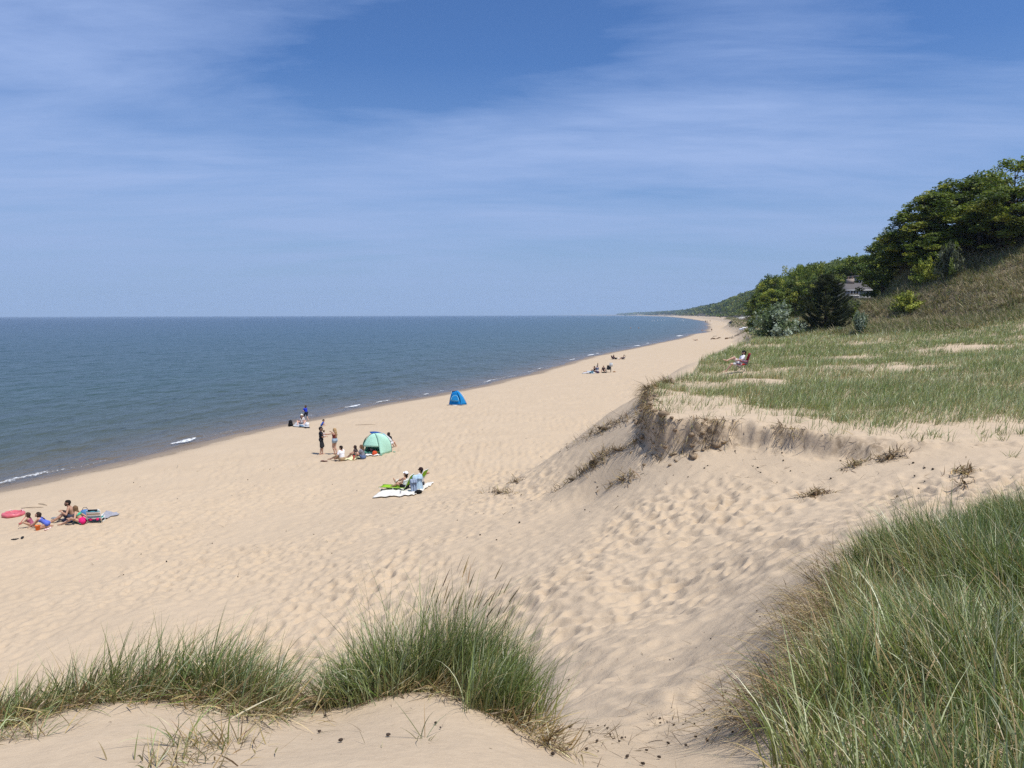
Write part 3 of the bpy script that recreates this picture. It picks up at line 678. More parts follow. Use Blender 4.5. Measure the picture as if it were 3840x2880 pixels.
# grass of the dune plateau and meadow
g = GB()
def plateau_pts(n, xl, xh, yl, yh, rg=rng):
    x_ = rg.uniform(xl, xh, n); y_ = rg.uniform(yl, yh, n)
    de_ = sdist(POLY, x_, y_); bz_ = sdist(BROWNZ, x_, y_) + 1.2 * fbm(x_ * .2, y_ * .2, 3, 55)
    k = (de_ > 0.15) & (bz_ < 1.2) & (x_ < y_ * 0.78 + 1)
    return x_[k], y_[k], de_[k]
BARE = [at(px, py, d)[:2].tolist() + [rx, ry] for px, py, d, rx, ry in []]
for (yl, yh, n, nb, w_, hb) in ((19, 26, 5200, 10, .014, .36), (26, 34, 8200, 9, .017, .40), (34, 48, 9500, 7, .021, .38), (48, 70, 9000, 6, .028, .42), (70, 112, 9500, 6, .05, .5)):
    x_, y_, de_ = plateau_pts(int(n * 2.2), 2, 80, yl, yh)
    f = fbm(x_ * .19, y_ * .26, 4, 633); 
    cov = np.interp(y_ - 0.02 * x_, [19, 23.5, 26, 29, 36, 46, 70], [-.80, -.52, -.10, .16, .32, .40, .55]) + np.interp(x_, [5, 8, 10], [-.12, 0.15, .75]) * sstep(34, 26, y_) * sstep(20.5, 24, y_ + .12 * (x_ - 9))
    # a wind-scoured strip of open sand across the meadow
    strip = 0 * np.exp(-((y_ - 38.0 - .12 * (x_ - 15)) / 1.5) ** 2) * sstep(10, 14, x_) * sstep(29, 22, x_) * (-.15 + .75 * vnoise(x_ * .3, y_ * .3, 607)) + np.exp(-((y_ - 52 + .2 * (x_ - 20)) / 2.2) ** 2) * sstep(14, 19, x_) * sstep(33, 27, x_) * (-.15 + .75 * vnoise(x_ * .3, y_ * .3, 608))
    k = (f * 1.2 + cov - strip + .35 * np.minimum(fbm(x_ * .6, y_ * .45, 2, 609), .25) + .12 * rng.standard_normal(len(x_)) > 0.0) | (rng.random(len(x_)) < np.where(y_ < 32, .085, .03))
    x_, y_ = x_[k][:n], y_[k][:n]
    # keep a trodden spot round the chair
    cq = CHAIRP; k = np.hypot((x_ - cq[0] + .3) / 1.25, (y_ - cq[1] + .5) / 1.4) > 1; x_, y_ = x_[k], y_[k]
    hh = hb * (1 + .3 * fbm(x_ * .5, y_ * .5, 2, 603))
    pv = fbm(x_ * .13, y_ * .2, 3, 605)
    for lo_, hi_, wt_ in ((-9, -.15, [3, 6, 3, 1.5, .8]), (-.15, .2, [2, 5, 3, 3, 1.6]), (.2, 9, [1, 3, 2, 4.5, 3.5])):
        k = (pv > lo_) & (pv <= hi_)
        if k.sum(): tufts(g, x_[k], y_[k], nb, hh[k], .10 + w_ * 1.5, lean=.28, leansd=.2, bend=.6, wid=w_, az=R(0), azsd=.8, k=3, wt=wt_, pal=[G_DARK * 1.3, G_MID * 1.25, G_BLUE * 1.3, G_PALE * 1.15, STRAW])
tag(g.build('meadow_grass', GRASS), 'green and straw coloured grass over the dune plateau behind the scarp', 'meadow grass', None, 'stuff')
# dry tussocks of the hillside
g = GB()
x_ = rng.uniform(33, 100, 60000); y_ = rng.uniform(50, 160, 60000); hd_ = sdist(HILL, x_, y_)
bz_ = sdist(BROWNZ, x_, y_) + 1.2 * fbm(x_ * .2, y_ * .2, 3, 55); k = (bz_ > -1.5) & (hd_ < 27) & (x_ < y_ * .74) & ~((x_ > y_ * .41) & (x_ < y_ * .475) & (y_ > 118)); x_, y_ = x_[k][:17000], y_[k][:17000]
f = fbm(x_ * .12, y_ * .12, 3, 611)
for lo_, hi_, wt_, hm_ in ((-9, 0.0, [2, 2, 2.5, 3, 1.5], .75), (0.0, 9, [.7, 1.2, 1.2, 4.5, 3.5], .7)):
    k = (f > lo_) & (f <= hi_)
    tufts(g, x_[k], y_[k], 9, hm_ * rng.uniform(.6, 1.3, k.sum()), .22, lean=.55, leansd=.35, bend=.8, wid=.062, az=R(200), azsd=1.2, k=3, wt=wt_, pal=[G_DARK, G_MID * .8, np.array([.13, .125, .07]), np.array([.27, .225, .14]), np.array([.40, .33, .21])])
tag(g.build('hillside_grass', THATCH), 'dry brown tussock grass on the slope of the wooded hill', 'hillside grass', None, 'stuff')

# small tufts standing alone on the sand in front of the meadow
for i, (px, py) in enumerate([(2990, 1585), (3120, 1640), (3270, 1625), (3340, 1602), (3425, 1640), (3480, 1632), (3520, 1640), (3455, 1655), (3700, 1640), (3760, 1650), (3795, 1715), (3830, 1630), (2560, 1510), (2700, 1520), (2905, 1560), (2490, 1570)]):
    p = ground(px, py, 12); g = GB()
    tufts(g, np.array([p[0]]), np.array([p[1]]), 18, .30, .05, lean=.45, bend=.7, azsd=2, wid=.012, k=4, wt=[3, 5, 2, 1.5, .6])
    plant('grass_tuft', 'small thin grass tuft standing alone on bare sand before the meadow', 'grass tuft', [('blades', g, GRASS)], tuple(p), 'lone grass tufts in front of the meadow')

# roots and dead grass along the scarp
g = GB()
SC = np.array(_scarp + _edge[:3]); Ls = np.concatenate([[0], np.cumsum(np.linalg.norm(np.diff(SC, axis=0), axis=1))])
n_ = 4600; t_ = rng.uniform(0, 1, n_) ** 0.62 * Ls[-1]; bx = np.interp(t_, Ls, SC[:, 0]); by = np.interp(t_, Ls, SC[:, 1])
bx += .12 * rng.standard_normal(n_); by += .15 * rng.standard_normal(n_)
cl_ = fbm(t_ * 1.1, t_ * .1, 3, 621); k = cl_ + .18 * rng.standard_normal(n_) + .45 * (t_ / Ls[-1]) ** 3 > .16; bx, by, t_ = bx[k], by[k], t_[k] / Ls[-1]; n_ = len(bx)
z_ = land(bx, by, True); c = mixcol(n_, [STRAW_D, BROWN * 1.25, STRAW, np.array([.085, .06, .04])], [5, 3.5, 2.2, 1.5], .25)
g.add(*blades(np.stack([bx, by, z_ + .02], 1), rng.uniform(.12, .62, n_) * (1 + .6 * (t_ > .55)), R(235) + .7 * rng.standard_normal(n_), 1.35 + .35 * rng.standard_normal(n_), 1.1 + .4 * rng.standard_normal(n_), rng.uniform(.010, .028, n_), c, c, 4, kink=.18))
tag(g.build('hanging_roots', THATCH), 'brown roots and dead grass hanging over the eroded sand scarp', 'hanging roots', None, 'stuff')
mb = MB(); n_ = 210; t_ = rng.uniform(.22, 1, n_) * Ls[-1]; bx = np.interp(t_, Ls, SC[:, 0]) + .22 * rng.standard_normal(n_); by = np.interp(t_, Ls, SC[:, 1]) - .25 + .3 * rng.standard_normal(n_); z_ = land(bx, by, True)
for a, b, c in zip(bx, by, z_):
    s_ = rng.uniform(.025, .085) * (1 + (rng.random() < .12)); mb.ell((a, b, c + s_ * .25), (s_ * rng.uniform(.8, 1.6), s_, s_ * .65), 8, rotm('Z', rng.uniform(0, 3)), .13)
tag(mb.build('sand_clods', simple('clod', (.27, .20, .13), .95, .3, 14, .1, .8)), 'crumbled clods of root bound sand along the scarp', 'clods', None, 'stuff')
def tangle(label, px, py, d, L, Wd, H, n, lng, az, pal, wt, seed):
    """a mat of slumped roots and dead stalks lying on the sand"""
    rg = np.random.default_rng(seed); p = ground(px, py, 8); g = GB()
    n = int(n * 1.25); u = rg.standard_normal(n) * L / 2; v = rg.standard_normal(n) * Wd / 2; ca, sa = math.cos(az), math.sin(az)
    x_ = p[0] + u * ca - v * sa; y_ = p[1] + u * sa + v * ca
    hz = H * np.exp(-(u / L) ** 2 * 2 - (v / Wd) ** 2 * 2)
    B = np.stack([x_, y_, land(x_, y_, True) + hz * rg.random(n)], 1); c = mixcol(n, pal, wt, .25, rg)
    g.add(*blades(B, lng * rg.uniform(.4, 1.3, n), az + PI * (rg.random(n) < .5) + .7 * rg.standard_normal(n), 1.25 + .35 * rg.standard_normal(n), .5 + .5 * rg.standard_normal(n), rg.uniform(.012, .032, n), c, c, 4, kink=.25, rg=rg))
    mb = MB(); zc_ = p[2] + H * .12
    mb.ell((p[0], p[1], zc_), (L * .24, Wd * .26, H * .42), 14, rotm('Z', az), .10, rg)
    r = thing('root_clump', label, 'root clump', tuple(p))
    o = mb.build('sod', simple('sod', (.15, .105, .06), .95, .35, 40, .1, .6), r, tuple(-p)); o = g.build('stalks', THATCH, r); o.location = tuple(-p); o['kind'] = 'stuff'
RP = [STRAW_D * 1.15, BROWN * 1.25, STRAW, np.array([.08, .058, .04])]
for i, a in enumerate([('big slumped sod block with dry roots halfway down the slope below the scarp corner', 2225, 1745, 0, .95, .4, .34, 170, .5, R(120), RP, [4, 4, 2, 2]),
        ('dark root strand below the sod block, trailing down the slope', 2150, 1800, 0, 1.3, .25, .10, 130, .5, R(128), RP, [3, 4, 1, 3]),
        ('curled root strand lowest on the slope, at the edge of the beach', 1880, 1850, 0, 1.5, .22, .12, 120, .45, R(120), RP, [4, 3, 2, 2]),
        ('short root bundle just above the lowest strand', 1935, 1805, 0, .8, .18, .08, 70, .4, R(118), RP, [4, 3, 2, 2]),
        ('flat straw mat in the middle of the smooth slope under the scarp', 2335, 1800, 0, .9, .3, .10, 110, .45, R(115), RP, [4, 3, 3, 1]),
        ('thin root trail leading down from the left foot of the scarp', 2320, 1690, 0, 1.7, .16, .08, 120, .5, R(118), RP, [4, 4, 2, 1]),
        ('dark root trail along the left rim of the slope', 2270, 1610, 0, 2.6, .35, .16, 260, .6, R(122), RP, [3, 5, 1, 3]),
        ('rounded bird nest like straw clump alone on the trampled sand', 3060, 1855, 0, .36, .24, .16, 150, .28, R(10), RP, [5, 3, 3, 1]),
        ('pair of dark root stools half exposed on the sandy bank', 3340, 1718, 0, .5, .22, .18, 130, .3, R(5), RP, [2, 4, 1, 3]),
        ('grey root tangle left of the two root stools', 3210, 1745, 0, .45, .2, .12, 90, .3, R(25), RP, [4, 4, 1, 1]),
        ('straw root clump on the bank above the right grass mound', 3610, 1780, 0, .4, .25, .14, 110, .32, R(60), RP, [4, 3, 3, 1]),
        ('small dark root stub under the straw clump on the bank', 3610, 1832, 0, .25, .14, .09, 50, .22, R(20), RP, [3, 4, 1, 2]),
        ('lone brown root stub between the nest like clump and the right mound', 3365, 1865, 0, .16, .1, .08, 30, .15, R(40), RP, [3, 4, 1, 2])]):
    tangle(*a, 900 + i)
# scraps lying about: twigs, cones, bits of bark
g = GB(); mb = MB()
for (poly_, n_) in (([(2130, 2860, 4.0), (2350, 2700, 5.6), (2600, 2720, 5.2), (2600, 2860, 4.0)], 330), ([(2000, 2500, 9.5), (2400, 2450, 9), (2700, 2400, 8.5)], 90), ([(2300, 1780, 24), (2600, 1760, 22.5), (3000, 1760, 20), (3500, 1740, 17.6)], 260), ([(1950, 1800, 31), (2300, 1700, 26)], 160), ([(900, 2700, 3.8), (1700, 2720, 3.9)], 40), ([(200, 2080, 28), (1000, 2000, 27), (1700, 2050, 22)], 90), ([(400, 1800, 40), (1300, 1780, 40), (1900, 1600, 58)], 110)):
    x_, y_ = pts_line(poly_, n_, .32 if poly_[0][2] < 12 else (.9 if poly_[0][2] < 27 else 3.5))
    far_ = poly_[0][2] > 12
    thatch(g, x_, y_, .13 if not far_ else .2, lean=1.5, bend=.3, wid=.004 if not far_ else .012, pal=[BROWN, STRAW_D, np.array([.05, .035, .025]), PALE], wt=[3, 3, 3, .6])
    for a, b in zip(x_[::7], y_[::7]):
        s_ = rng.uniform(.004, .011) if not far_ else rng.uniform(.012, .028)
        mb.ell((a, b, gz(a, b) + s_ * .4 + .01), (s_ * 1.4, s_, s_ * .8), 6, rotm('Z', rng.uniform(0, 3)), .12)
tag(g.build('beach_litter', THATCH), 'thin twigs and stalks strewn on the sand', 'litter', None, 'stuff')
tag(mb.build('dark_scraps', simple('dark_scraps', (.05, .035, .025), .9, .4)), 'dark bits of bark and cones strewn on the sand', 'litter', None, 'stuff')
# ------------------------------------------------------------------ trees and bushes
def leafquads(Cn, size, nrm_bias, col, rg, stretch=1.5):
    """small leaf-shaped quads at Cn, facing roughly nrm_bias"""
    n = len(Cn)
    nv = nrm_bias + 0.75 * rg.standard_normal((n, 3)); nv /= np.linalg.norm(nv, axis=1)[:, None] + 1e-9
    u = np.cross(nv, rg.standard_normal((n, 3))); u /= np.linalg.norm(u, axis=1)[:, None] + 1e-9
    v = np.cross(nv, u); s = (size * rg.uniform(.6, 1.35, n))[:, None] if np.isscalar(size) else (size * rg.uniform(.7, 1.3, n))[:, None]
    a = Cn + u * s * .5 * stretch; c = Cn - u * s * .5 * stretch; b = Cn + v * s * .42; d = Cn - v * s * .42
    V = np.stack([a, b, c, d], 1).reshape(-1, 3)
    F = np.arange(n * 4).reshape(n, 4)
    return V, F, np.repeat(col, 4, axis=0)
LEAF = leafy('tree_leaves', trans=0.28, rough=0.55, spec=0.25, tone_var=0.35)
NEEDLE = leafy('pine_needles', trans=0.06, rough=0.6, spec=0.2, tone_var=0.0)
BARK = simple('bark', (.10, .08, .06), .9, .35, 8, .1, .6)
BARK_D = simple('pine_bark', (.06, .045, .035), .9, .35, 8, .1, .6)
L_D = np.array([.078, .115, .018]); L_M = np.array([.150, .195, .030]); L_Y = np.array([.290, .310, .050]); L_G = np.array([.10, .11, .065])
def tree_variant(seed, h=14.0, rad=4.6, c0=0.16, nclump=92, leaf=.29, per=105, pal=(L_D, L_M, L_Y), top=1.0, tiers=0.0):
    """tapered trunk with limbs; crown of leafy sprays at many heights with gaps between them"""
    rg = np.random.default_rng(seed); tr = MB(); V = []; F = []; Cc = []; n = 0
    bend = rg.standard_normal((2,)) * .5
    tz = np.linspace(-1.0, h * .86, 9); tp = np.stack([bend[0] * (tz / h) ** 2 * 1.4, bend[1] * (tz / h) ** 2 * 1.4, tz], 1)
    tr.tube(tp, np.interp(tz, [-1, h * .86], [.30, .05]), 7)
    for i in range(nclump):
        t = rg.random() ** .8; z = h * (c0 + (top - c0) * t)
        rz = rad * (math.sin(PI * min(1, .20 + .74 * t)) ** .6) * (1 if t < .75 else 1 - .35 * (t - .75) / .25)
        a = rg.uniform(0, 2 * PI); rr = rz * rg.uniform(.3, 1.0) ** .5 * rg.uniform(.85, 1.15)
        c = np.array([math.cos(a) * rr, math.sin(a) * rr, z + .3 * rg.standard_normal()]) + np.interp(z, tz, np.arange(9)) * 0
        c[:2] += bend * (z / h) ** 2
        if i % 3 == 0:
            j = int(np.interp(z - rr * .55, tz, np.arange(9))); q = tp[max(j, 1)]; mid = (q + c) / 2 + np.array([0, 0, -.25])
            tr.tube([q, mid, c], [.10, .06, .02], 5)
        cr = rg.uniform(.75, 1.45) * rad / 4.6; m = int(per * 1.35 * rg.uniform(.5, 1.3) * (cr / 1.1) ** 2)
        p = rg.standard_normal((m, 3)); p /= np.linalg.norm(p, axis=1)[:, None]; p *= rg.random((m, 1)) ** .45
        off = p * np.array([cr, cr, cr * .74])
        # sprays droop outward
        off[:, 2] -= .16 * (off[:, 0] ** 2 + off[:, 1] ** 2) / cr
        base = np.array(pal)[rg.choice(len(pal), p=[.34, .44, .22] if len(pal) == 3 else None)] * rg.uniform(.8, 1.2)
        col = np.clip(base[None] * (1 + .16 * rg.standard_normal((m, 1))) * (1 + .05 * rg.standard_normal((m, 3))), .004, .6)
        nb = p * .5 + np.array([0, 0, .8])
        a_, b_, c_ = leafquads(c + off, leaf, nb, col, rg); V.append(a_); F.append(b_ + n); Cc.append(c_); n += len(a_)
    return tr.mesh('trunk', BARK, True), mesh_np('crown', np.concatenate(V), np.concatenate(F), LEAF, False, np.concatenate(Cc))
TV = [tree_variant(11), tree_variant(12, 15, 4.0, .14, 92), tree_variant(13, 13, 5.2, .22, 90, .30), tree_variant(14, 14, 4.3, .06, 104, .28),
      tree_variant(15, 12, 5.0, .52, 34, .30, 62), tree_variant(16, 14, 3.6, .06, 90, .29)]
def put_tree(label, px, top_y, d, width, var, rz=0.0, base=None, name='deciduous_tree', cat='tree', group=None, hmin=None):
    """a tree whose crown tops out at photo row top_y and whose crown is width photo pixels across, d metres away"""
    tm, cm = TV[var]; p = at(px, top_y, d); zb = gz(p[0], p[1]) - .15
    vh = [14, 15, 13, 14, 12, 14][var]; vr = [4.6, 4.0, 5.2, 4.3, 5.0, 3.6][var]
    H = p[2] - zb; W = width / 2884 * d / 2
    r = thing(name, label, cat, (p[0], p[1], zb), rz, group); r.scale = (W / vr * 1.12, W / vr * 1.12, H / (vh * .985))
    link('trunk', tm, r); link('crown', cm, r); return r
NEAR = [
 ('tallest tree of the hill with a thin top, cut by the right edge', 3812, 606, 101, 200, 4, 0.3),
 ('broad light green tree in front of the tallest tree at the right edge', 3760, 705, 95, 300, 2, 1.0),
 ('dark tree behind the broad light green tree on the hill crest', 3690, 668, 112, 220, 1, 2.0),
 ('rounded tall tree on the hill crest, left of the dark one', 3615, 672, 108, 240, 0, 2.9),
 ('low spreading tree under the rounded tall tree on the hill', 3680, 790, 97, 230, 3, 4.0),
 ('large leaning tree with a twiggy top at the left end of the hill grove', 3475, 738, 104, 265, 3, 0.9),
 ('deep green tree filling the gap behind the large leaning tree', 3550, 735, 113, 220, 1, 3.1),
 ('leafy lower tree at the left flank of the hill grove', 3425, 810, 104, 190, 3, 5.0),
 ('light green young tree in front of the grove, above the brown slope', 3500, 880, 99, 180, 3, 0.2),
 ('narrow dark tree with a spiky top beside the house gable', 3315, 905, 112, 160, 3, 1.7),
 ('bushy green tree between the narrow dark tree and the grove', 3385, 890, 105, 160, 3, 2.2),
 ('shaded tree at the foot of the right edge grove', 3800, 790, 98, 240, 3, 2.4),
 ('round crowned green tree standing behind the grey house', 3215, 960, 172, 165, 0, 0.0),
 ('pale slender tree behind the house, right of the round crowned one', 3285, 958, 178, 80, 5, 0.7),
 ('flat topped tree with open branches standing above the pine', 3066, 992, 170, 90, 4, 0.6),
 ('grey twiggy tree on the skyline left of the flat topped tree', 2968, 1000, 185, 90, 4, 2.4),
 ('wide green tree on the skyline between the twiggy and the flat topped trees', 3012, 1000, 190, 100, 2, 1.9),
 ('green tree where the skyline wood begins to fall away to the lake', 2900, 1032, 190, 110, 0, 3.7),
 ('smaller dark tree on the left shoulder of the skyline wood', 2862, 1055, 200, 80, 3, 1.3),
 ('leafy tree in the middle of the wood behind the pine', 2990, 1060, 165, 130, 2, 5.2),
 ('yellowish green tree directly left of the pine top', 3060, 1040, 160, 110, 0, 4.4),
 ('dark tree low in the wood above the silver bush', 2910, 1090, 165, 120, 1, 0.5),
 ('low tree at the left foot of the wood behind the silver bush', 2850, 1105, 175, 90, 3, 2.7),
]
for a in NEAR: put_tree(*a)

# the round shrub, bright slope shrub and others (branching from the ground)
def bush_variant(seed, pal, nsp=46, leaf=.13, up=0.5, per=60):
    rg = np.random.default_rng(seed); st = MB(); V = []; F = []; Cc = []; n = 0
    for i in range(nsp):
        a = rg.uniform(0, 2 * PI); el = rg.uniform(.12, 1.45); L = rg.uniform(.75, 1.05)
        d = np.array([math.cos(a) * math.cos(el), math.sin(a) * math.cos(el), math.sin(el)])
        tip = d * L; tip[2] = abs(tip[2]) + .05
        mid = tip * .5 + np.array([0, 0, .08 * up]); st.tube([[0, 0, -.05], mid, tip], [.012, .009, .003], 4)
        m = per; t = rg.uniform(.3, 1.05, m); c = (1 - t)[:, None] ** 2 * 0 + 2 * (t * (1 - t))[:, None] * mid + (t ** 2)[:, None] * tip
        c = c + rg.standard_normal((m, 3)) * (.055 + .05 * (1 - t[:, None]))
        base = np.array(pal)[rg.integers(len(pal))]
        col = np.clip(base[None] * (1 + .2 * rg.standard_normal((m, 1))), .005, .8)
        a_, b_, c_ = leafquads(c, leaf * .5, d[None] * .6 + np.array([0, 0, .5]), col, rg, 1.9); V.append(a_); F.append(b_ + n); Cc.append(c_); n += len(a_)
    return st.mesh('stems', BARK, False), mesh_np('foliage', np.concatenate(V), np.concatenate(F), LEAF, False, np.concatenate(Cc))
SIL = np.array([.37, .43, .33]); SIL2 = np.array([.27, .33, .23]); SILG = np.array([.13, .18, .075])
BV = {'silver': bush_variant(31, [SIL, SIL2, SILG], 64, .12, 1.4, 90), 'silver2': bush_variant(32, [SIL2, SILG, SIL], 34, .16, .8, 50), 'green': bush_variant(33, [L_Y, L_M, L_Y * 1.1], 50, .15, .3, 60), 'grey': bush_variant(34, [L_G, L_M, L_G * 1.25], 44, .15, .5, 60)}
def put_bush(label, px, py, d, width, top_y, kind, rz=0.0, name='bush'):
    p = ground(px, py, 40, 300) if d > 91 else at(px, py, d); d = p[1]; zb = gz(p[0], p[1]); tp = at(px, top_y, d)[2]
    r = thing(name, label, 'bush', (p[0], p[1], zb), rz); W = width / 2884 * d / 2
    r.scale = (W, W, (tp - zb) * .97); st, fo = BV[kind]; link('stems', st, r); link('foliage', fo, r); return r
put_bush('big silvery white leaved bush at the edge of the meadow beside the dark pine', 2910, 1290, 84, 205, 1142, 'silver', 0.4, 'silver_bush')
put_bush('green undergrowth bush between the silver bush and the dark pine', 3005, 1290, 88, 90, 1205, 'grey', 1.1)
put_bush('slim silvery shrub at the right foot of the dark pine', 3150, 1292, 83, 50, 1225, 'silver2', 1.0)
put_bush('pale silvery shrub on the lower slope right of the dark pine', 3225, 1262, 92, 80, 1165, 'silver2', 2.0)
put_bush('silvery shrub growing against the right end of the house wall', 3250, 1110, 135, 60, 1055, 'silver2', 3.0)
put_bush('bright yellow green shrub standing alone on the brown hillside', 3400, 1165, 96, 125, 1098, 'green', .5)
put_bush('round grey green shrub at the front edge of the hill grove', 3560, 1045, 99, 120, 915, 'grey', .7)
put_bush('low bright shrub under the young tree at the grove edge', 3470, 1060, 99, 110, 972, 'green', 1.5)
put_bush('dull green shrub on the slope below the house window', 3200, 1165, 118, 110, 1128, 'grey', 2.5)
put_bush('dark shrub hugging the slope right of the pine', 3180, 1200, 100, 100, 1130, 'grey', 3.3)

def pine():
    rg = np.random.default_rng(77); H = 8.4; st = MB(); V = []; F = []; Cc = []; n = 0
    st.tube([[0, 0, -.2], [.05, 0, 3], [.0, .1, 6], [.05, .05, H - .3]], [.2, .15, .09, .03], 8)
    for w_ in range(21):
        z = .5 + (H - 1.0) * (w_ / 20) ** .95; reach = np.interp(z / H, [0, .12, .3, .55, .8, 1], [1.9, 2.8, 2.85, 2.3, 1.5, .45]) * rg.uniform(.82, 1.12)
        for b in range(rg.integers(6, 9)):
            a = rg.uniform(0, 2 * PI); L = reach * rg.uniform(.65, 1.12); d = np.array([math.cos(a), math.sin(a), 0])
            t = np.linspace(0, 1, 7); P = np.array([0, 0, z]) + d * (t * L)[:, None] + np.array([0, 0, 1.0]) * (L * (.10 * t + .26 * t ** 2.4) - .14 * L * np.sin(PI * t) * (z < H * .6))[:, None]
            st.tube(P, np.linspace(.035, .01, 7), 4)
            m = int(300 * L / 2.4); tt = rg.uniform(.3, 1.0, m) ** .8; c = np.stack([np.interp(tt, t, P[:, i]) for i in range(3)], 1)
            lat = np.cross(d, [0, 0, 1.0]); c += lat * (rg.standard_normal((m, 1)) * .26 * (1.15 - tt[:, None])) + rg.standard_normal((m, 3)) * .07
            # needles in brushes pointing out and up
            dd = d * .8 + np.array([0, 0, .75]) + .55 * rg.standard_normal((m, 3)); dd /= np.linalg.norm(dd, axis=1)[:, None]; sd_ = np.cross(dd, rg.standard_normal((m, 3))); sd_ /= np.linalg.norm(sd_, axis=1)[:, None]
            ln = rg.uniform(.16, .30, m)[:, None]; wd = .028
            q = np.stack([c - sd_ * wd, c + sd_ * wd, c + dd * ln + sd_ * .006, c + dd * ln - sd_ * .006], 1).reshape(-1, 3)
            base = np.array([.030, .044, .017]) * rg.uniform(.7, 1.3); tipc = np.array([.075, .085, .030])
            col = base[None] + (tipc - base)[None] * (tt[:, None] ** 3) * rg.uniform(.2, 1, (m, 1))
            V.append(q); F.append(np.arange(m * 4).reshape(m, 4) + n); Cc.append(np.repeat(col, 4, 0)); n += 4 * m
    return st.mesh('trunk', BARK_D, True), mesh_np('crown', np.concatenate(V), np.concatenate(F), NEEDLE, False, np.concatenate(Cc))
p = at(3092, 1290, 86); r = thing('pine_tree', 'dark bushy pine branched to the ground, between the silver bush and the hillside', 'pine tree', (p[0], p[1], gz(p[0], p[1])), .3)
tm, cm = pine(); link('trunk', tm, r); link('crown', cm, r)
r.scale = (1.0, 1.0, (at(3092, 1024, 86)[2] - gz(p[0], p[1])) / 8.4)

# the far wood on the bluffs, one mass of crowns fading down the coast
def far_wood():
    rg = np.random.default_rng(5); V = []; F = []; Cc = []; n = 0
    pts = []
    for (ya, yb, depth, sp) in ((176, 260, 55, 6.0), (260, 420, 60, 6.5), (420, 700, 130, 8.5), (700, 1200, 170, 11), (1200, 2200, 170, 17), (2200, 4200, 160, 30), (4200, 7600, 220, 55), (7600, 11500, 250, 110)):
        yv = np.arange(ya, yb, sp)
        for y0 in yv:
            x0 = np.interp(y0, HILL[9:-1, 1], HILL[9:-1, 0])
            for k in range(int(depth / sp)):
                pts.append((x0 + (-.15 + k) * sp * 1.08 + .3 * sp * rg.standard_normal(), y0 + .3 * sp * rg.standard_normal(), sp))
    pts = np.array(pts); zz = land(pts[:, 0], pts[:, 1], False)
    front = sdist(HILL, pts[:, 0], pts[:, 1])
    for (x0, y0, sp), z0, fr in zip(pts, zz, front):
        if fr < 1: continue
        h = rg.uniform(8, 13) * np.interp(fr, [0, 14], [.45, 1]); rad = max(sp * .62, rg.uniform(3.0, 4.6)) 
        far_ = y0 > 700
        m = 260 if y0 < 300 else (150 if y0 < 700 else 90); lf = rad * (.16 if y0 < 300 else (.22 if y0 < 700 else .34))
        p = rg.standard_normal((m, 3)); p /= np.linalg.norm(p, axis=1)[:, None]; p[:, 2] = np.abs(p[:, 2]) * 1.2 - .35
        lump = 1 + .22 * np.sin(p[:, 0] * 5 + x0) * np.cos(p[:, 1] * 4 + y0) + .08 * rg.standard_normal(m)
        c = np.array([x0, y0, z0 + h * .55]) + p * lump[:, None] * np.array([rad, rad, h * .48])
        base = np.array([L_D, L_M, L_M, L_Y * .8])[rg.integers(4)] * rg.uniform(.75, 1.15); col = np.clip(base[None] * (1 + .18 * rg.standard_normal((m, 1))), .004, .5)
        a_, b_, c_ = leafquads(c, lf, p * .8 + np.array([0, 0, .5]), col, rg, 1.2); V.append(a_); F.append(b_ + n); Cc.append(c_); n += len(a_)
    tag(link('far_wood', mesh_np('far_wood', np.concatenate(V), np.concatenate(F), LEAF, False, np.concatenate(Cc))), 'green wood covering the bluffs along the far shore', 'wood', None, 'stuff')
far_wood()
# brush at the foot of the bluff behind the beach
def brush():
    g = GB(); ys = rng.uniform(165, 1000, 3600) ** 1.0; x_ = np.interp(ys, POLY[17:-1, 1], POLY[17:-1, 0]) + rng.uniform(-6, 12, len(ys)); 
    s_ = land(x_, ys, False); k = s_ > 1.2
    tufts(g, x_[k], ys[k], 8, np.full(k.sum(), .9), .5, lean=.6, bend=.6, wid=.2, azsd=3, k=3, pal=[G_DARK * .8, np.array([.11, .105, .06]), np.array([.25, .2, .12]), G_MID * .8], wt=[2, 3, 2, 2])
    tag(g.build('bluff_brush', THATCH), 'dull brush and grass on the low bank behind the far beach', 'brush', None, 'stuff')
brush()
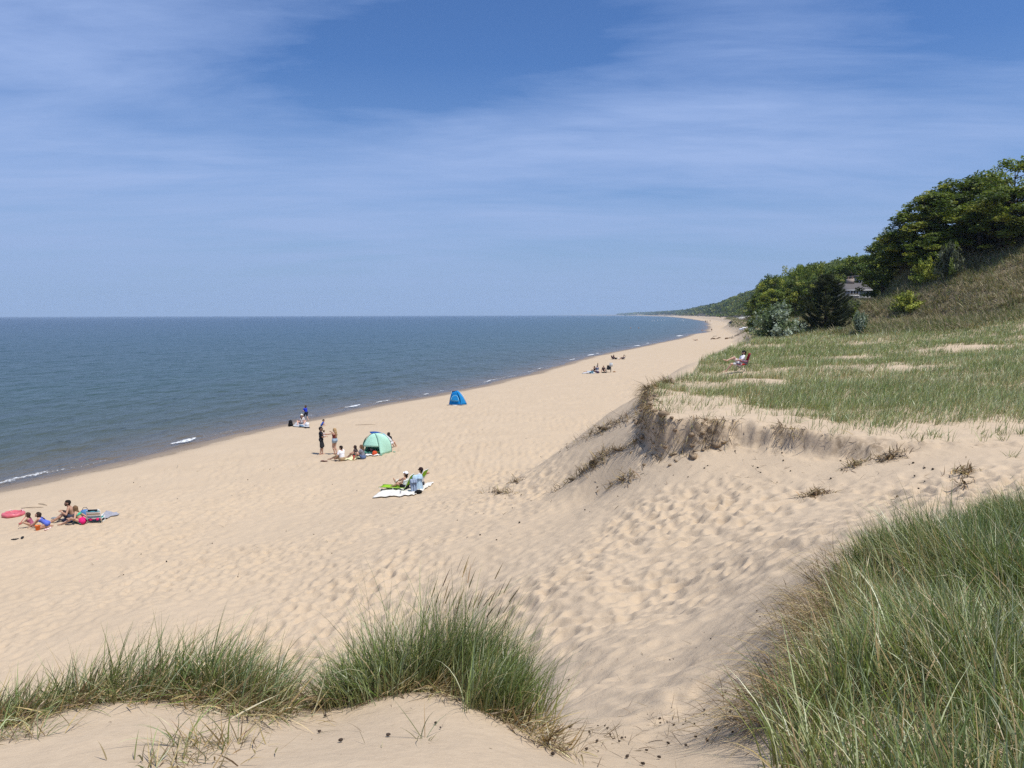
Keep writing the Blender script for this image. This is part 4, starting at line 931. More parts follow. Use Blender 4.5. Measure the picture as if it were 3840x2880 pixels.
# ------------------------------------------------------------------ smooth solids from rounded cones
class SDF:
    def __init__(s): s.p = []
    def cone(s, a, b, ra, rb, k=0.03): s.p.append((np.asarray(a, float), np.asarray(b, float), ra, rb, k)); return s
    def ball(s, a, r, k=0.02): return s.cone(a, np.asarray(a, float) + [0, 0, 1e-4], r, r, k)
    def mesh(s, name, mat, res=0.012, cut=None, parentm=True):
        lo = np.min([np.minimum(a - ra, b - rb) for a, b, ra, rb, k in s.p], 0) - 3 * res
        hi = np.max([np.maximum(a + ra, b + rb) for a, b, ra, rb, k in s.p], 0) + 3 * res
        n = np.ceil((hi - lo) / res).astype(int) + 1
        f = np.full(n, 9.0, dtype=np.float32)
        ax = [lo[i] + res * np.arange(n[i]) for i in range(3)]
        for a, b, ra, rb, k in s.p:
            pad = max(ra, rb) + 2 * k + 2 * res
            i0 = np.maximum(((np.minimum(a, b) - pad - lo) / res).astype(int), 0); i1 = np.minimum(((np.maximum(a, b) + pad - lo) / res).astype(int) + 2, n)
            sl = tuple(slice(i0[i], i1[i]) for i in range(3))
            X, Y, Z = np.meshgrid(*[ax[i][sl[i]] - a[i] for i in range(3)], indexing='ij')
            ba = b - a; t = np.clip((X * ba[0] + Y * ba[1] + Z * ba[2]) / (ba @ ba), 0, 1)
            d = np.sqrt((X - t * ba[0]) ** 2 + (Y - t * ba[1]) ** 2 + (Z - t * ba[2]) ** 2) - (ra + (rb - ra) * t)
            g = f[sl]; h = np.clip(.5 + .5 * (d - g) / k, 0, 1); f[sl] = d * (1 - h) + g * h - k * h * (1 - h)
        if cut is not None:
            X, Y, Z = np.meshgrid(*ax, indexing='ij'); f = np.maximum(f, cut(X, Y, Z).astype(np.float32))
        return surf(name, f, lo, res, mat)
def surf(name, f, lo, res, mat):
    n = f.shape; ins = f < 0
    S = np.zeros(tuple(x - 1 for x in n) + (3,), np.float32); cnt = np.zeros(tuple(x - 1 for x in n), np.int32)
    faces = []
    for ax in range(3):
        a = [slice(None)] * 3; b = [slice(None)] * 3; a[ax] = slice(0, -1); b[ax] = slice(1, None)
        fa, fb = f[tuple(a)], f[tuple(b)]; ch = (fa < 0) != (fb < 0)
        idx = np.argwhere(ch); 
        if not len(idx): continue
        va, vb = fa[ch], fb[ch]; t = va / (va - vb)
        pos = idx.astype(np.float32); pos[:, ax] += t
        o1, o2 = [(1, 2), (2, 0), (0, 1)][ax]
        quad = []
        for d1, d2 in ((-1, -1), (0, -1), (0, 0), (-1, 0)):
            c = idx.copy(); c[:, o1] += d1; c[:, o2] += d2
            np.add.at(S, tuple(c.T), pos); np.add.at(cnt, tuple(c.T), 1); quad.append(c)
        q = np.stack(quad, 1); flip = ~(va < 0); q[flip] = q[flip][:, ::-1]
        faces.append(q)
    used = cnt > 0; ids = np.full(cnt.shape, -1, np.int64); ids[used] = np.arange(used.sum())
    V = S[used] / cnt[used][:, None] * res + lo
    Q = np.concatenate(faces); F = ids[Q[..., 0], Q[..., 1], Q[..., 2]]
    return mesh_np(name, V, F, mat, True)
def nrm(v): v = np.asarray(v, float); return v / (np.linalg.norm(v) + 1e-9)
def ik(a, t, l1, l2, pole):
    a = np.asarray(a, float); t = np.asarray(t, float); d = t - a; L = np.linalg.norm(d)
    if L > (l1 + l2) * .995: t = a + d / L * (l1 + l2) * .995; d = t - a; L = np.linalg.norm(d)
    x = d / L; c = (l1 ** 2 - l2 ** 2 + L ** 2) / (2 * L); h = math.sqrt(max(l1 ** 2 - c ** 2, 0))
    p = np.asarray(pole, float); p = p - x * (p @ x); p = nrm(p)
    return a + x * c + p * h, t
SKINS = {'fair': (.56, .34, .24), 'tan': (.42, .235, .15), 'mid': (.48, .28, .19), 'pink': (.60, .36, .27)}
def cloth(name, c): return simple('cloth_' + name, c, .85, .10, 25, .15)
def person(label, px, py, rz, sc, pose, look, dist=None, dz=0.0, res=.012, group=None, pos=None):
    g = ground(px, py, 10) if pos is None else np.array(pos, float)
    if dist: g = at(px, py, dist); g[2] = gz(g[0], g[1])
    g = g + [0, 0, dz]
    fem = look.get('fem', False); kid = look.get('kid', 0.0)
    P = np.array(pose.get('pelvis', (0, 0, .12)), float)
    ln = R(pose.get('lean', 0)); sd_ = R(pose.get('side', 0)); tw = R(pose.get('twist', 0))
    Rm = np.array(Matrix.Rotation(sd_, 3, 'Y') @ Matrix.Rotation(-ln, 3, 'X'))
    Rt = Rm @ np.array(Matrix.Rotation(tw, 3, 'Z'))
    u = Rm @ np.array([0, 0, 1.0]); r = Rt @ np.array([1.0, 0, 0]); f = Rt @ np.array([0, 1.0, 0])
    pr = np.array(Matrix.Rotation(tw * .2, 3, 'Z')) @ np.array([1.0, 0, 0])
    if abs(ln) > R(60) or abs(sd_) > R(60): pr = Rm @ pr
    sw = (.155 if fem else .18) * (1 - .1 * kid); hw = .09
    ub = P + u * .20; ch = P + u * .36; nk = P + u * .51
    hy, hp = R(pose.get('yaw', 0)), R(pose.get('pitch', 0))
    Hm = Rt @ np.array(Matrix.Rotation(hy, 3, 'Z') @ Matrix.Rotation(-hp, 3, 'X'))
    if pose.get('level', True):      # the head keeps itself upright
        yawm = Matrix.Rotation(tw + hy, 3, 'Z') @ Matrix.Rotation(-hp, 3, 'X'); Hm = np.array(yawm)
    hu, hf, hr_ = Hm @ np.array([0, 0, 1.0]), Hm @ np.array([0, 1.0, 0]), Hm @ np.array([1.0, 0, 0])
    hs = 1 + .32 * kid
    hc = nk + u * .05 + hu * .085 * hs + hf * .02
    B = SDF()
    top = []; bot = []
    for s in (-1, 1):
        top += [(P + pr * s * .065 + u * .02, ub + r * s * .055, .108, .088 if fem else .098), (ub + r * s * .055, ch + r * s * .075, .088 if fem else .098, .102 if fem else .112), (ch + r * s * .075, P + u * .455 + r * s * (sw - .055), .10, .062)]
        bot += [(P + pr * s * .03, P + pr * s * .085 - f * .02 - u * .02, .105, .112)]
    if fem:
        for s in (-1, 1): top.append((ch + r * s * .07 + f * .05 - u * .02, ch + r * s * .07 + f * .075 - u * .03, .06, .05))
    for a in top + bot: B.cone(*a, k=.04)
    B.cone(P + u * .45, hc - hu * .05, .058, .05, .03)
    # head: skull, face, jaw, nose, ears
    B.cone(hc + hu * .03 * hs - hf * .022 * hs, hc + hu * .015 * hs + hf * .018 * hs, .088 * hs, .082 * hs, .03)
    B.cone(hc + hf * .035 * hs, hc - hu * .075 * hs + hf * .045 * hs, .066 * hs, .042 * hs, .03)
    B.cone(hc + hf * .098 * hs - hu * .005, hc + hf * .112 * hs - hu * .03 * hs, .008, .013, .012)
    for s in (-1, 1): B.cone(hc + hr_ * s * .086 * hs - hf * .01 + hu * .01, hc + hr_ * s * .082 * hs - hf * .005 - hu * .025, .018, .012, .01)
    sleeve = []; legs = []; feet = []
    for s, hk, ek, fk, kk in ((-1, 'hl', 'el', 'fl', 'kl'), (1, 'hr', 'er', 'fr', 'kr')):
        sh = P + u * .455 + r * s * sw
        ht = np.array(pose.get(hk, sh + [s * .06, .05, -.5]), float)
        eb, wr = ik(sh, ht, .285, .25, pose.get(ek, (s * .6, -.6, -.5)))
        B.cone(sh, eb, .052 if not fem else .044, .038 if not fem else .034, .03); B.cone(eb, (eb + wr) / 2, .038, .036, .02); B.cone((eb + wr) / 2, wr, .036, .026, .02)
        sleeve.append((sh, eb, wr))
        # hand: palm, four curled fingers, thumb from the side of the palm
        d = nrm(wr - eb); pn = pose.get(hk + 'n', (0, 0, -1)); pn = nrm(np.asarray(pn, float) - d * (np.asarray(pn, float) @ d)); sd2 = np.cross(d, pn)
        for q in (-1, 1): B.cone(wr + sd2 * q * .012, wr + d * .085 + sd2 * q * .024, .020, .017, .015)
        cu = pose.get('curl', .5)
        for i, (o, L) in enumerate(((-.033, .038), (-.011, .046), (.011, .043), (.033, .033))):
            k0 = wr + d * .09 + sd2 * o; d1 = nrm(d + pn * cu * .8); k1 = k0 + d1 * L; d2 = nrm(d1 + pn * cu * 1.2); B.cone(k0, k1, .0098, .0092, .006); B.cone(k1, k1 + d2 * L * .8, .0092, .008, .006)
        t0 = wr + d * .028 + sd2 * s * -.026; td = nrm(d * .75 + sd2 * s * -.7 + pn * .25); B.cone(t0, t0 + td * .045, .013, .011, .01); B.cone(t0 + td * .045, t0 + nrm(td + d * .5) * .08, .011, .009, .006)
        hip = P + pr * s * hw - u * .01
        kn, an = ik(hip, np.array(pose[fk], float), .43, .42, pose.get(kk, (s * .15, .6, 1.0)))
        B.cone(hip, kn, .088 if fem else .082, .054, .035); mc = kn + (an - kn) * .35; back = nrm(np.cross(np.cross(an - kn, kn - hip), an - kn) + 1e-6)
        B.cone(kn, mc - back * .012, .052, .052, .025); B.cone(mc - back * .012, an, .052, .034, .025)
        td = nrm(pose.get('t' + fk[1], pose.get('toe', (s * .2, 1, -.15)))); sole = nrm(an - kn)
        he = an + sole * .035 - td * .045; B.cone(an, he, .034, .032, .02); B.cone(he, an + sole * .05 + td * .09, .032, .030, .02); B.cone(an + sole * .05 + td * .09, an + sole * .058 + td * .165, .034, .022, .015)
        feet.append((he, an + sole * .052 + td * .10, an + sole * .058 + td * .17)); legs.append((hip, kn, an))
    body = B.mesh('person', simple('skin_' + look.get('skin', 'fair'), SKINS[look.get('skin', 'fair')], .55, .06, 12, .35), res)
    o = link('person', body, None, tuple(g), rz); o.scale = (sc,) * 3; tag(o, label, 'person', group)
    def child(nm, sdf, mt, rs=None, cut=None): return link(nm, sdf.mesh(nm, mt, rs or res, cut), o)
    # clothes follow the body a little outside the skin
    t = look.get('top')
    if t:
        nm, c, sl, kind = t; S = SDF(); e = .014
        if kind in ('shirt', 'tank', 'suit'):
            for a, b, ra, rb in top:
                S.cone(a, b, ra + e, rb + e * (.9 if kind == 'shirt' else .6), .04)
            if kind == 'shirt':
                for sh, eb, wr in sleeve:
                    if sl <= 1: S.cone(sh, sh + (eb - sh) * sl, .062, .056 + .008 * (sl > .4), .03)
                    else: S.cone(sh, eb, .062, .052, .03); S.cone(eb, eb + (wr - eb) * (sl - 1), .052, .042, .02)
            if kind == 'suit':
                for a, b, ra, rb in bot: S.cone(a, b, ra + e, rb + e, .04)
            nkz = .435 if kind == 'shirt' else .40
            def cut(X, Y, Z, nkz=nkz):      # open neckline
                q = (X - P[0]) * u[0] + (Y - P[1]) * u[1] + (Z - P[2]) * u[2]
                w_ = np.abs((X - P[0]) * r[0] + (Y - P[1]) * r[1] + (Z - P[2]) * r[2])
                return q - (nkz + np.where(w_ > .07, .06 if kind == 'shirt' else .045, 0) + np.where(w_ > .11, 1.0 if kind == 'shirt' else -.07, 0))
            child(nm, S, cloth(nm + '_' + str(c), c), None, cut)
        elif kind == 'bikini':
            for s in (-1, 1):
                S.cone(ch + r * s * .07 + f * .05 - u * .02, ch + r * s * .07 + f * .078 - u * .03, .068, .056, .03); S.cone(ch + r * s * .075 - u * .03, ch + r * s * .07 - f * .03 - u * .03, .108, .108, .02)
            child(nm, S, cloth(nm + '_' + str(c), c), None, lambda X, Y, Z: np.abs((X - P[0]) * u[0] + (Y - P[1]) * u[1] + (Z - P[2]) * u[2] - .335) - .05)
    b_ = look.get('bottom')
    if b_:
        nm, c, L, e = b_; S = SDF()
        for a, b, ra, rb in bot: S.cone(a, b, ra + .015, rb + .016, .04)
        for a, b, ra, rb in top[0:1] + top[3:4]: S.cone(a, a + (b - a) * .45, ra + .012, ra + .004, .04)
        for hip, kn, an in legs:
            if L <= 1: S.cone(hip, hip + (kn - hip) * L, .098, .09 - .028 * L + e, .03)
            else: S.cone(hip, kn, .098, .068, .03); S.cone(kn, kn + (an - kn) * (L - 1), .066, .055, .03)
        child(nm, S, cloth(nm + '_' + str(c), c))
    h = look.get('hair')
    if h:
        c, style = h; S = SDF(); hm_ = cloth('hair_' + str(c), c)
        S.cone(hc + hu * .045 * hs - hf * .032 * hs, hc + hu * .05 * hs + hf * .012 * hs, .094 * hs, .086 * hs, .02)
        S.cone(hc - hf * .045 * hs, hc - hu * .05 * hs - hf * .05 * hs, .078 * hs, .055 * hs, .03)
        if style in ('long', 'mid'):
            L = {'long': .30, 'mid': .12}[style] * (1 - .2 * kid); bk = nk - f * .085
            S.cone(hc - hf * .05 * hs, nk - hf * .07 + hu * .02, .082 * hs, .07, .03); S.cone(nk - hf * .07 + hu * .02, bk - u * L - f * .02, .075, .045, .03)
            for s in (-1, 1): S.cone(hc + hr_ * s * .06 * hs - hf * .03, nk + hr_ * s * .075 - hf * .03, .05, .04, .03)
        if style == 'tail': S.cone(hc - hf * .10 * hs, hc - hf * .13 * hs - hu * .08, .03, .035, .02); S.cone(hc - hf * .13 * hs - hu * .08, hc - hf * .10 * hs - hu * .25, .035, .015, .02)
        fc = hc + hf * .085 * hs - hu * .03 * hs
        child('hair', S, hm_, None, lambda X, Y, Z: .062 * hs - np.sqrt((X - fc[0]) ** 2 + (Y - fc[1]) ** 2 + (Z - fc[2]) ** 2))
    if look.get('beard'):
        S = SDF(); S.cone(hc - hu * .06 * hs + hf * .06, hc - hu * .085 * hs + hf * .055, .052, .042, .02)
        for s in (-1, 1): S.cone(hc - hu * .02 + hr_ * s * .065, hc - hu * .075 + hf * .05 + hr_ * s * .02, .022, .03, .02)
        child('beard', S, cloth('beard', (.035, .022, .015)))
    ht = look.get('hat')
    if ht:
        c, kind = ht; S = SDF(); hm2 = cloth('hat_' + str(c), c)
        S.cone(hc + hu * .055 * hs - hf * .02 * hs, hc + hu * .06 * hs + hf * .012 * hs, .099 * hs, .095 * hs, .03)
        q0 = hc + hu * .045 * hs
        hat = child('cap' if kind == 'cap' else 'sun_hat', S, hm2, None, lambda X, Y, Z: -((X - q0[0]) * hu[0] + (Y - q0[1]) * hu[1] + (Z - q0[2]) * hu[2]))
        mb = MB(); Mx = np.stack([hr_, hf, hu], 1)
        if kind == 'cap':
            gv = np.array([[[x * .075 * hs, .075 * hs + y * .085 * hs * math.sqrt(max(0, 1 - (x * .95) ** 2)), .05 * hs - .02 * y + .0 - .02 * x * x] for x in np.linspace(-1, 1, 9)] for y in np.linspace(0, 1, 5)])
            mb.slab(gv @ Mx.T + hc, .008); mb.build('visor', hm2, hat)
        else:
            gv = np.array([[[math.cos(a) * q * hs, math.sin(a) * q * hs - .01, .05 * hs - (q - .09) * .35] for a in np.linspace(0, 2 * PI, 25)] for q in (.09, .13, .17)])
            mb.slab(gv @ Mx.T + hc, .006); mb.build('brim', hm2, hat)
    mb = MB(); Mx = np.stack([hr_, hf, hu], 1)
    if look.get('glasses'):
        for s in (-1, 1): mb.ell(hc + Mx @ np.array([s * .034, .098, .012]) * hs, (.030, .012, .022), 10, Mx)
        mb.tube([hc + Mx @ np.array([-.09, .0, .015]), hc + Mx @ np.array([-.062, .085, .018]), hc + Mx @ np.array([0, .108, .02]), hc + Mx @ np.array([.062, .085, .018]), hc + Mx @ np.array([.09, .0, .015])], .006, 6)
        mb.build('sunglasses', simple('dark_lens', (.012, .012, .014), .15, .05, 10, .6), o)
    else:
        for s in (-1, 1): MB().ell(hc + Mx @ np.array([s * .033, .090, .010]) * hs, (.014, .009, .008), 8, Mx).build('eye', simple('eye', (.05, .035, .03), .3, .05), o)
    if look.get('shoes'):
        S = SDF()
        for a, b, c_ in feet: S.cone(a, b, .044, .042, .02); S.cone(b, c_, .042, .034, .02)
        child('shoes', S, cloth('shoe_' + str(look['shoes']), look['shoes']))
    o['_h'] = 0
    del o['_h']
    return o, dict(P=P, hc=hc, nk=nk, u=u, f=f, r=r, ch=ch)
FACE_L = R(90); FACE_R = R(-90); FACE_CAM = R(180); FACE_AWAY = 0.0
# ---- left family on the sand
BK = (.018, .017, .018)
person('small girl in a reddish swimsuit reaching left with a red toy spade', 122, 1975, R(100), .66, dict(pelvis=(0, 0, .16), lean=28, hl=(-.2, .62, .22), hr=(.1, .62, .30), fl=(-.14, .05, .06), fr=(.14, .05, .06), kl=(-.4, 1, .2), kr=(.4, 1, .2), pitch=-20, toe=(0, -1, -.1)),
       dict(fem=True, kid=.9, skin='tan', hair=((.055, .035, .025), 'mid'), top=('swimsuit', (.36, .10, .16), 0, 'suit')))
person('girl with long dark hair in a blue swimsuit kneeling and digging with both hands', 176, 1977, R(105), .80, dict(pelvis=(0, 0, .20), lean=48, hl=(-.18, .82, .05), hr=(.18, .70, .04), fl=(-.12, -.05, .06), fr=(.12, -.05, .06), kl=(-.2, 1, -.1), kr=(.2, 1, -.1), pitch=-30, toe=(0, -1, -.1)),
       dict(fem=True, kid=.6, skin='mid', hair=((.035, .022, .018), 'long'), top=('swimsuit', (.105, .15, .52), 0, 'suit')))
person('bearded man in sunglasses sitting behind the woman in pink shorts', 279, 1949, R(112), 1.03, dict(pelvis=(0, 0, .12), lean=22, hl=(-.2, .42, .42), hr=(.12, .40, .40), fl=(-.17, .74, .07), fr=(.10, .70, .07), pitch=-8, yaw=8),
       dict(skin='tan', hair=((.02, .015, .013), 'short'), beard=True, glasses=True, bottom=('swim_shorts', (.05, .055, .085), .75, .03)))
person('woman in a green bikini top and bright pink shorts leaning back on one arm', 309, 1962, R(105), .95, dict(pelvis=(0, 0, .11), lean=30, side=6, hl=(-.2, .45, .30), hr=(.26, -.30, .06), er=(.6, -.3, .2), fl=(-.02, .76, .06), fr=(.10, .70, .06), pitch=-20, yaw=-40),
       dict(fem=True, skin='mid', hair=((.16, .095, .05), 'long'), top=('bikini_top', (.04, .42, .25), 0, 'bikini'), bottom=('shorts', (.62, .02, .16), .18, .0)))
# ---- by the water
person('boy in a blue shirt and navy shorts standing at the edge of the water', 1149, 1577, R(60), .82, dict(pelvis=(0, 0, .86), lean=14, hl=(-.15, .36, 1.0), hr=(.14, .38, .98), fl=(-.12, .12, .07), fr=(.12, -.14, .07), pitch=-30, yaw=10),
       dict(kid=.4, skin='fair', hair=((.09, .055, .03), 'short'), top=('shirt', (.012, .035, .42), .55, 'shirt'), bottom=('shorts', (.018, .022, .045), .75, .02)))
person('woman in a white sun hat sitting on a blanket with a baby in her lap', 1133, 1592, R(185), .98, dict(pelvis=(0, 0, .12), lean=12, hl=(-.05, .26, .30), hr=(.12, .24, .26), fl=(-.22, .60, .07), fr=(.24, .58, .07), kl=(-.8, .5, .8), kr=(.8, .5, .8), pitch=-18),
       dict(fem=True, skin='pink', hair=((.20, .13, .07), 'mid'), hat=((.78, .74, .62), 'sun'), top=('shirt', (.58, .56, .55), .5, 'shirt'), bottom=('shorts', (.55, .50, .50), .35, .02)))
gq = ground(1133, 1592, 10)
person('baby with dark hair held in the lap of the woman in the sun hat', 0, 0, R(20), .40, dict(pelvis=(0, 0, .55), lean=5, fl=(-.15, .38, .30), fr=(.15, .38, .30), hl=(-.2, .3, .75), hr=(.2, .3, .75)),
       dict(kid=1.6, skin='fair', hair=((.05, .035, .025), 'short'), top=('romper', (.42, .40, .40), .5, 'shirt'), bottom=('nappy', (.6, .6, .6), .3, .02)), pos=(gq[0] + .04, gq[1] - .30, gq[2] + .03))
person('toddler in a black cap and blue shirt crouching on the sand near the water', 1206, 1599, R(-80), .58, dict(pelvis=(0, 0, .20), lean=32, hl=(-.1, .5, .08), hr=(.12, .48, .10), fl=(-.13, .20, .06), fr=(.13, .20, .06), kl=(-.3, 1, .6), kr=(.3, 1, .6), pitch=-15),
       dict(kid=1.0, skin='fair', hair=((.06, .04, .03), 'short'), hat=(BK, 'cap'), top=('shirt', (.015, .10, .50), .7, 'shirt'), bottom=('shorts', (.02, .07, .30), .6, .03)))
# ---- standing pair and seated friends by the mint tent
person('man in a dark cap and black t-shirt standing with a baby on his arm', 1206, 1704, R(-72), 1.03, dict(pelvis=(0, 0, .92), lean=-2, hl=(-.02, .24, 1.18), hr=(.10, .26, 1.10), el=(-.6, -.3, -.7), er=(.6, -.3, -.7), fl=(-.11, .06, .07), fr=(.11, -.08, .07), yaw=-5, pitch=-6),
       dict(skin='mid', beard=True, hat=((.020, .020, .028), 'cap'), hair=((.03, .02, .015), 'short'), top=('t_shirt', (.016, .017, .024), .65, 'shirt'), bottom=('shorts', (.030, .031, .035), .95, .05)))
gq = ground(1206, 1704, 10)
person('baby in pale clothes held against the chest of the man in black', 0, 0, R(80), .42, dict(pelvis=(0, 0, .10), lean=8, fl=(-.2, .30, -.18), fr=(.2, .30, -.18), hl=(-.2, .3, .3), hr=(.25, .25, .3), yaw=-25),
       dict(kid=1.7, skin='pink', hair=((.20, .14, .08), 'short'), top=('romper', (.50, .42, .40), .6, 'shirt'), bottom=('nappy', (.6, .55, .52), .3, .02)), pos=(gq[0] + .22, gq[1] - .06, gq[2] + 1.15))
person('blonde woman in a maroon tank top and denim shorts reaching out to the baby', 1256, 1703, R(62), .99, dict(pelvis=(0, 0, .90), lean=-3, twist=0, hl=(-.38, .46, 1.30), hr=(-.02, .27, 1.42), el=(-.4, -.1, -.9), er=(.8, 0, -.5), fl=(.0, .02, .07), fr=(.04, -.12, .07), kl=(0, 1, 0), kr=(0, 1, 0), pitch=0, yaw=15),
       dict(fem=True, skin='mid', hair=((.42, .28, .14), 'long'), top=('tank_top', (.165, .035, .030), 0, 'tank'), bottom=('denim_shorts', (.30, .38, .46), .22, .02)))
person('man in a white t-shirt sitting on the sand, seen from behind', 1283, 1727, R(58), 1.0, dict(pelvis=(0, 0, .12), lean=6, hl=(-.25, .30, .18), hr=(.15, .40, .22), fl=(-.16, .80, .06), fr=(.05, .52, .07), kr=(-.7, .6, .5), kl=(-.2, .4, 1), yaw=10),
       dict(skin='mid', hair=((.025, .018, .015), 'short'), top=('t_shirt', (.80, .80, .82), .6, 'shirt'), bottom=('trousers', (.36, .26, .15), 1.45, .02)))
person('dark haired girl sitting beyond the woman in the grey shirt', 1341, 1714, R(80), .86, dict(pelvis=(0, 0, .12), lean=22, hl=(-.2, .45, .30), hr=(.15, .48, .28), fl=(-.15, .66, .06), fr=(.1, .62, .06), pitch=-25),
       dict(fem=True, skin='mid', hair=((.035, .022, .018), 'long'), top=('top', (.07, .05, .05), .3, 'shirt'), bottom=('shorts', (.05, .05, .06), .5, .02)))
person('woman with brown hair in a grey shirt and denim shorts sitting with knees drawn up', 1362, 1721, R(75), .98, dict(pelvis=(0, 0, .12), lean=12, hl=(-.1, .42, .36), hr=(.10, .44, .34), fl=(-.10, .56, .06), fr=(.10, .60, .06), yaw=15, pitch=-10),
       dict(fem=True, skin='fair', hair=((.13, .075, .04), 'mid'), top=('shirt', (.20, .20, .24), .45, 'shirt'), bottom=('denim_shorts', (.10, .14, .24), .4, .02)))
person('person in a black top sitting half hidden behind the mint tent', 1460, 1681, R(-25), .95, dict(pelvis=(0, 0, .35), lean=-5, hl=(-.1, .35, .45), hr=(.1, .35, .45), fl=(-.1, .7, .07), fr=(.1, .7, .07)),
       dict(fem=True, skin='fair', hair=((.03, .02, .018), 'mid'), top=('top', BK, .4, 'shirt'), bottom=('shorts', (.6, .6, .6), .5, .02)))
# ---- couple in the lime green loungers
D0 = ground(1522, 1842, 10)
person('woman in a white cap and white tank top reading on a lime green lounger', 0, 0, R(72), .98, dict(pelvis=(0, .0, .23), lean=2, hl=(-.08, .36, .42), hr=(.10, .36, .40), el=(-.5, -.3, -.8), er=(.5, -.3, -.8), fl=(-.14, .78, .19), fr=(.12, .62, .46), kl=(-.1, .4, 1), kr=(.2, .2, 1), pitch=-28, tr=(.1, .5, 1)),
       dict(fem=True, skin='tan', hat=((.80, .80, .82), 'cap'), hair=((.04, .022, .018), 'tail'), top=('tank_top', (.80, .80, .82), 0, 'tank'), bottom=('shorts', BK, .45, .02)), pos=D0)
D1 = ground(1578, 1832, 10)
person('man in a dark cap sitting in the lime green chair behind the towel', 0, 0, R(60), 1.02, dict(pelvis=(0, 0, .27), lean=-4, hl=(-.3, .15, .55), hr=(.42, .05, .62), er=(1, -.4, -.1), fl=(-.12, .80, .07), fr=(.12, .82, .07), yaw=5),
       dict(skin='tan', hat=((.030, .014, .016), 'cap'), hair=((.03, .02, .018), 'short'), top=('shirt', (.55, .55, .56), .3, 'shirt'), bottom=('shorts', (.05, .05, .06), .8, .03)), pos=D1)
# ---- far groups
RF = .022
person('person lying on a towel with head to the right at the far group', 2232, 1397, R(90), 1.0, dict(pelvis=(0, .75, .12), lean=-84, fl=(-.1, 1.6, .08), fr=(.1, 1.6, .08), kl=(0, 0, 1), kr=(0, 0, 1), hl=(-.35, .6, .1), hr=(.35, .6, .1), level=False, toe=(0, .4, 1)),
       dict(skin='tan', hair=((.05, .03, .02), 'short'), top=('shirt', (.06, .16, .22), .4, 'shirt'), bottom=('trousers', (.55, .62, .70), 1.2, .0)), res=RF)
person('dark haired person in black sitting left of the wooden post and drinking', 2229, 1394, R(100), .98, dict(pelvis=(0, 0, .12), lean=0, hl=(-.05, .25, .72), hr=(.2, -.2, .1), fl=(-.1, .7, .07), fr=(.1, .7, .07)),
       dict(fem=True, skin='tan', hair=((.05, .03, .02), 'mid'), top=('top', (.03, .02, .02), .3, 'tank'), bottom=('shorts', BK, .5, .02)), res=RF)
person('person in a blue grey shirt and cap sitting in front of the wooden post', 2240, 1393, R(20), 1.0, dict(pelvis=(0, 0, .14), lean=8, hl=(-.3, .3, .2), hr=(.3, .3, .2), fl=(-.2, .6, .07), fr=(.2, .6, .07)),
       dict(skin='fair', hat=((.10, .17, .25), 'cap'), top=('shirt', (.11, .14, .22), .6, 'shirt'), bottom=('shorts', (.5, .5, .52), .6, .02)), res=RF)
person('broad person in a dark grey top bending forward beside the black chair', 2266, 1395, R(150), 1.08, dict(pelvis=(0, 0, .22), lean=30, hl=(-.3, .5, .2), hr=(.25, .45, .1), fl=(-.22, .55, .07), fr=(.22, .55, .07), pitch=-10),
       dict(skin='tan', hair=((.16, .09, .06), 'short'), top=('shirt', (.075, .055, .055), .8, 'shirt'), bottom=('shorts', (.03, .03, .035), .9, .03)), res=RF)
person('person in dark red sitting in a low chair farther along the beach', 2299, 1348, R(-70), 1.0, dict(pelvis=(0, 0, .18), lean=14, hl=(-.2, .4, .3), hr=(.2, .4, .3), fl=(-.14, .62, .07), fr=(.14, .62, .07)),
       dict(skin='tan', hair=((.06, .035, .025), 'short'), top=('shirt', (.10, .025, .03), .6, 'shirt'), bottom=('shorts', (.09, .03, .04), .7, .03)), res=RF)
person('sunbather leaning back in a chair at the right of the farther pair', 2336, 1348, R(80), 1.0, dict(pelvis=(0, 0, .22), lean=-24, hl=(-.3, .2, .3), hr=(.3, .2, .3), fl=(-.1, .85, .07), fr=(.1, .6, .07)),
       dict(skin='tan', hair=((.06, .035, .025), 'short'), bottom=('shorts', (.06, .04, .05), .6, .03)), res=RF)
person('sunbather lying on the bare sand far down the beach near the driftwood', 2612, 1277, R(-80), 1.0, dict(pelvis=(0, -.4, .12), lean=70, fl=(-.1, -1.2, .5), fr=(.1, -1.2, .1), kl=(0, 0, -1), kr=(0, 0, -1), hl=(-.2, .4, .05), hr=(.2, .4, .05), level=False, toe=(0, -1, 0)),
       dict(skin='tan', hair=((.05, .03, .02), 'short'), bottom=('shorts', (.05, .05, .06), .6, .02)), res=.03)
person('dark clad person sitting on the sand spit at the far water edge', 2669, 1239, R(150), 1.2, dict(pelvis=(0, 0, .12), lean=10, hl=(-.2, .4, .3), hr=(.2, .4, .3), fl=(-.14, .6, .07), fr=(.14, .6, .07)),
       dict(skin='tan', hair=(BK, 'short'), top=('shirt', BK, .9, 'shirt'), bottom=('trousers', BK, 1.3, .02)), res=.03)
for px, py, rz_, c, lab in [(2646, 1202, .3, (.06, .05, .06), 'leftmost of three tiny walkers on the farthest beach'), (2652, 1202, 1.2, (.12, .07, .07), 'middle one of three tiny walkers on the farthest beach, beside the leftmost'), (2663, 1203, 2.2, (.35, .25, .2), 'pale clad rightmost of three tiny walkers on the farthest beach')]:
    person(lab, px, py, rz_, 1.6, dict(pelvis=(0, 0, .92), lean=3, fl=(-.1, .18, .07), fr=(.1, -.18, .07)), dict(skin='tan', hair=(BK, 'short'), top=('shirt', c, .6, 'shirt'), bottom=('shorts', c, .8, .02)), res=.04)
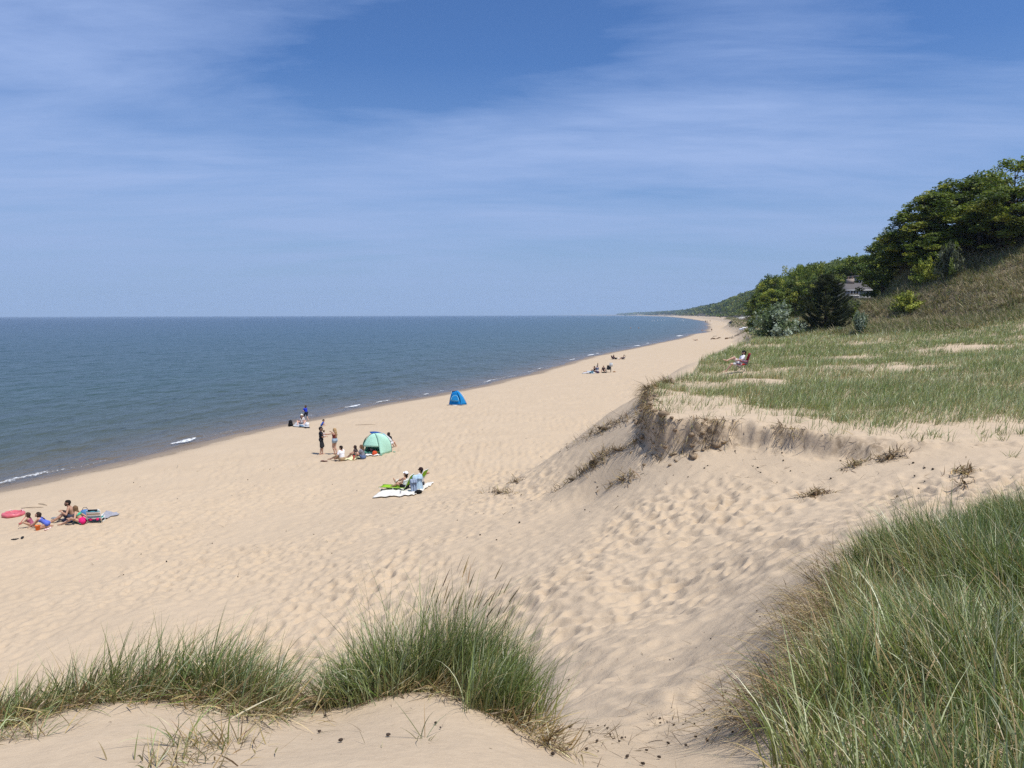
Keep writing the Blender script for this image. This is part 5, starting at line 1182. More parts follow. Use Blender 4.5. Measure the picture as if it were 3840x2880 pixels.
# ---- man in the red camp chair on the plateau
CM = CHAIRP
person('man in sunglasses and white t-shirt lounging cross legged in the red camp chair', 0, 0, R(84), 1.03, dict(pelvis=(0, .13, .45), lean=-27, hl=(-.14, .30, .66), hr=(.20, .28, .68), el=(-.8, -.4, -.5), er=(.8, -.4, -.5), fl=(-.10, .80, .10), fr=(-.04, .76, .64), kl=(-.1, .2, 1), kr=(.12, -.1, 1), pitch=2, tr=(0, 1, .35)),
       dict(skin='fair', hair=((.02, .017, .015), 'short'), beard=True, glasses=True, top=('t_shirt', (.80, .80, .82), .65, 'shirt'), bottom=('shorts', (.60, .59, .58), .66, .005)), pos=(CM[0] + .08, CM[1], CM[2]))
# ------------------------------------------------------------------ things on the beach
def clothm(n, c, **k): return simple('fabric_' + n, c, .85, .12, 18, .12, .15, **k)
WHITE_P = simple('white_paint', (.72, .72, .70), .45, .05, 12, .4); ALU = simple('aluminium', (.55, .56, .57), .35, .05, 20, .5, 0, .8)
BLACK = simple('black_cloth', (.014, .014, .016), .8, .15, 25, .2); WOOD_G = simple('grey_wood', (.25, .22, .18), .85, .2, 9, .15, .3); WOOD_B = simple('brown_wood', (.13, .085, .05), .85, .25, 9, .15, .3)
def sheet(name, label, cat, corners, col, thick=.012, wr=.025, seed=1, n=26, mat=None, px=True, parent=None):
    """a cloth lying on the sand: four corner points, wrinkled and following the ground"""
    rg = np.random.default_rng(seed); Q = [ground(*c, 10) if px else np.array(c) for c in corners]
    o = sum(Q) / 4; u = np.linspace(0, 1, n); U, Vv = np.meshgrid(u, u, indexing='ij')
    G = ((1 - U) * (1 - Vv))[..., None] * Q[0] + (U * (1 - Vv))[..., None] * Q[1] + (U * Vv)[..., None] * Q[2] + ((1 - U) * Vv)[..., None] * Q[3]
    x_, y_ = G[..., 0], G[..., 1]
    x_ = x_ + .03 * fbm(U * 3 + seed, Vv * 3, 2, seed); y_ = y_ + .03 * fbm(U * 5, Vv * 5 + seed, 2, seed + 3)
    z_ = land(x_, y_, True) + .022 + wr * (fbm(U * 4, Vv * 4, 3, seed + 5) + .5) + .02
    G = np.stack([x_, y_, z_], -1) - o
    ob = MB().slab(G, thick).build(name, mat or clothm(label[:18], col), parent, tuple(o), 0, True)
    return tag(ob, label, cat)
def stripes(name, cols, axis=1, scale=1.0, off=0.0):
    m, nt = newmat(name); N = NT(nt); out = N.n('ShaderNodeOutputMaterial'); p = N.n('ShaderNodeBsdfPrincipled', i_Roughness=.8)
    tc = N.n('ShaderNodeTexCoord'); sp = N.n('ShaderNodeSeparateXYZ'); N.l(tc.outputs['Object'], sp.inputs[0])
    f = N.math('FRACT', N.math('MULTIPLY_ADD', sp.outputs[axis], scale, off)); k = len(cols)
    N.l(N.ramp(f, [(i / k, c) for i, c in enumerate(cols)], 'CONSTANT'), p.inputs['Base Color']); N.l(p.outputs[0], out.inputs[0]); return m

# pink inflatable ring mat
p = ground(51, 1936, 10); r = thing('pool_float', 'round pink inflatable float lying on the sand at the far left', 'pool float', tuple(p), .25)
PINK = simple('pink_vinyl', (.72, .17, .20), .35, .08, 6, .5, 0, 0, .25)
a = np.linspace(0, 2 * PI, 41)[:-1]; MB().tube(np.stack([.37 * np.cos(a), .37 * np.sin(a), np.full(40, .10) + .015 * np.sin(a * 8)], 1), .085, 10, True).build('ring', PINK, r, None, 0, True)
MB().slab(np.array([[[q * math.cos(t), q * math.sin(t), .135 + .02 * math.sin(q * 12) * math.cos(t * 3)] for t in np.linspace(0, 2 * PI, 33)] for q in (.02, .12, .22, .31)]), .02).build('floor', PINK, r, None, 0, True)
for t in (.6, 2.2): MB().tube([[.34 * math.cos(t - .25), .34 * math.sin(t - .25), .18], [.37 * math.cos(t), .37 * math.sin(t), .235], [.34 * math.cos(t + .25), .34 * math.sin(t + .25), .18]], .016, 8).build('handle', simple('pale_vinyl', (.75, .5, .5), .4), r, None, 0, True)
# orange bucket, red spade, small toys
p = ground(142, 1989, 10); r = thing('toy_bucket', 'orange toy bucket standing in front of the digging girl', 'bucket', tuple(p), .3)
MB().lathe([(0, .005), (.075, .005), (.10, .20), (.112, .20), (.112, .212), (.094, .212), (.07, .02), (0, .02)], 20).build('pail', simple('orange_plastic', (.72, .16, .02), .4, .06, 8, .5), r, None, 0, True)
MB().tube([[.10 * math.cos(t), .06, .205 + .09 * math.sin(t)] for t in np.linspace(0, PI, 12)], .006, 6).build('handle', simple('yellow_plastic', (.75, .50, .06), .4), r)
p = ground(76, 1966, 10); r = thing('toy_spade', 'small red toy spade held out by the girl at the left', 'toy spade', tuple(p + [0, 0, .04]), .6)
MB().slab(np.array([[[x * .055, y * .12 - .06, .012 * x * x] for x in np.linspace(-1, 1, 5)] for y in np.linspace(0, 1, 5)]), .006).build('blade', simple('red_plastic', (.55, .02, .02), .4, .06, 8, .5), r)
MB().tube([[0, .06, 0], [.12, .16, .12], [.2, .22, .2]], .011, 8).build('shaft', simple('red_plastic', (.55, .02, .02), .4), r)
for i, (px, py, c, l) in enumerate([(171, 1987, (.75, .45, .48), 'pale pink shell shaped toy left of two others beside the bucket'), (180, 1984, (.80, .6, .58), 'middle one of three small pink toys beside the bucket'), (188, 1980, (.75, .55, .56), 'rightmost of three small pink toys beside the bucket')]):
    p = ground(px, py, 10); tag(MB().lathe([(0, .05), (.02, .045), (.045, .02), (.05, 0), (0, 0)], 14).build('sand_mould', simple('toy%d' % i, c, .5), None, tuple(p), i, True), l, 'toy')
# striped folding beach chair
def beach_chair():
    p = ground(357, 1960, 10); r = thing('beach_chair', 'low folding beach chair with teal, white and red striped fabric and white frame', 'beach chair', tuple(p), R(12))
    ST = stripes('striped_fabric', [(.08, .30, .38), (.8, .8, .78), (.62, .03, .06), (.8, .8, .78), (.05, .20, .30), (.8, .8, .78), (.45, .36, .25), (.8, .8, .78)], 2, 1.9, .02)
    W = .265
    fr = MB().tube([[-W, 0, .02], [-W, -.12, .30], [-W, -.20, .56], [-W + .06, -.215, .615], [W - .06, -.215, .615], [W, -.20, .56], [W, -.12, .30], [W, 0, .02]], .017, 8); fr.build('back_frame', WHITE_P, r, None, 0, True)
    g_ = np.array([[[x * W * .95, -.045 - (z - .1) * .40 - .03 * (1 - x * x), z] for x in np.linspace(-1, 1, 9)] for z in np.linspace(.10, .57, 8)]); MB().slab(g_, .008).build('backrest', ST, r, None, 0, True)
    g_ = np.array([[[x * W * .95, y, .16 - .05 * math.sin(PI * (y / .45)) * (1 - .4 * x * x)] for x in np.linspace(-1, 1, 9)] for y in np.linspace(-.0, .45, 7)]); MB().slab(g_, .008).build('seat', clothm('teal', (.03, .25, .22)), r, None, 0, True)
    MB().tube([[-W, -.05, .17], [-W, .46, .17], [W, .46, .17], [W, -.05, .17]], .015, 8).build('seat_frame', WHITE_P, r, None, 0, True)
    for s in (-1, 1):
        MB().tube([[s * (W + .02), -.13, .32], [s * (W + .02), .30, .33]], .02, 8).build('armrest', WHITE_P, r, None, 0, True)
        MB().tube([[s * (W + .01), .28, .32], [s * (W + .01), .40, .02], [s * (W + .01), .05, .02]], .013, 8).build('leg', WHITE_P, r, None, 0, True)
    MB().box((0, -.245, .60), (.36, .05, .06)).build('head_pad', BLACK, r)
    pk = MB().box((0, -.085, .17), (.44, .05, .15)).build('pocket', clothm('pocket_navy', (.04, .06, .14)), r)
    for s in (-1, 1): MB().ell((s * .13, -.115, .18), (.065, .04, .06), 12).build('pink_flower', simple('bright_pink', (.75, .03, .17), .6), pk, None, 0, True)
beach_chair()
sheet('towel', 'grey blanket corner spread flat behind the striped beach chair', 'towel', [(380, 1945), (400, 1920), (448, 1931), (398, 1947)], (.30, .30, .33), seed=3)
sheet('towel', 'green towel under the woman in pink shorts', 'towel', [(276, 1962), (300, 1945), (345, 1950), (300, 1968)], (.05, .30, .19), seed=4)
sheet('towel', 'dark blue patterned towel under the bearded man', 'towel', [(225, 1955), (262, 1938), (300, 1946), (262, 1962)], (.05, .06, .10), seed=5)
p = ground(320, 1935, 10); r = thing('cooler_bag', 'blue fabric beach bag leaning left of the striped chair', 'bag', tuple(p), .4)
MB().lathe([(0, 0), (.17, .0), (.19, .1), (.18, .22), (.14, .27), (0, .28)], 12).build('bag_body', clothm('blue_bag', (.09, .20, .40)), r, None, 0, True); MB().tube([[-.12, 0, .25], [-.06, 0, .38], [.06, 0, .38], [.12, 0, .25]], .012, 6).build('handle', clothm('bag_strap', (.02, .03, .06)), r)
def shoes(name, lab, px, py, L, col, sole, n, gap=.13, rz=.3, kind='shoe'):
    p = ground(px, py, 10)
    for i in range(n):
        q = p + np.array([math.cos(rz) * gap * i, math.sin(rz) * gap * i, 0]); q[2] = float(land(np.array([q[0]]), np.array([q[1]]))[0]) + .005
        r = thing(name, lab[i], 'shoe' if kind == 'shoe' else 'flip flop', tuple(q), rz + .2 * i + 1.2)
        w_ = L * .18; oval = np.array([[[x * w_ * (1 - .25 * y * y + .1 * y), y * L / 2, .012] for x in np.linspace(-1, 1, 7)] for y in np.linspace(-1, 1, 11)]); oval[:, :, 0] *= np.sqrt(1 - np.linspace(-.97, .97, 11) ** 2)[:, None] ** .5
        MB().slab(oval + [0, 0, .012], .022).build('sole', simple('sole_' + name + lab[0][:6], sole, .8), r)
        if kind == 'shoe': MB().ell((0, 0, .045), (w_ * .9, L * .46, .045), 12).build('upper', simple('upper_' + lab[0][:6], col, .7), r, None, 0, True)
        else: MB().tube([[-w_ * .9, -.0, .02], [0, L * .2, .055], [w_ * .9, 0, .02]], .011, 6).build('strap', simple('strap_' + lab[0][:6], col, .6), r)
shoes('sneaker', ['grey sneaker at the feet of the bearded man', 'second grey sneaker right of the first, by the bearded man'], 204, 1947, .29, (.25, .26, .27), (.6, .6, .6), 2)
shoes('flip_flop', ['black flip flop lying alone at lower left of the family'], 56, 2022, .26, (.02, .02, .02), (.015, .015, .015), 1, kind='flip', rz=.9)
shoes('flip_flop', ['black sandal with a pale buckle lying right of the lone flip flop'], 84, 2020, .27, (.5, .5, .48), (.015, .014, .014), 1, kind='flip', rz=-.8)
for px, py, L, a_, lab in [(121, 1906, .95, .12, 'straight thin stick on the sand above the digging girls'), (160, 1894, .7, -.5, 'short bent stick farther back, above the straight one'), (665, 1752, .8, 1.9, 'pale forked stick on the open beach left of the tent group'), (1370, 1594, 1.6, .08, 'long dark line of driftwood twigs behind the blonde woman')]:
    p = ground(px, py, 10); tag(MB().tube([[-L / 2 * math.cos(a_), -L / 2 * math.sin(a_), .02], [0, .04, .04], [L / 2 * math.cos(a_), L / 2 * math.sin(a_), .03]], [.010, .014, .007], 7).build('driftwood_stick', WOOD_G if px == 665 else WOOD_B, None, tuple(p), 0, True), lab, 'stick')

# ---- the family by the water
sheet('picnic_blanket', 'grey and white blanket under the woman in the sun hat', 'blanket', [(1098, 1600), (1110, 1586), (1160, 1588), (1158, 1604)], (.42, .42, .42), seed=6)
def backpack(lab, px, py, col, w_=.34, h_=.46, rz=.2):
    p = ground(px, py, 10); r = thing('backpack', lab, 'backpack', tuple(p + [0, 0, .02]), rz); mt = clothm('pack' + lab[:8], col)
    S = SDF(); S.cone((0, 0, .10), (0, 0, h_ - .12), w_ * .46, w_ * .36, .05); S.cone((-.08, 0, .08), (.08, 0, .08), .12, .12, .05); link('pack_body', S.mesh('pack_body', mt, .02), r)
    MB().ell((0, -.15, .16), (.11, .06, .11), 12).build('front_pocket', mt, r, None, 0, True)
    for s in (-1, 1): MB().tube([[s * .08, .12, h_ - .1], [s * .10, .2, h_ * .6], [s * .09, .13, .08]], .018, 6).build('strap', mt, r)
    MB().tube([[-.04, .05, h_ - .02], [0, .05, h_ + .05], [.04, .05, h_ - .02]], .01, 6).build('handle', mt, r)
backpack('big black backpack standing on the blanket near the water', 1090, 1599, (.012, .012, .013), .40, .48)
def lump(name, lab, cat, px, py, r3, col, seed, jit=.12, rz=0):
    p = ground(px, py, 10); rg = np.random.default_rng(seed); S = SDF()
    for i in range(6):
        a = rg.uniform(-1, 1, 3) * np.array(r3) * .55; a[2] = abs(a[2]) + r3[2] * .3; b = a + rg.uniform(-1, 1, 3) * np.array(r3) * .5; b[2] = abs(b[2]); S.cone(a, b, r3[2] * .5, r3[2] * .35, .05)
    return tag(link(name, S.mesh(name, clothm(lab[:14], col), .02), None, tuple(p + [0, 0, .03]), rz), lab, cat)
lump('bundled_towel', 'crumpled blue towel on the blanket in front of the woman in the sun hat', 'towel', 1128, 1602, (.30, .18, .13), (.13, .22, .32), 21)
lump('tote_bag', 'crumpled white bag at the right corner of the blanket by the water', 'bag', 1151, 1599, (.20, .15, .20), (.72, .72, .74), 22)
shoes('sandal', ['black shoe at the lower edge of the blanket by the water', 'second black shoe right of the first on that blanket edge'], 1146, 1606, .27, (.015, .015, .015), (.02, .02, .02), 2, .22, .15)
# ---- friends by the mint tent
sheet('beach_towel', 'pale yellow towel between the man in white and the woman in grey', 'towel', [(1285, 1728), (1312, 1716), (1365, 1714), (1330, 1727)], (.66, .62, .36), seed=7)
sheet('beach_towel', 'white towel in front of the mint tent opening', 'towel', [(1366, 1712), (1376, 1703), (1428, 1706), (1412, 1712)], (.70, .69, .62), seed=8)
shoes('shoe', ['maroon shoe lying alone in front of the man in white', 'second maroon shoe right of the first, in front of the man in white'], 1210, 1732, .28, (.10, .015, .02), (.06, .02, .02), 2, .17, .5)
def tumbler(lab, px, py, c, lid, h=.24):
    p = ground(px, py, 10); r = thing('tumbler', lab, 'tumbler', tuple(p + [0, 0, .02]), 0)
    MB().lathe([(0, 0), (.036, 0), (.046, h * .75), (.046, h * .8), (0, h * .8)], 16).build('cup', simple('cup' + lab[:6], c, .35, .06, 8, .5), r, None, 0, True); MB().lathe([(0, h * .8), (.05, h * .8), (.05, h * .9), (.02, h), (0, h)], 16).build('lid', simple('lid' + lab[:6], lid, .4), r, None, 0, True)
tumbler('tall red tumbler standing on the yellow towel', 1327, 1727, (.62, .06, .05), (.62, .06, .05), .30)
tumbler('black thermos with a pale lid behind the red tumbler', 1324, 1713, (.02, .02, .025), (.6, .6, .6), .26)
def mint_tent():
    p = ground(1425, 1706, 10); r = thing('beach_tent', 'mint green pop up beach tent with a front awning, beside the seated friends', 'tent', tuple(p), R(14))
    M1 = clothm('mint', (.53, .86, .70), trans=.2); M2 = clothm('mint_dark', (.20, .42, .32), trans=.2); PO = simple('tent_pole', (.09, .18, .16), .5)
    H = 1.34
    # arches all spring from two hub lines: right-front corner (0,0) and left corner (-1.0,.35); back corner (.72,.75)
    A0 = np.array([-1.05, .45, .35]); R0 = np.array([.0, -.05, .0]); B0 = np.array([.80, .75, .0])
    t = np.linspace(0, 1, 25)[:, None]
    def arc(a, b, top, pw=1.0): return (1 - t) ** 2 * a + 2 * t * (1 - t) * (2 * np.asarray(top) - .5 * a - .5 * b) + t ** 2 * b
    top = np.array([-.30, .20, H])
    s1 = np.linspace(0, 1, 19)
    left = np.array([[-.30 - .92 * (1 - q) ** .85, .20, H - (H - .06) * (1 - q) ** 1.9] for q in s1])       # left rim up to the top
    front = np.array([[-.30 + .32 * q ** 1.1, .20 - .32 * q, H * (1 - q ** 1.9)] for q in s1])                            # top down to the front foot
    back = np.array([[-.30 + 1.10 * math.sin(q * PI / 2), .20 + .52 * q, H * (1 - (q ** 2.3))] for q in s1])                # top down to the right foot
    # right wall between front and back poles
    G = np.array([[front[i] * (1 - v) + back[i] * v + np.array([.06, -.10, .05]) * math.sin(PI * v) * math.sin(PI * s1[i]) for v in np.linspace(0, 1, 9)] for i in range(19)]); MB().slab(G, .006).build('side_wall', M1, r, None, 0, True)
    # awning between the left rim and the front pole (upper two thirds), open below
    fr = front[:15]; li = left[::-1][:15]
    G = np.array([[li[i] * (1 - v) + fr[i] * v + np.array([0, -.12, .02]) * math.sin(PI * v) * s1[i] for v in np.linspace(0, 1, 9)] for i in range(15)]); MB().slab(G, .006).build('awning', M1, r, None, 0, True)
    # back wall and floor
    bl = np.array([[-1.12, .55, .0], [-.9, 1.3, .0], [.1, 1.5, 0], [.80, .75, 0]])
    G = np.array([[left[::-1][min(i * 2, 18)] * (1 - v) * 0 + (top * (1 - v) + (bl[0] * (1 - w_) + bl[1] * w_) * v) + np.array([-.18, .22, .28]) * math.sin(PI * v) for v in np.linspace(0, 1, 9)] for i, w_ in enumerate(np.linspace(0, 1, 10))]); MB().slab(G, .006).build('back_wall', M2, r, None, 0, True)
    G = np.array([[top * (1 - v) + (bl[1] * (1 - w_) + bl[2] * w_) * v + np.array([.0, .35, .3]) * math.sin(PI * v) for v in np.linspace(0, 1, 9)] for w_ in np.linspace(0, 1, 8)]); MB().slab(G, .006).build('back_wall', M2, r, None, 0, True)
    G = np.array([[top * (1 - v) + (bl[2] * (1 - w_) + bl[3] * w_) * v + np.array([.25, .25, .3]) * math.sin(PI * v) for v in np.linspace(0, 1, 9)] for w_ in np.linspace(0, 1, 8)]); MB().slab(G, .006).build('back_wall', M1, r, None, 0, True)
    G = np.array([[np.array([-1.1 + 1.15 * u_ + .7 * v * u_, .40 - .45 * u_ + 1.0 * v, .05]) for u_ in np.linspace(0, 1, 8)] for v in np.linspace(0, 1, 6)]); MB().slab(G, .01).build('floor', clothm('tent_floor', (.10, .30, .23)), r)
    for a_ in (left, front, back): MB().tube(a_ + [0, -.008, .006], .011, 6).build('pole', PO, r, None, 0, True)
    for q in ((.95, .70, .03), (.05, -.25, .03)): MB().ell(q, (.09, .06, .04), 8).build('sand_pocket', M2, r)
    return p
TP = mint_tent()
p = TP + np.array([-.08, 1.5, 0]); p[2] = gz(p[0], p[1]) - .22; r = thing('beach_umbrella', 'tilted blue, white and yellow beach umbrella rising behind the mint tent', 'umbrella', tuple(p), .2)
MB().tube([[0, 0, 0], [-.08, .0, 1.35]], .018, 8).build('pole', WHITE_P, r, None, 0, True)
for k in range(8):
    a0, a1 = k * PI / 4, (k + 1) * PI / 4; Rx = rotm('Y', R(24))
    G = np.array([[Rx @ np.array([q * math.cos(a), q * math.sin(a), .30 - .36 * q ** 2 - (.03 * math.sin((a - a0) / (a1 - a0) * PI)) * q]) for a in np.linspace(a0, a1, 6)] for q in np.linspace(.02, .80, 7)]) + np.array([-.1, 0, 1.10])
    c = [(.03, .10, .34), (.62, .60, .40), (.26, .55, .70), (.70, .72, .70)][k % 4]; MB().slab(G, .005).build('panel', clothm('umb%d' % (k % 4), c, trans=.3), r, None, 0, True)
lump('duffel_bag', 'dark bags heaped inside the mint tent', 'bag', 1398, 1696, (.34, .16, .18), (.05, .035, .045), 31)
lump('red_bag', 'orange red bag standing in the opening of the mint tent', 'bag', 1405, 1708, (.10, .08, .20), (.55, .08, .03), 32)
lump('toy_bag', 'green and yellow bag beside the orange red bag in the tent', 'bag', 1415, 1704, (.12, .08, .14), (.36, .46, .12), 33)
# ---- couple on loungers
sheet('beach_sheet', 'large white sheet spread under the two lime green loungers', 'blanket', [(1396, 1869), (1468, 1826), (1628, 1815), (1546, 1861)], (.66, .63, .56), wr=.035, seed=9, n=40)
LIME = clothm('lime', (.34, .62, .035), trans=.25); LIME_F = simple('lime_frame', (.30, .50, .06), .5, .06)
def lounger(lab, pos, rz, legs_long=True, back=.62):
    r = thing('beach_lounger', lab, 'lounger', tuple(pos), rz); W = .29
    if legs_long:
        G = np.array([[[x * W, y, .24 - .02 * (1 - x * x)] for x in np.linspace(-1, 1, 7)] for y in np.linspace(-.05, 1.25, 9)]); MB().slab(G, .008).build('seat', LIME, r, None, 0, True)
        for s in (-1, 1): MB().tube([[s * W, -.08, .25], [s * W, 1.28, .25]], .015, 8).build('rail', LIME_F, r, None, 0, True)
        LP = ((1.22, 1.16), (.55, .50), (-.02, .08))
    else:
        G = np.array([[[x * W, y, .30 - .03 * (1 - x * x)] for x in np.linspace(-1, 1, 7)] for y in np.linspace(-.05, .45, 6)]); MB().slab(G, .008).build('seat', LIME, r, None, 0, True); LP = ((.42, .40), (-.02, -.1))
    z0 = .26 if legs_long else .32
    G = np.array([[[x * W * .96, -.07 - .30 * q * back / .62, z0 + q * back - .02 * (1 - x * x)] for x in np.linspace(-1, 1, 7)] for q in np.linspace(.02, 1, 8)]); G[-1, :, 2] -= .05 * np.linspace(-1, 1, 7) ** 2; MB().slab(G, .008).build('backrest', LIME, r, None, 0, True)
    MB().tube([[-W, -.07, z0], [-W, -.07 - .29 * back / .62, z0 + back * .97], [-W + .05, -.08 - .30 * back / .62, z0 + back], [W - .05, -.08 - .30 * back / .62, z0 + back], [W, -.07 - .29 * back / .62, z0 + back * .97], [W, -.07, z0]], .014, 8).build('back_frame', WHITE_P, r, None, 0, True)
    for a_, b_ in LP:
        for s in (-1, 1): MB().tube([[s * W, a_, z0 - .01], [s * (W + .01), b_, .0]], .013, 8).build('leg', WHITE_P, r, None, 0, True)
    return r
lounger('long low lime green lounger with white legs under the reading woman', D0 + [-.02, -.0, -.03], R(78))
lounger('lime green beach chair with a tall back behind the towel', D1 + [-.10, .0, -.04], R(72), False, .70)
def drape(name, lab, pos, rz, w_, h_, col, off=.12, seed=1):
    rg = np.random.default_rng(seed); n = 16
    G = np.array([[[x * w_ / 2 + .02 * math.sin(q * 6 + x * 9), (-.16 if q < 0 else 0) * 0 + off * min(q, 0) * 2 - .10 * max(q, 0) + .03 * math.sin(x * 8 + seed), h_ * (1 - abs(q) if q > 0 else 1 - abs(q) * .8) + .04 * math.sin(x * 5) * abs(q)] for x in np.linspace(-1, 1, 14)] for q in np.linspace(-.35, .95, n)])
    return tag(MB().slab(G, .012).build(name, clothm(lab[:12], col), None, tuple(pos), rz, True), lab, 'towel')
drape('hanging_towel', 'pale blue towel draped over the back of the lime green chair', D1 + [-.12, -.50, .02], R(25), .50, .78, (.40, .54, .66), seed=2)
drape('hanging_shirt', 'blue grey shirt hung over the backrest of the long lounger', D0 + [.42, -.34, .02], R(20), .32, .66, (.26, .32, .42), seed=3)
lump('black_bag', 'black bag under the towel at the foot of the lime chair', 'bag', 1563, 1852, (.24, .14, .14), (.012, .012, .012), 41)
p = ground(1502, 1856, 10); tag(MB().lathe([(0, 0), (.036, 0), (.038, .02), (.038, .13), (.03, .145), (0, .145)], 16).build('drink_can', ALU, None, tuple(p + [0, 0, .06]), 0, True), 'grey metal cup standing on the white sheet under the lounger', 'cup')
# the open book in the woman's hands
Mz = rotm('Z', R(72)); bpos = D0 + Mz @ np.array([.02, .45, .47]); r = thing('book', 'open book with pale pages held by the woman in the white cap', 'book', tuple(bpos), R(72))
for s in (-1, 1):
    Rb = rotm('Z', s * R(16)) @ rotm('X', R(25)); MB().box(Rb @ np.array([s * .075, .0, .0]), (.15, .016, .21), Rb).build('page_block', simple('paper', (.78, .76, .68), .7), r); MB().box(Rb @ np.array([s * .077, .0125, .0]), (.16, .006, .22), Rb).build('cover', simple('book_cover', (.30, .32, .30), .6), r)

# ---- blue tent
def blue_tent():
    p = ground(1716, 1519, 10); r = thing('beach_tent', 'bright blue beach shelter standing alone near the water', 'tent', tuple(p), R(-6))
    B1 = clothm('tent_blue', (.010, .23, .60), trans=.25); B2 = clothm('tent_blue_light', (.03, .34, .74), trans=.3); W_ = clothm('tent_white', (.70, .72, .72)); H = 1.42
    TL = np.array([-.62, .25, H * .93]); T0 = np.array([-.30, .30, H]); FL = np.array([-.86, -.02, 0]); FR = np.array([.36, -.06, 0]); RR = np.array([.86, .45, 0]); BL = np.array([-.70, 1.05, 0]); BR = np.array([.55, 1.15, 0])
    def panel(nm, quad, bul, mt, n=9):
        a, b, c, d = quad; G = np.array([[(a * (1 - u) + b * u) * (1 - v) + (d * (1 - u) + c * u) * v + np.asarray(bul) * math.sin(PI * v) * math.sin(PI * (.15 + .7 * u)) for u in np.linspace(0, 1, n)] for v in np.linspace(0, 1, n)]); return MB().slab(G, .006).build(nm, mt, r, None, 0, True)
    T1 = np.array([.02, .28, H * .98])
    panel('front_panel', (FL, FR, T0 + [.14, -.05, -.06], TL + [.06, -.06, -.12]), (0, -.03, 0), B1)
    panel('side_panel', (FR, RR, T1, T0 + [.14, -.05, -.06]), (.16, -.10, .10), B2)
    panel('roof', (TL, T1, BR * .6 + T1 * .4 + [0, 0, .2], BL * .6 + TL * .4 + [0, 0, .2]), (0, .1, .1), B1); panel('back_panel', (BL, BR, BR * .6 + T1 * .4 + [0, 0, .2], BL * .6 + TL * .4 + [0, 0, .2]), (0, .05, 0), B1)
    panel('left_panel', (FL, TL, TL * .4 + BL * .6 + [0, 0, .2], BL), (-.05, 0, 0), B1); panel('right_panel', (RR, T1, BR * .6 + T1 * .4 + [0, 0, .2], BR), (.08, .05, .05), B1)
    wn = MB().slab(np.array([[[-.26 + x * (.33 - .12 * q * q), -.045 + q * .16 * 1.0 - .035, .42 + .48 * q] for x in np.linspace(-1, 1, 7)] for q in np.linspace(0, 1, 6)]), .006).build('window', clothm('tent_mesh', (.015, .20, .47)), r, None, 0, True)
    MB().tube([[-.26 + .38 * math.cos(t), -.085 + .17 * math.sin(t), .42 + .52 * math.sin(t)] for t in np.linspace(.02, PI - .02, 20)], .022, 6).build('piping', clothm('tent_pipe', (.28, .62, .78)), wn, None, 0, True)
    MB().tube([[-.66, -.075, .41], [.13, -.085, .41]], .016, 6).build('piping', clothm('tent_pipe', (.28, .62, .78)), wn, None, 0, True)
    for a_, b_, m_ in ((FL, TL, (-.02, 0, .02)),): MB().tube([a_, (a_ + b_) / 2 + m_, b_], .014, 6).build('pole', simple('tent_rod', (.45, .55, .6), .4), r, None, 0, True)
    MB().tube([RR * (1 - v) + T1 * v + np.array([.175, -.10, .11]) * math.sin(PI * v) for v in np.linspace(0, 1, 9)], .016, 6).build('strap', W_, r, None, 0, True)
    G = np.array([[[-.9 + 1.3 * x, -.22 - .05 * v + .07 * (1 - v), .03 + .03 * math.sin(9 * x) * v] for x in np.linspace(0, 1, 14)] for v in np.linspace(0, 1, 4)]); MB().slab(G, .01).build('sand_flap', W_, r, None, 0, True)
    G = np.array([[[.40 + .48 * x, -.16 + .5 * x - .10 * v, .04] for x in np.linspace(0, 1, 8)] for v in np.linspace(0, 1, 4)]); MB().slab(G, .01).build('sand_flap', W_, r, None, 0, True)
blue_tent()
# ---- far group: sign, post, chairs, bags
def sign():
    p = ground(2291, 1396, 10); r = thing('notice_sign', 'white notice board on a grey post beside the far group', 'sign', tuple(p), R(6))
    MB().box((0, 0, .72), (.07, .07, 1.44)).build('post', WOOD_G, r)
    b = MB().box((0, -.045, 1.16), (.50, .02, .58)).build('board', simple('sign_white', (.62, .65, .66), .5, .05), r)
    MB().box((0, -.057, 1.41), (.44, .005, .05)).build('heading', simple('sign_grey', (.22, .24, .26), .5), b)
    m = MB()
    for k, wd in enumerate((.34, .38, .30, .36)): m.box((0, -.057, 1.28 - k * .075), (wd, .005, .022))
    m.build('text_lines', simple('sign_text', (.32, .35, .38), .5), b)
sign()
p = ground(2241, 1392, 10); tag(MB().tube([[0, 0, -.2], [.01, 0, 1.0], [.02, .01, 1.28]], [.075, .07, .065], 9).build('wooden_post', WOOD_B, None, tuple(p), 0, True), 'single dark wooden post standing up behind the far group', 'post')
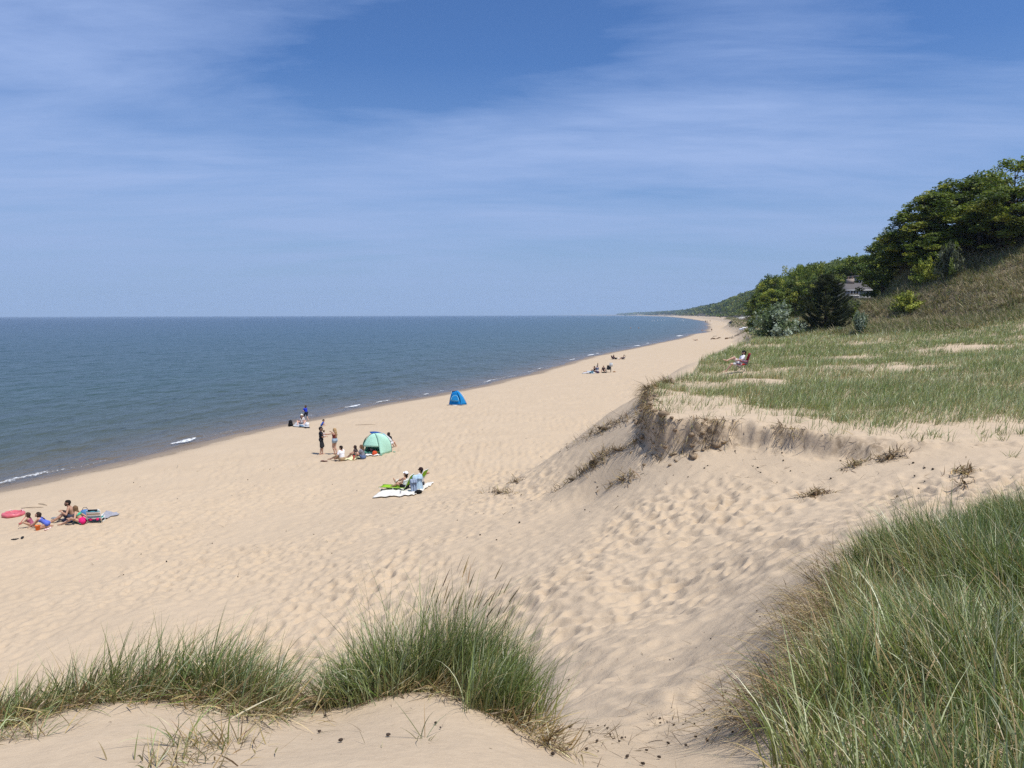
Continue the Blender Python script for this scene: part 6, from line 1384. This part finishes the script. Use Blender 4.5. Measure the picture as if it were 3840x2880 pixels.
def camp_chair(lab, pos, rz, cloth_m, sc=1.0, low=False):
    r = thing('camp_chair', lab, 'camp chair', tuple(pos), rz); r.scale = (sc,) * 3; W = .27; ST = simple('chair_steel', (.10, .095, .09), .45, .1, 10, .5); h = .25 if low else .40
    G = np.array([[[x * W, y, h + .03 * y + .05 * x * x - .05 * math.sin(PI * (y + .22) / .46)] for x in np.linspace(-1, 1, 9)] for y in np.linspace(-.22, .26, 8)]); MB().slab(G, .01).build('seat', cloth_m, r, None, 0, True)
    G = np.array([[[x * W * (1 + .06 * q), -.22 - .22 * q - .05 * (1 - x * x), h + .58 * q] for x in np.linspace(-1, 1, 9)] for q in np.linspace(0, 1, 8)]); bk = MB().slab(G, .012).build('backrest', cloth_m, r, None, 0, True)
    for s in (-1, 1):
        MB().tube([[s * .30, -.24, .0], [s * .30, -.30, h + .15], [s * .285, -.46, h + .60]], .012, 6).build('back_pole', ST, r, None, 0, True)
        G = np.array([[[s * (.31 + .045 * x), y, h + .20 + .02 * math.sin(y * 6)] for x in np.linspace(-1, 1, 3)] for y in np.linspace(-.30, .24, 6)]); MB().slab(G, .012).build('armrest', cloth_m, r, None, 0, True)
        MB().tube([[s * .30, .23, h + .19], [s * .30, .25, .0]], .012, 6).build('front_leg', ST, r, None, 0, True)
        MB().tube([[s * .29, -.24, .02], [s * .28, .25, h + .01]], .010, 6).build('brace', ST, r, None, 0, True); MB().tube([[s * .29, .25, .02], [s * .28, -.24, h + .01]], .010, 6).build('brace', ST, r, None, 0, True)
        G = np.array([[[s * .285, -.28 + .5 * q * u, h + .02 + (.20 - .0 * u) * q] for u in np.linspace(0, 1, 5)] for q in np.linspace(0, 1, 4)]); MB().slab(G, .006).build('side_panel', clothm('chair_side', (.20, .19, .24)), r)
    MB().tube([[-.29, .25, .03], [.28, -.24, .03]], .010, 6).build('brace', ST, r); 
    return r, bk
REDC = clothm('chair_red', (.34, .012, .018)); cr, bk = camp_chair('red folding camp chair standing on the grassy dune plateau', CM + [.03, 0, 0], R(84), REDC, 1.06)
MB().lathe([(0, 0), (.045, 0), (.045, .004), (0, .004)], 16, (0, -.462, .87), rotm('X', R(69))).build('badge', simple('badge_pale', (.75, .45, .42), .5), bk)
camp_chair('empty black camp chair next to the notice board', ground(2282, 1396, 10), R(165), BLACK, 1.05)
camp_chair('low chair under the person in dark red', ground(2300, 1348, 10), R(-70), clothm('maroon', (.09, .02, .03)), .95, True)
camp_chair('low chair under the leaning sunbather', ground(2338, 1348, 10), R(80), clothm('dark_blue_c', (.05, .04, .06)), .95, True)
sheet('beach_towel', 'thin pale towel under the lying person of the far group', 'towel', [(2182, 1401), (2190, 1398), (2232, 1398), (2228, 1402)], (.5, .5, .5), seed=12, n=14)
lump('beach_bag', 'teal bag beside the lying person of the far group', 'bag', 2218, 1401, (.35, .2, .22), (.07, .17, .22), 51); lump('beach_bag', 'dark purple bag in front of the wooden post', 'bag', 2240, 1400, (.35, .2, .26), (.06, .035, .075), 52); lump('beach_bag', 'flat black bag in front of the bending person', 'bag', 2266, 1399, (.45, .2, .14), (.015, .015, .018), 53)
lump('beach_bag', 'small black bag between the farther pair', 'bag', 2310, 1348, (.28, .2, .26), (.02, .018, .02), 54); lump('beach_bag', 'small white bag between the farther pair', 'bag', 2319, 1346, (.2, .15, .14), (.7, .68, .66), 55)
lump('dry_weed', 'small orange brown clump of dry weed right of the notice board', 'dry weed', 2301, 1396, (.3, .2, .12), (.33, .17, .07), 56)
# ---- driftwood and far bits
def log(lab, a, b, r0, mt=WOOD_B, bow=.1):
    p, q = ground(*a, 30), ground(*b, 30); d = q - p; t = np.linspace(0, 1, 7)[:, None]; pts = d * t + np.array([0, 0, r0 * .7]) + np.array([0, 0, 1.0]) * bow * np.sin(t * 9) * r0 * 2
    tag(MB().tube(pts, [r0 * .7, r0, r0 * 1.1, r0 * .9, r0, r0 * .8, r0 * .5], 8).build('driftwood_log', mt, None, tuple(p), 0, True), lab, 'log')
log('long crooked driftwood log lying on the far beach', (2666, 1273), (2702, 1269), .22, WOOD_B, .6); log('thin pale driftwood pole behind the long crooked log', (2674, 1262), (2688, 1261), .14, WOOD_G); log('short thick driftwood log beside the dark chairs', (2720, 1272), (2732, 1270), .30)
DKW = simple('dark_wood_chair', (.03, .025, .025), .7)
def deck_chair(lab, px, py, rz, sc=1.0):
    p = ground(px, py, 30); r = thing('deck_chair', lab, 'chair', tuple(p), rz); r.scale = (sc,) * 3
    MB().slab(np.array([[[x * .28, .3 - .6 * q, .40 - .12 * q] for x in (-1, 1)] for q in (0, .5, 1)]), .03).build('seat', DKW, r); MB().slab(np.array([[[x * .26 * (1 - .2 * q * q), -.28 - .30 * q, .28 + .75 * q] for x in (-1, -.3, .3, 1)] for q in (0, .5, .9, 1)]), .03).build('backrest', DKW, r)
    for s in (-1, 1): MB().box((s * .32, .0, .52), (.12, .66, .03)).build('armrest', DKW, r); MB().box((s * .31, .28, .26), (.04, .08, .5)).build('leg', DKW, r); MB().tube([[s * .30, .2, .3], [s * .30, -.5, .02]], .035, 5).build('leg', DKW, r)
deck_chair('dark slatted deck chair facing the lake on the far beach, left one of two', 2740, 1270, R(80), 1.15); deck_chair('dark slatted deck chair just right of the other, on the far beach', 2748, 1269, R(80), 1.2)
deck_chair('small dark chair at the left end of a far pair below the bluff', 2737, 1226, R(60), 1.2); deck_chair('small dark chair at the right end of a far pair below the bluff', 2751, 1225, R(-60), 1.2)
p = ground(2742, 1213, 30); r = thing('dome_tent', 'tiny dark dome tent at the foot of the far bluff', 'tent', tuple(p), 0); MB().lathe([(1.5, 0), (1.42, .55), (1.1, 1.05), (.55, 1.35), (0, 1.45)], 14).build('canopy', BLACK, r, None, 0, True); MB().box((0, -1.40, .4), (.7, .12, .8)).build('entrance', clothm('tent_door', (.06, .06, .08)), r)
for i, (px, py) in enumerate([(2445, 1206.5), (2453.5, 1205.5), (2466, 1204.5), (2480, 1203.5), (2492, 1202.5), (2558, 1202.5), (2563, 1206)]):
    q = onz(px, py, WZ); tag(MB().tube([[0, 0, -.6], [0, 0, 1.5]], .24, 6).tube([[0, 0, 1.5], [0, 0, 1.75]], [.24, .1], 6).build('marker_buoy', WHITE_P, None, tuple(q), 0, True), 'tiny white marker pole standing in the far water', 'marker', 'white markers in the far water')
for px, py, lab in [(2395, 1231, 'dark head of a far swimmer, right one of two'), (2365, 1231, 'dark head of a far swimmer, left one of two'), (2633, 1240, 'dark bather wading beside the far sand spit')]:
    q = onz(px, py, WZ); S = SDF(); S.cone((0, 0, -.2), (0, 0, .30), .26, .22, .1); S.cone((0, 0, .5), (0, 0, .62), .16, .15, .1); S.cone((-.2, 0, .1), (.2, 0, .1), .2, .2, .1); o = tag(link('person', S.mesh('person', simple('skin_tan', SKINS['tan']), .05), None, tuple(q)), lab, 'person')
    S = SDF(); S.cone((0, .02, .60), (0, .02, .68), .16, .15, .05); link('hair', S.mesh('hair', BLACK, .05), o)
# ---- stairs from the bluff to the beach
def stairs(lab, foot, head, d0, d1, mt, wid=1.2, infill=True):
    a = at(foot[0], foot[1], d0); b = at(head[0], head[1], d1); a[2] = gz(a[0], a[1]); r = thing('beach_stairs', lab, 'stairs', tuple(a), 0); v = b - a; L = np.linalg.norm(v[:2]); sd_ = np.array([-v[1], v[0], 0]) / L * wid / 2
    for s in (-1, 1): 
        G = np.array([[sd_ * s + v * t + np.array([0, 0, h]) for h in (.0, .45)] for t in np.linspace(0, 1, 6)]); MB().slab(G, .12).build('stringer', WOOD_G, r)
        if infill: MB().slab(np.array([[sd_ * s * 1.04 + v * t + np.array([0, 0, h]) for h in (.55, 1.55)] for t in np.linspace(.12, 1, 6)]), .06).build('railing', mt, r)
        MB().tube([sd_ * s * 1.04 + np.array([0, 0, 1.6]), sd_ * s * 1.04 + v + np.array([0, 0, 1.6])], .07, 6).build('handrail', mt, r)
    m = MB(); n = int(abs(v[2]) / .19)
    for i in range(n): m.box(v * (i + .5) / n + np.array([0, 0, .42]), (wid * .95, .30, .05), rotm('Z', math.atan2(v[1], v[0]) + PI / 2))
    m.build('treads', WOOD_G, r)
    m = MB()
    for t in (.25, .5, .75, .98):
        q = v * t; zz = gz(a[0] + q[0], a[1] + q[1]) - a[2] - .3
        for s in (-1, 1): m.tube([q + sd_ * s + [0, 0, 1.5], np.array([q[0] + sd_[0] * s, q[1] + sd_[1] * s, min(zz, q[2])])], .08, 6)
    m.build('support_posts', WOOD_G, r)
stairs('long white railed wooden stairs climbing from the far beach to the bluff', (2764, 1240), (2842, 1187), 470, 500, WHITE_P, 1.6)
stairs('lower grey wooden stairs with a landing, in front of the white railed ones', (2764, 1266), (2801, 1243), 300, 322, WOOD_G, 1.4, False)
p = at(2811, 1246, 322); r = thing('stair_landing', 'open timber frame landing at the top of the lower grey stairs', 'landing', tuple(p), 0)
for x_ in (-2.2, 2.2): MB().box((x_, 0, .2), (.2, .2, 3.0)).build('post', WOOD_G, r)
for z_ in (-.3, 1.5): MB().box((0, -.12, z_), (4.9, .12, .22)).build('rail', WOOD_G, r)
for px, py, L, c, lab in [(2786, 1238, 4.2, (.55, .62, .74), 'pale blue kayak stored beneath the white railed stairs'), (2795, 1233, 3.6, (.70, .72, .74), 'white rowing boat stored behind the kayak beneath the stairs')]:
    p = ground(px, py, 60); r = thing('kayak', lab, 'boat', tuple(p), .3); G = np.array([[[x * L / 2, math.sin(t) * .42 * math.sqrt(max(0.002, 1 - abs(x) ** 2.5)), .38 - .36 * math.cos(t) * math.sqrt(max(0.002, 1 - abs(x) ** 3))] for t in np.linspace(-PI * .98, PI * .98, 14)] for x in np.linspace(-1, 1, 13)]); MB().slab(G, .02).build('hull', simple('hull' + lab[:5], c, .35), r, None, 0, True); MB().ell((0, 0, .74), (.5, .25, .06), 12).build('cockpit', BLACK, r, None, 0, True)
# ---- the house on the hill
def house():
    d = 150.0; a = at(3205, 1114, d); k = d / FPX; r = thing('house', 'grey shingled house with a white three pane window among the hill trees', 'house', (a[0], a[1], a[2] - .4), R(-4))
    WALL = simple('grey_shingle', (.26, .265, .265), .8, .1, 6, .2, .3); ROOF = simple('roof_shingle', (.115, .105, .10), .85, .15, 6, .15, .4); GL = simple('window_glass', (.012, .014, .016), .08, .05, 3, .6); BRK = simple('chimney_brick', (.31, .255, .215), .85, .2, 20, .1)
    X = lambda px: (px - 3205) * k
    h1 = (1114 - 1087) * k + .4; BASE = 2.2; w0, w1 = X(3173), X(3262); W = w1 - w0; cx = (w0 + w1) / 2; D = 7.0
    MB().box((cx, D / 2, h1 / 2 - BASE / 2), (W, D, h1 + BASE)).build('wall', WALL, r)
    rz_ = (1087 - 1059) * k
    G = np.array([[[w0 - .35 + (W + .7) * u, -.16 + v * (D / 2 + .16), h1 - .12 + rz_ * 1.08 * v] for u in np.linspace(0, 1, 5)] for v in np.linspace(0, 1, 4)]); rf = MB().slab(G, -.18).build('roof', ROOF, r)
    G = np.array([[[w0 - .35 + (W + .7) * u, D / 2 + v * (D / 2 + .45), h1 - .12 + rz_ * 1.08 * (1 - v)] for u in np.linspace(0, 1, 5)] for v in np.linspace(0, 1, 4)]); MB().slab(G, -.18).build('roof', ROOF, r)
    for xx in (w0 + .03, w1 - .03): MB().add([[xx - .03, .02, h1], [xx - .03, D - .02, h1], [xx - .03, D / 2, h1 + rz_ * .96], [xx + .03, .02, h1], [xx + .03, D - .02, h1], [xx + .03, D / 2, h1 + rz_ * .96]], [[0, 1, 4, 3], [1, 2, 5, 4], [2, 0, 3, 5]], [[0, 2, 1], [3, 4, 5]]).build('gable', WALL, r)
    MB().box((cx, -.19, h1 - .10), (W + .8, .06, .16)).build('gutter', WHITE_P, rf)
    c = MB().box((X(3211), D / 2, h1 + rz_ + .25), ((3224 - 3199) * k, .8, 1.0)).build('chimney', BRK, r)
    for s in (-.38, .38): MB().lathe([(.16, 0), (.13, .45), (.16, .45), (.16, .5), (0, .5)], 12, (X(3211) + s, D / 2, h1 + rz_ + .75)).build('chimney_pot', simple('clay', (.42, .30, .22), .8), c)
    x0, x1 = X(3188), X(3219); z0, z1 = (1114 - 1107) * k + .4, (1114 - 1088) * k + .35; w_ = MB()
    ww = x1 - x0
    for q in (0, 1 / 3, 2 / 3, 1): w_.box((x0 + ww * q, -.05, (z0 + z1) / 2), (.10, .10, z1 - z0 + .10))
    for z_ in (z0, z1): w_.box(((x0 + x1) / 2, -.052, z_), (ww + .12, .09, .11))
    wo = w_.build('window', WHITE_P, r)
    for q in range(3): MB().box((x0 + ww * (q + .5) / 3, -.02, (z0 + z1) / 2), (ww / 3 - .12, .05, z1 - z0 - .12)).build('pane', GL, wo)
    MB().box(((x0 + x1) / 2, -.09, z0 - .10), (ww + .3, .18, .07)).build('sill', WHITE_P, wo)
    MB().box((cx - .5, -1.4, .12), (W + .6, 2.6, .14)).build('deck', WOOD_G, r)
    m = MB()
    for q in np.linspace(w0 - .8, w0 + 1.2, 9): m.box((q, -2.6, .55), (.05, .05, .75))
    m.box((w0 + .2, -2.6, .95), (2.2, .07, .06)); m.build('deck_railing', WOOD_G, r)
    # upper gable block behind
    b0, b1 = X(3256), X(3280); z0 = h1 - .5; zt = (1114 - 1036) * k + .4
    MB().box(((b0 + b1) / 2, D + 2, zt / 2), (b1 - b0, 4, zt)).build('wall', simple('pale_wall', (.40, .39, .37), .8, .08), r)
    MB().box(((b0 + b1) / 2, D + 2, zt + .22), (b1 - b0 + .5, 4.6, .42)).build('roof', ROOF, r)
house()
# ------------------------------------------------------------------ sky and sun
SUN_EL = R(66); SUN_AZ = math.atan2(0.72, -0.46)      # clockwise from +y
sd = np.array([math.sin(SUN_AZ) * math.cos(SUN_EL), math.cos(SUN_AZ) * math.cos(SUN_EL), math.sin(SUN_EL)])
sun = bpy.data.lights.new('sun', 'SUN'); sun.energy = 4.8; sun.angle = R(0.53); sun.color = (1.0, 0.955, 0.89)
so = bpy.data.objects.new('sun', sun); COL.objects.link(so)
so.rotation_euler = Vector(sd).to_track_quat('Z', 'Y').to_euler(); so.location = (30, -30, 80)
w = bpy.data.worlds.new('World'); C.world = w; w.use_nodes = True
def sky():
    nt = w.node_tree; nt.nodes.clear(); N = NT(nt)
    out = N.n('ShaderNodeOutputWorld'); bg = N.n('ShaderNodeBackground', i_Strength=0.09)
    st = N.n('ShaderNodeTexSky'); st.sky_type = 'NISHITA'; st.sun_disc = False; st.sun_elevation = SUN_EL; st.sun_rotation = SUN_AZ
    st.altitude = 180; st.air_density = 1.0; st.dust_density = 1.2; st.ozone_density = 2.5
    tc = N.n('ShaderNodeTexCoord'); d = tc.outputs['Generated']
    sp = N.n('ShaderNodeSeparateXYZ'); N.l(d, sp.inputs[0])
    zc = N.math('MAXIMUM', sp.outputs[2], 0.0)
    k = N.math('DIVIDE', 1.0, N.math('ADD', zc, 0.10))
    u = N.math('MULTIPLY', sp.outputs[0], k); v = N.math('MULTIPLY', sp.outputs[1], k)
    cb = N.n('ShaderNodeCombineXYZ'); N.l(u, cb.inputs[0]); N.l(v, cb.inputs[1])
    # thin high cloud sheet: streaks drawn out along one wind direction
    mp = N.n('ShaderNodeMapping'); mp.inputs['Rotation'].default_value = (0, 0, R(-24)); mp.inputs['Scale'].default_value = (0.42, 1.0, 1); N.l(cb.outputs[0], mp.inputs[0])
    a = N.n('ShaderNodeTexNoise', i_Scale=0.75, i_Detail=9.0, i_Roughness=0.56, i_Distortion=1.2); N.l(mp.outputs[0], a.inputs['Vector'])
    mp2 = N.n('ShaderNodeMapping'); mp2.inputs['Rotation'].default_value = (0, 0, R(28)); mp2.inputs['Scale'].default_value = (0.55, 1.3, 1); mp2.inputs['Location'].default_value = (3.3, 1.7, 0); N.l(cb.outputs[0], mp2.inputs[0])
    b = N.n('ShaderNodeTexNoise', i_Scale=1.6, i_Detail=10.0, i_Roughness=0.62, i_Distortion=0.5); N.l(mp2.outputs[0], b.inputs['Vector'])
    def blob(cx, cy, rx, ry):
        e1 = N.math('DIVIDE', N.math('SUBTRACT', u, cx), rx); e2 = N.math('DIVIDE', N.math('SUBTRACT', v, cy), ry)
        return N.math('POWER', 2.718, N.math('MULTIPLY', N.math('ADD', N.math('MULTIPLY', e1, e1), N.math('MULTIPLY', e2, e2)), -1.0))
    th = N.math('ADD', N.math('MULTIPLY_ADD', a.outputs[0], 1.25, -.12), N.math('MULTIPLY_ADD', b.outputs[0], 0.85, -.22))
    mp3 = N.n('ShaderNodeMapping'); mp3.inputs['Rotation'].default_value = (0, 0, R(-38)); mp3.inputs['Scale'].default_value = (0.40, 1.7, 1); N.l(cb.outputs[0], mp3.inputs[0])
    c3 = N.n('ShaderNodeTexNoise', i_Scale=2.4, i_Detail=9.0, i_Roughness=0.66, i_Distortion=1.4); N.l(mp3.outputs[0], c3.inputs['Vector'])
    th = N.math('ADD', th, N.math('MULTIPLY_ADD', c3.outputs[0], 0.26, -.13))
    for (cx, cy, rx, ry, g) in SKYB:
        th = N.math('ADD', th, N.math('MULTIPLY', blob(cx, cy, rx, ry), g))
    cl = N.ramp(th, [(0.40, 0.0), (0.58, 0.27), (0.80, 0.60), (1.02, 0.92)])
    skyc = N.mix(1.0, st.outputs[0], SKYTINT, 'MULTIPLY')
    c = N.mix(cl, skyc, CLOUDC)
    c = N.mix(N.ramp(sp.outputs[2], [(0.0, 1.0), (0.05, 0.8), (0.16, 0.3), (0.3, 0.0)]), c, HORC)
    N.l(c, bg.inputs[0]); N.l(bg.outputs[0], out.inputs[0])
def sv(px, py):
    d = ray(px, py); d = d / np.linalg.norm(d); k = 1 / (max(d[2], 0) + 0.10)
    return d[0] * k, d[1] * k
SKYTINT = (0.62, 0.92, 1.36)
CLOUDC = (4.0, 5.5, 9.2)
HORC = (3.5, 4.95, 7.8)
SKYB = []
for (px, py, rx, ry, g) in [(1500, 230, .7, .55, -.34), (1100, 330, .45, .3, -.18), (2000, 120, .5, .3, -.2), (3700, 60, .45, .5, -.35), (2450, 650, .0001, .0001, 0),
                            (200, 120, .7, .5, .26), (100, 900, 1.2, 1.6, .26), (1500, 640, 1.3, .8, .16), (2900, 500, .9, .6, .14), (2700, 850, 1.2, 1.0, -.08)]:
    u_, v_ = sv(px, py); SKYB.append((u_, v_, rx, ry, g))
sky()
C.view_settings.view_transform = 'Standard'; C.view_settings.look = 'None'; C.view_settings.exposure = 0.0; C.view_settings.gamma = 1.0
C.cycles.max_bounces = 6; C.cycles.diffuse_bounces = 3; C.cycles.glossy_bounces = 2; C.cycles.transmission_bounces = 3; C.cycles.transparent_max_bounces = 8; C.cycles.volume_bounces = 0
C.cycles.caustics_reflective = False; C.cycles.caustics_refractive = False
C.cycles.use_denoising = False
# ------------------------------------------------------------------ air
def haze():
    m, nt = newmat('haze'); N = NT(nt); out = N.n('ShaderNodeOutputMaterial'); v = N.n('ShaderNodeVolumePrincipled')
    v.inputs['Color'].default_value = (.62, .80, 1.0, 1); v.inputs['Density'].default_value = 0.000085; v.inputs['Anisotropy'].default_value = 0.0
    N.l(v.outputs[0], out.inputs['Volume'])
    o = MB().box((0, 13000, 32), (52000, 27000, 92)).build('haze', m)
    tag(o, 'thin bluish air fading the far shore', 'haze', None, 'stuff')
haze()
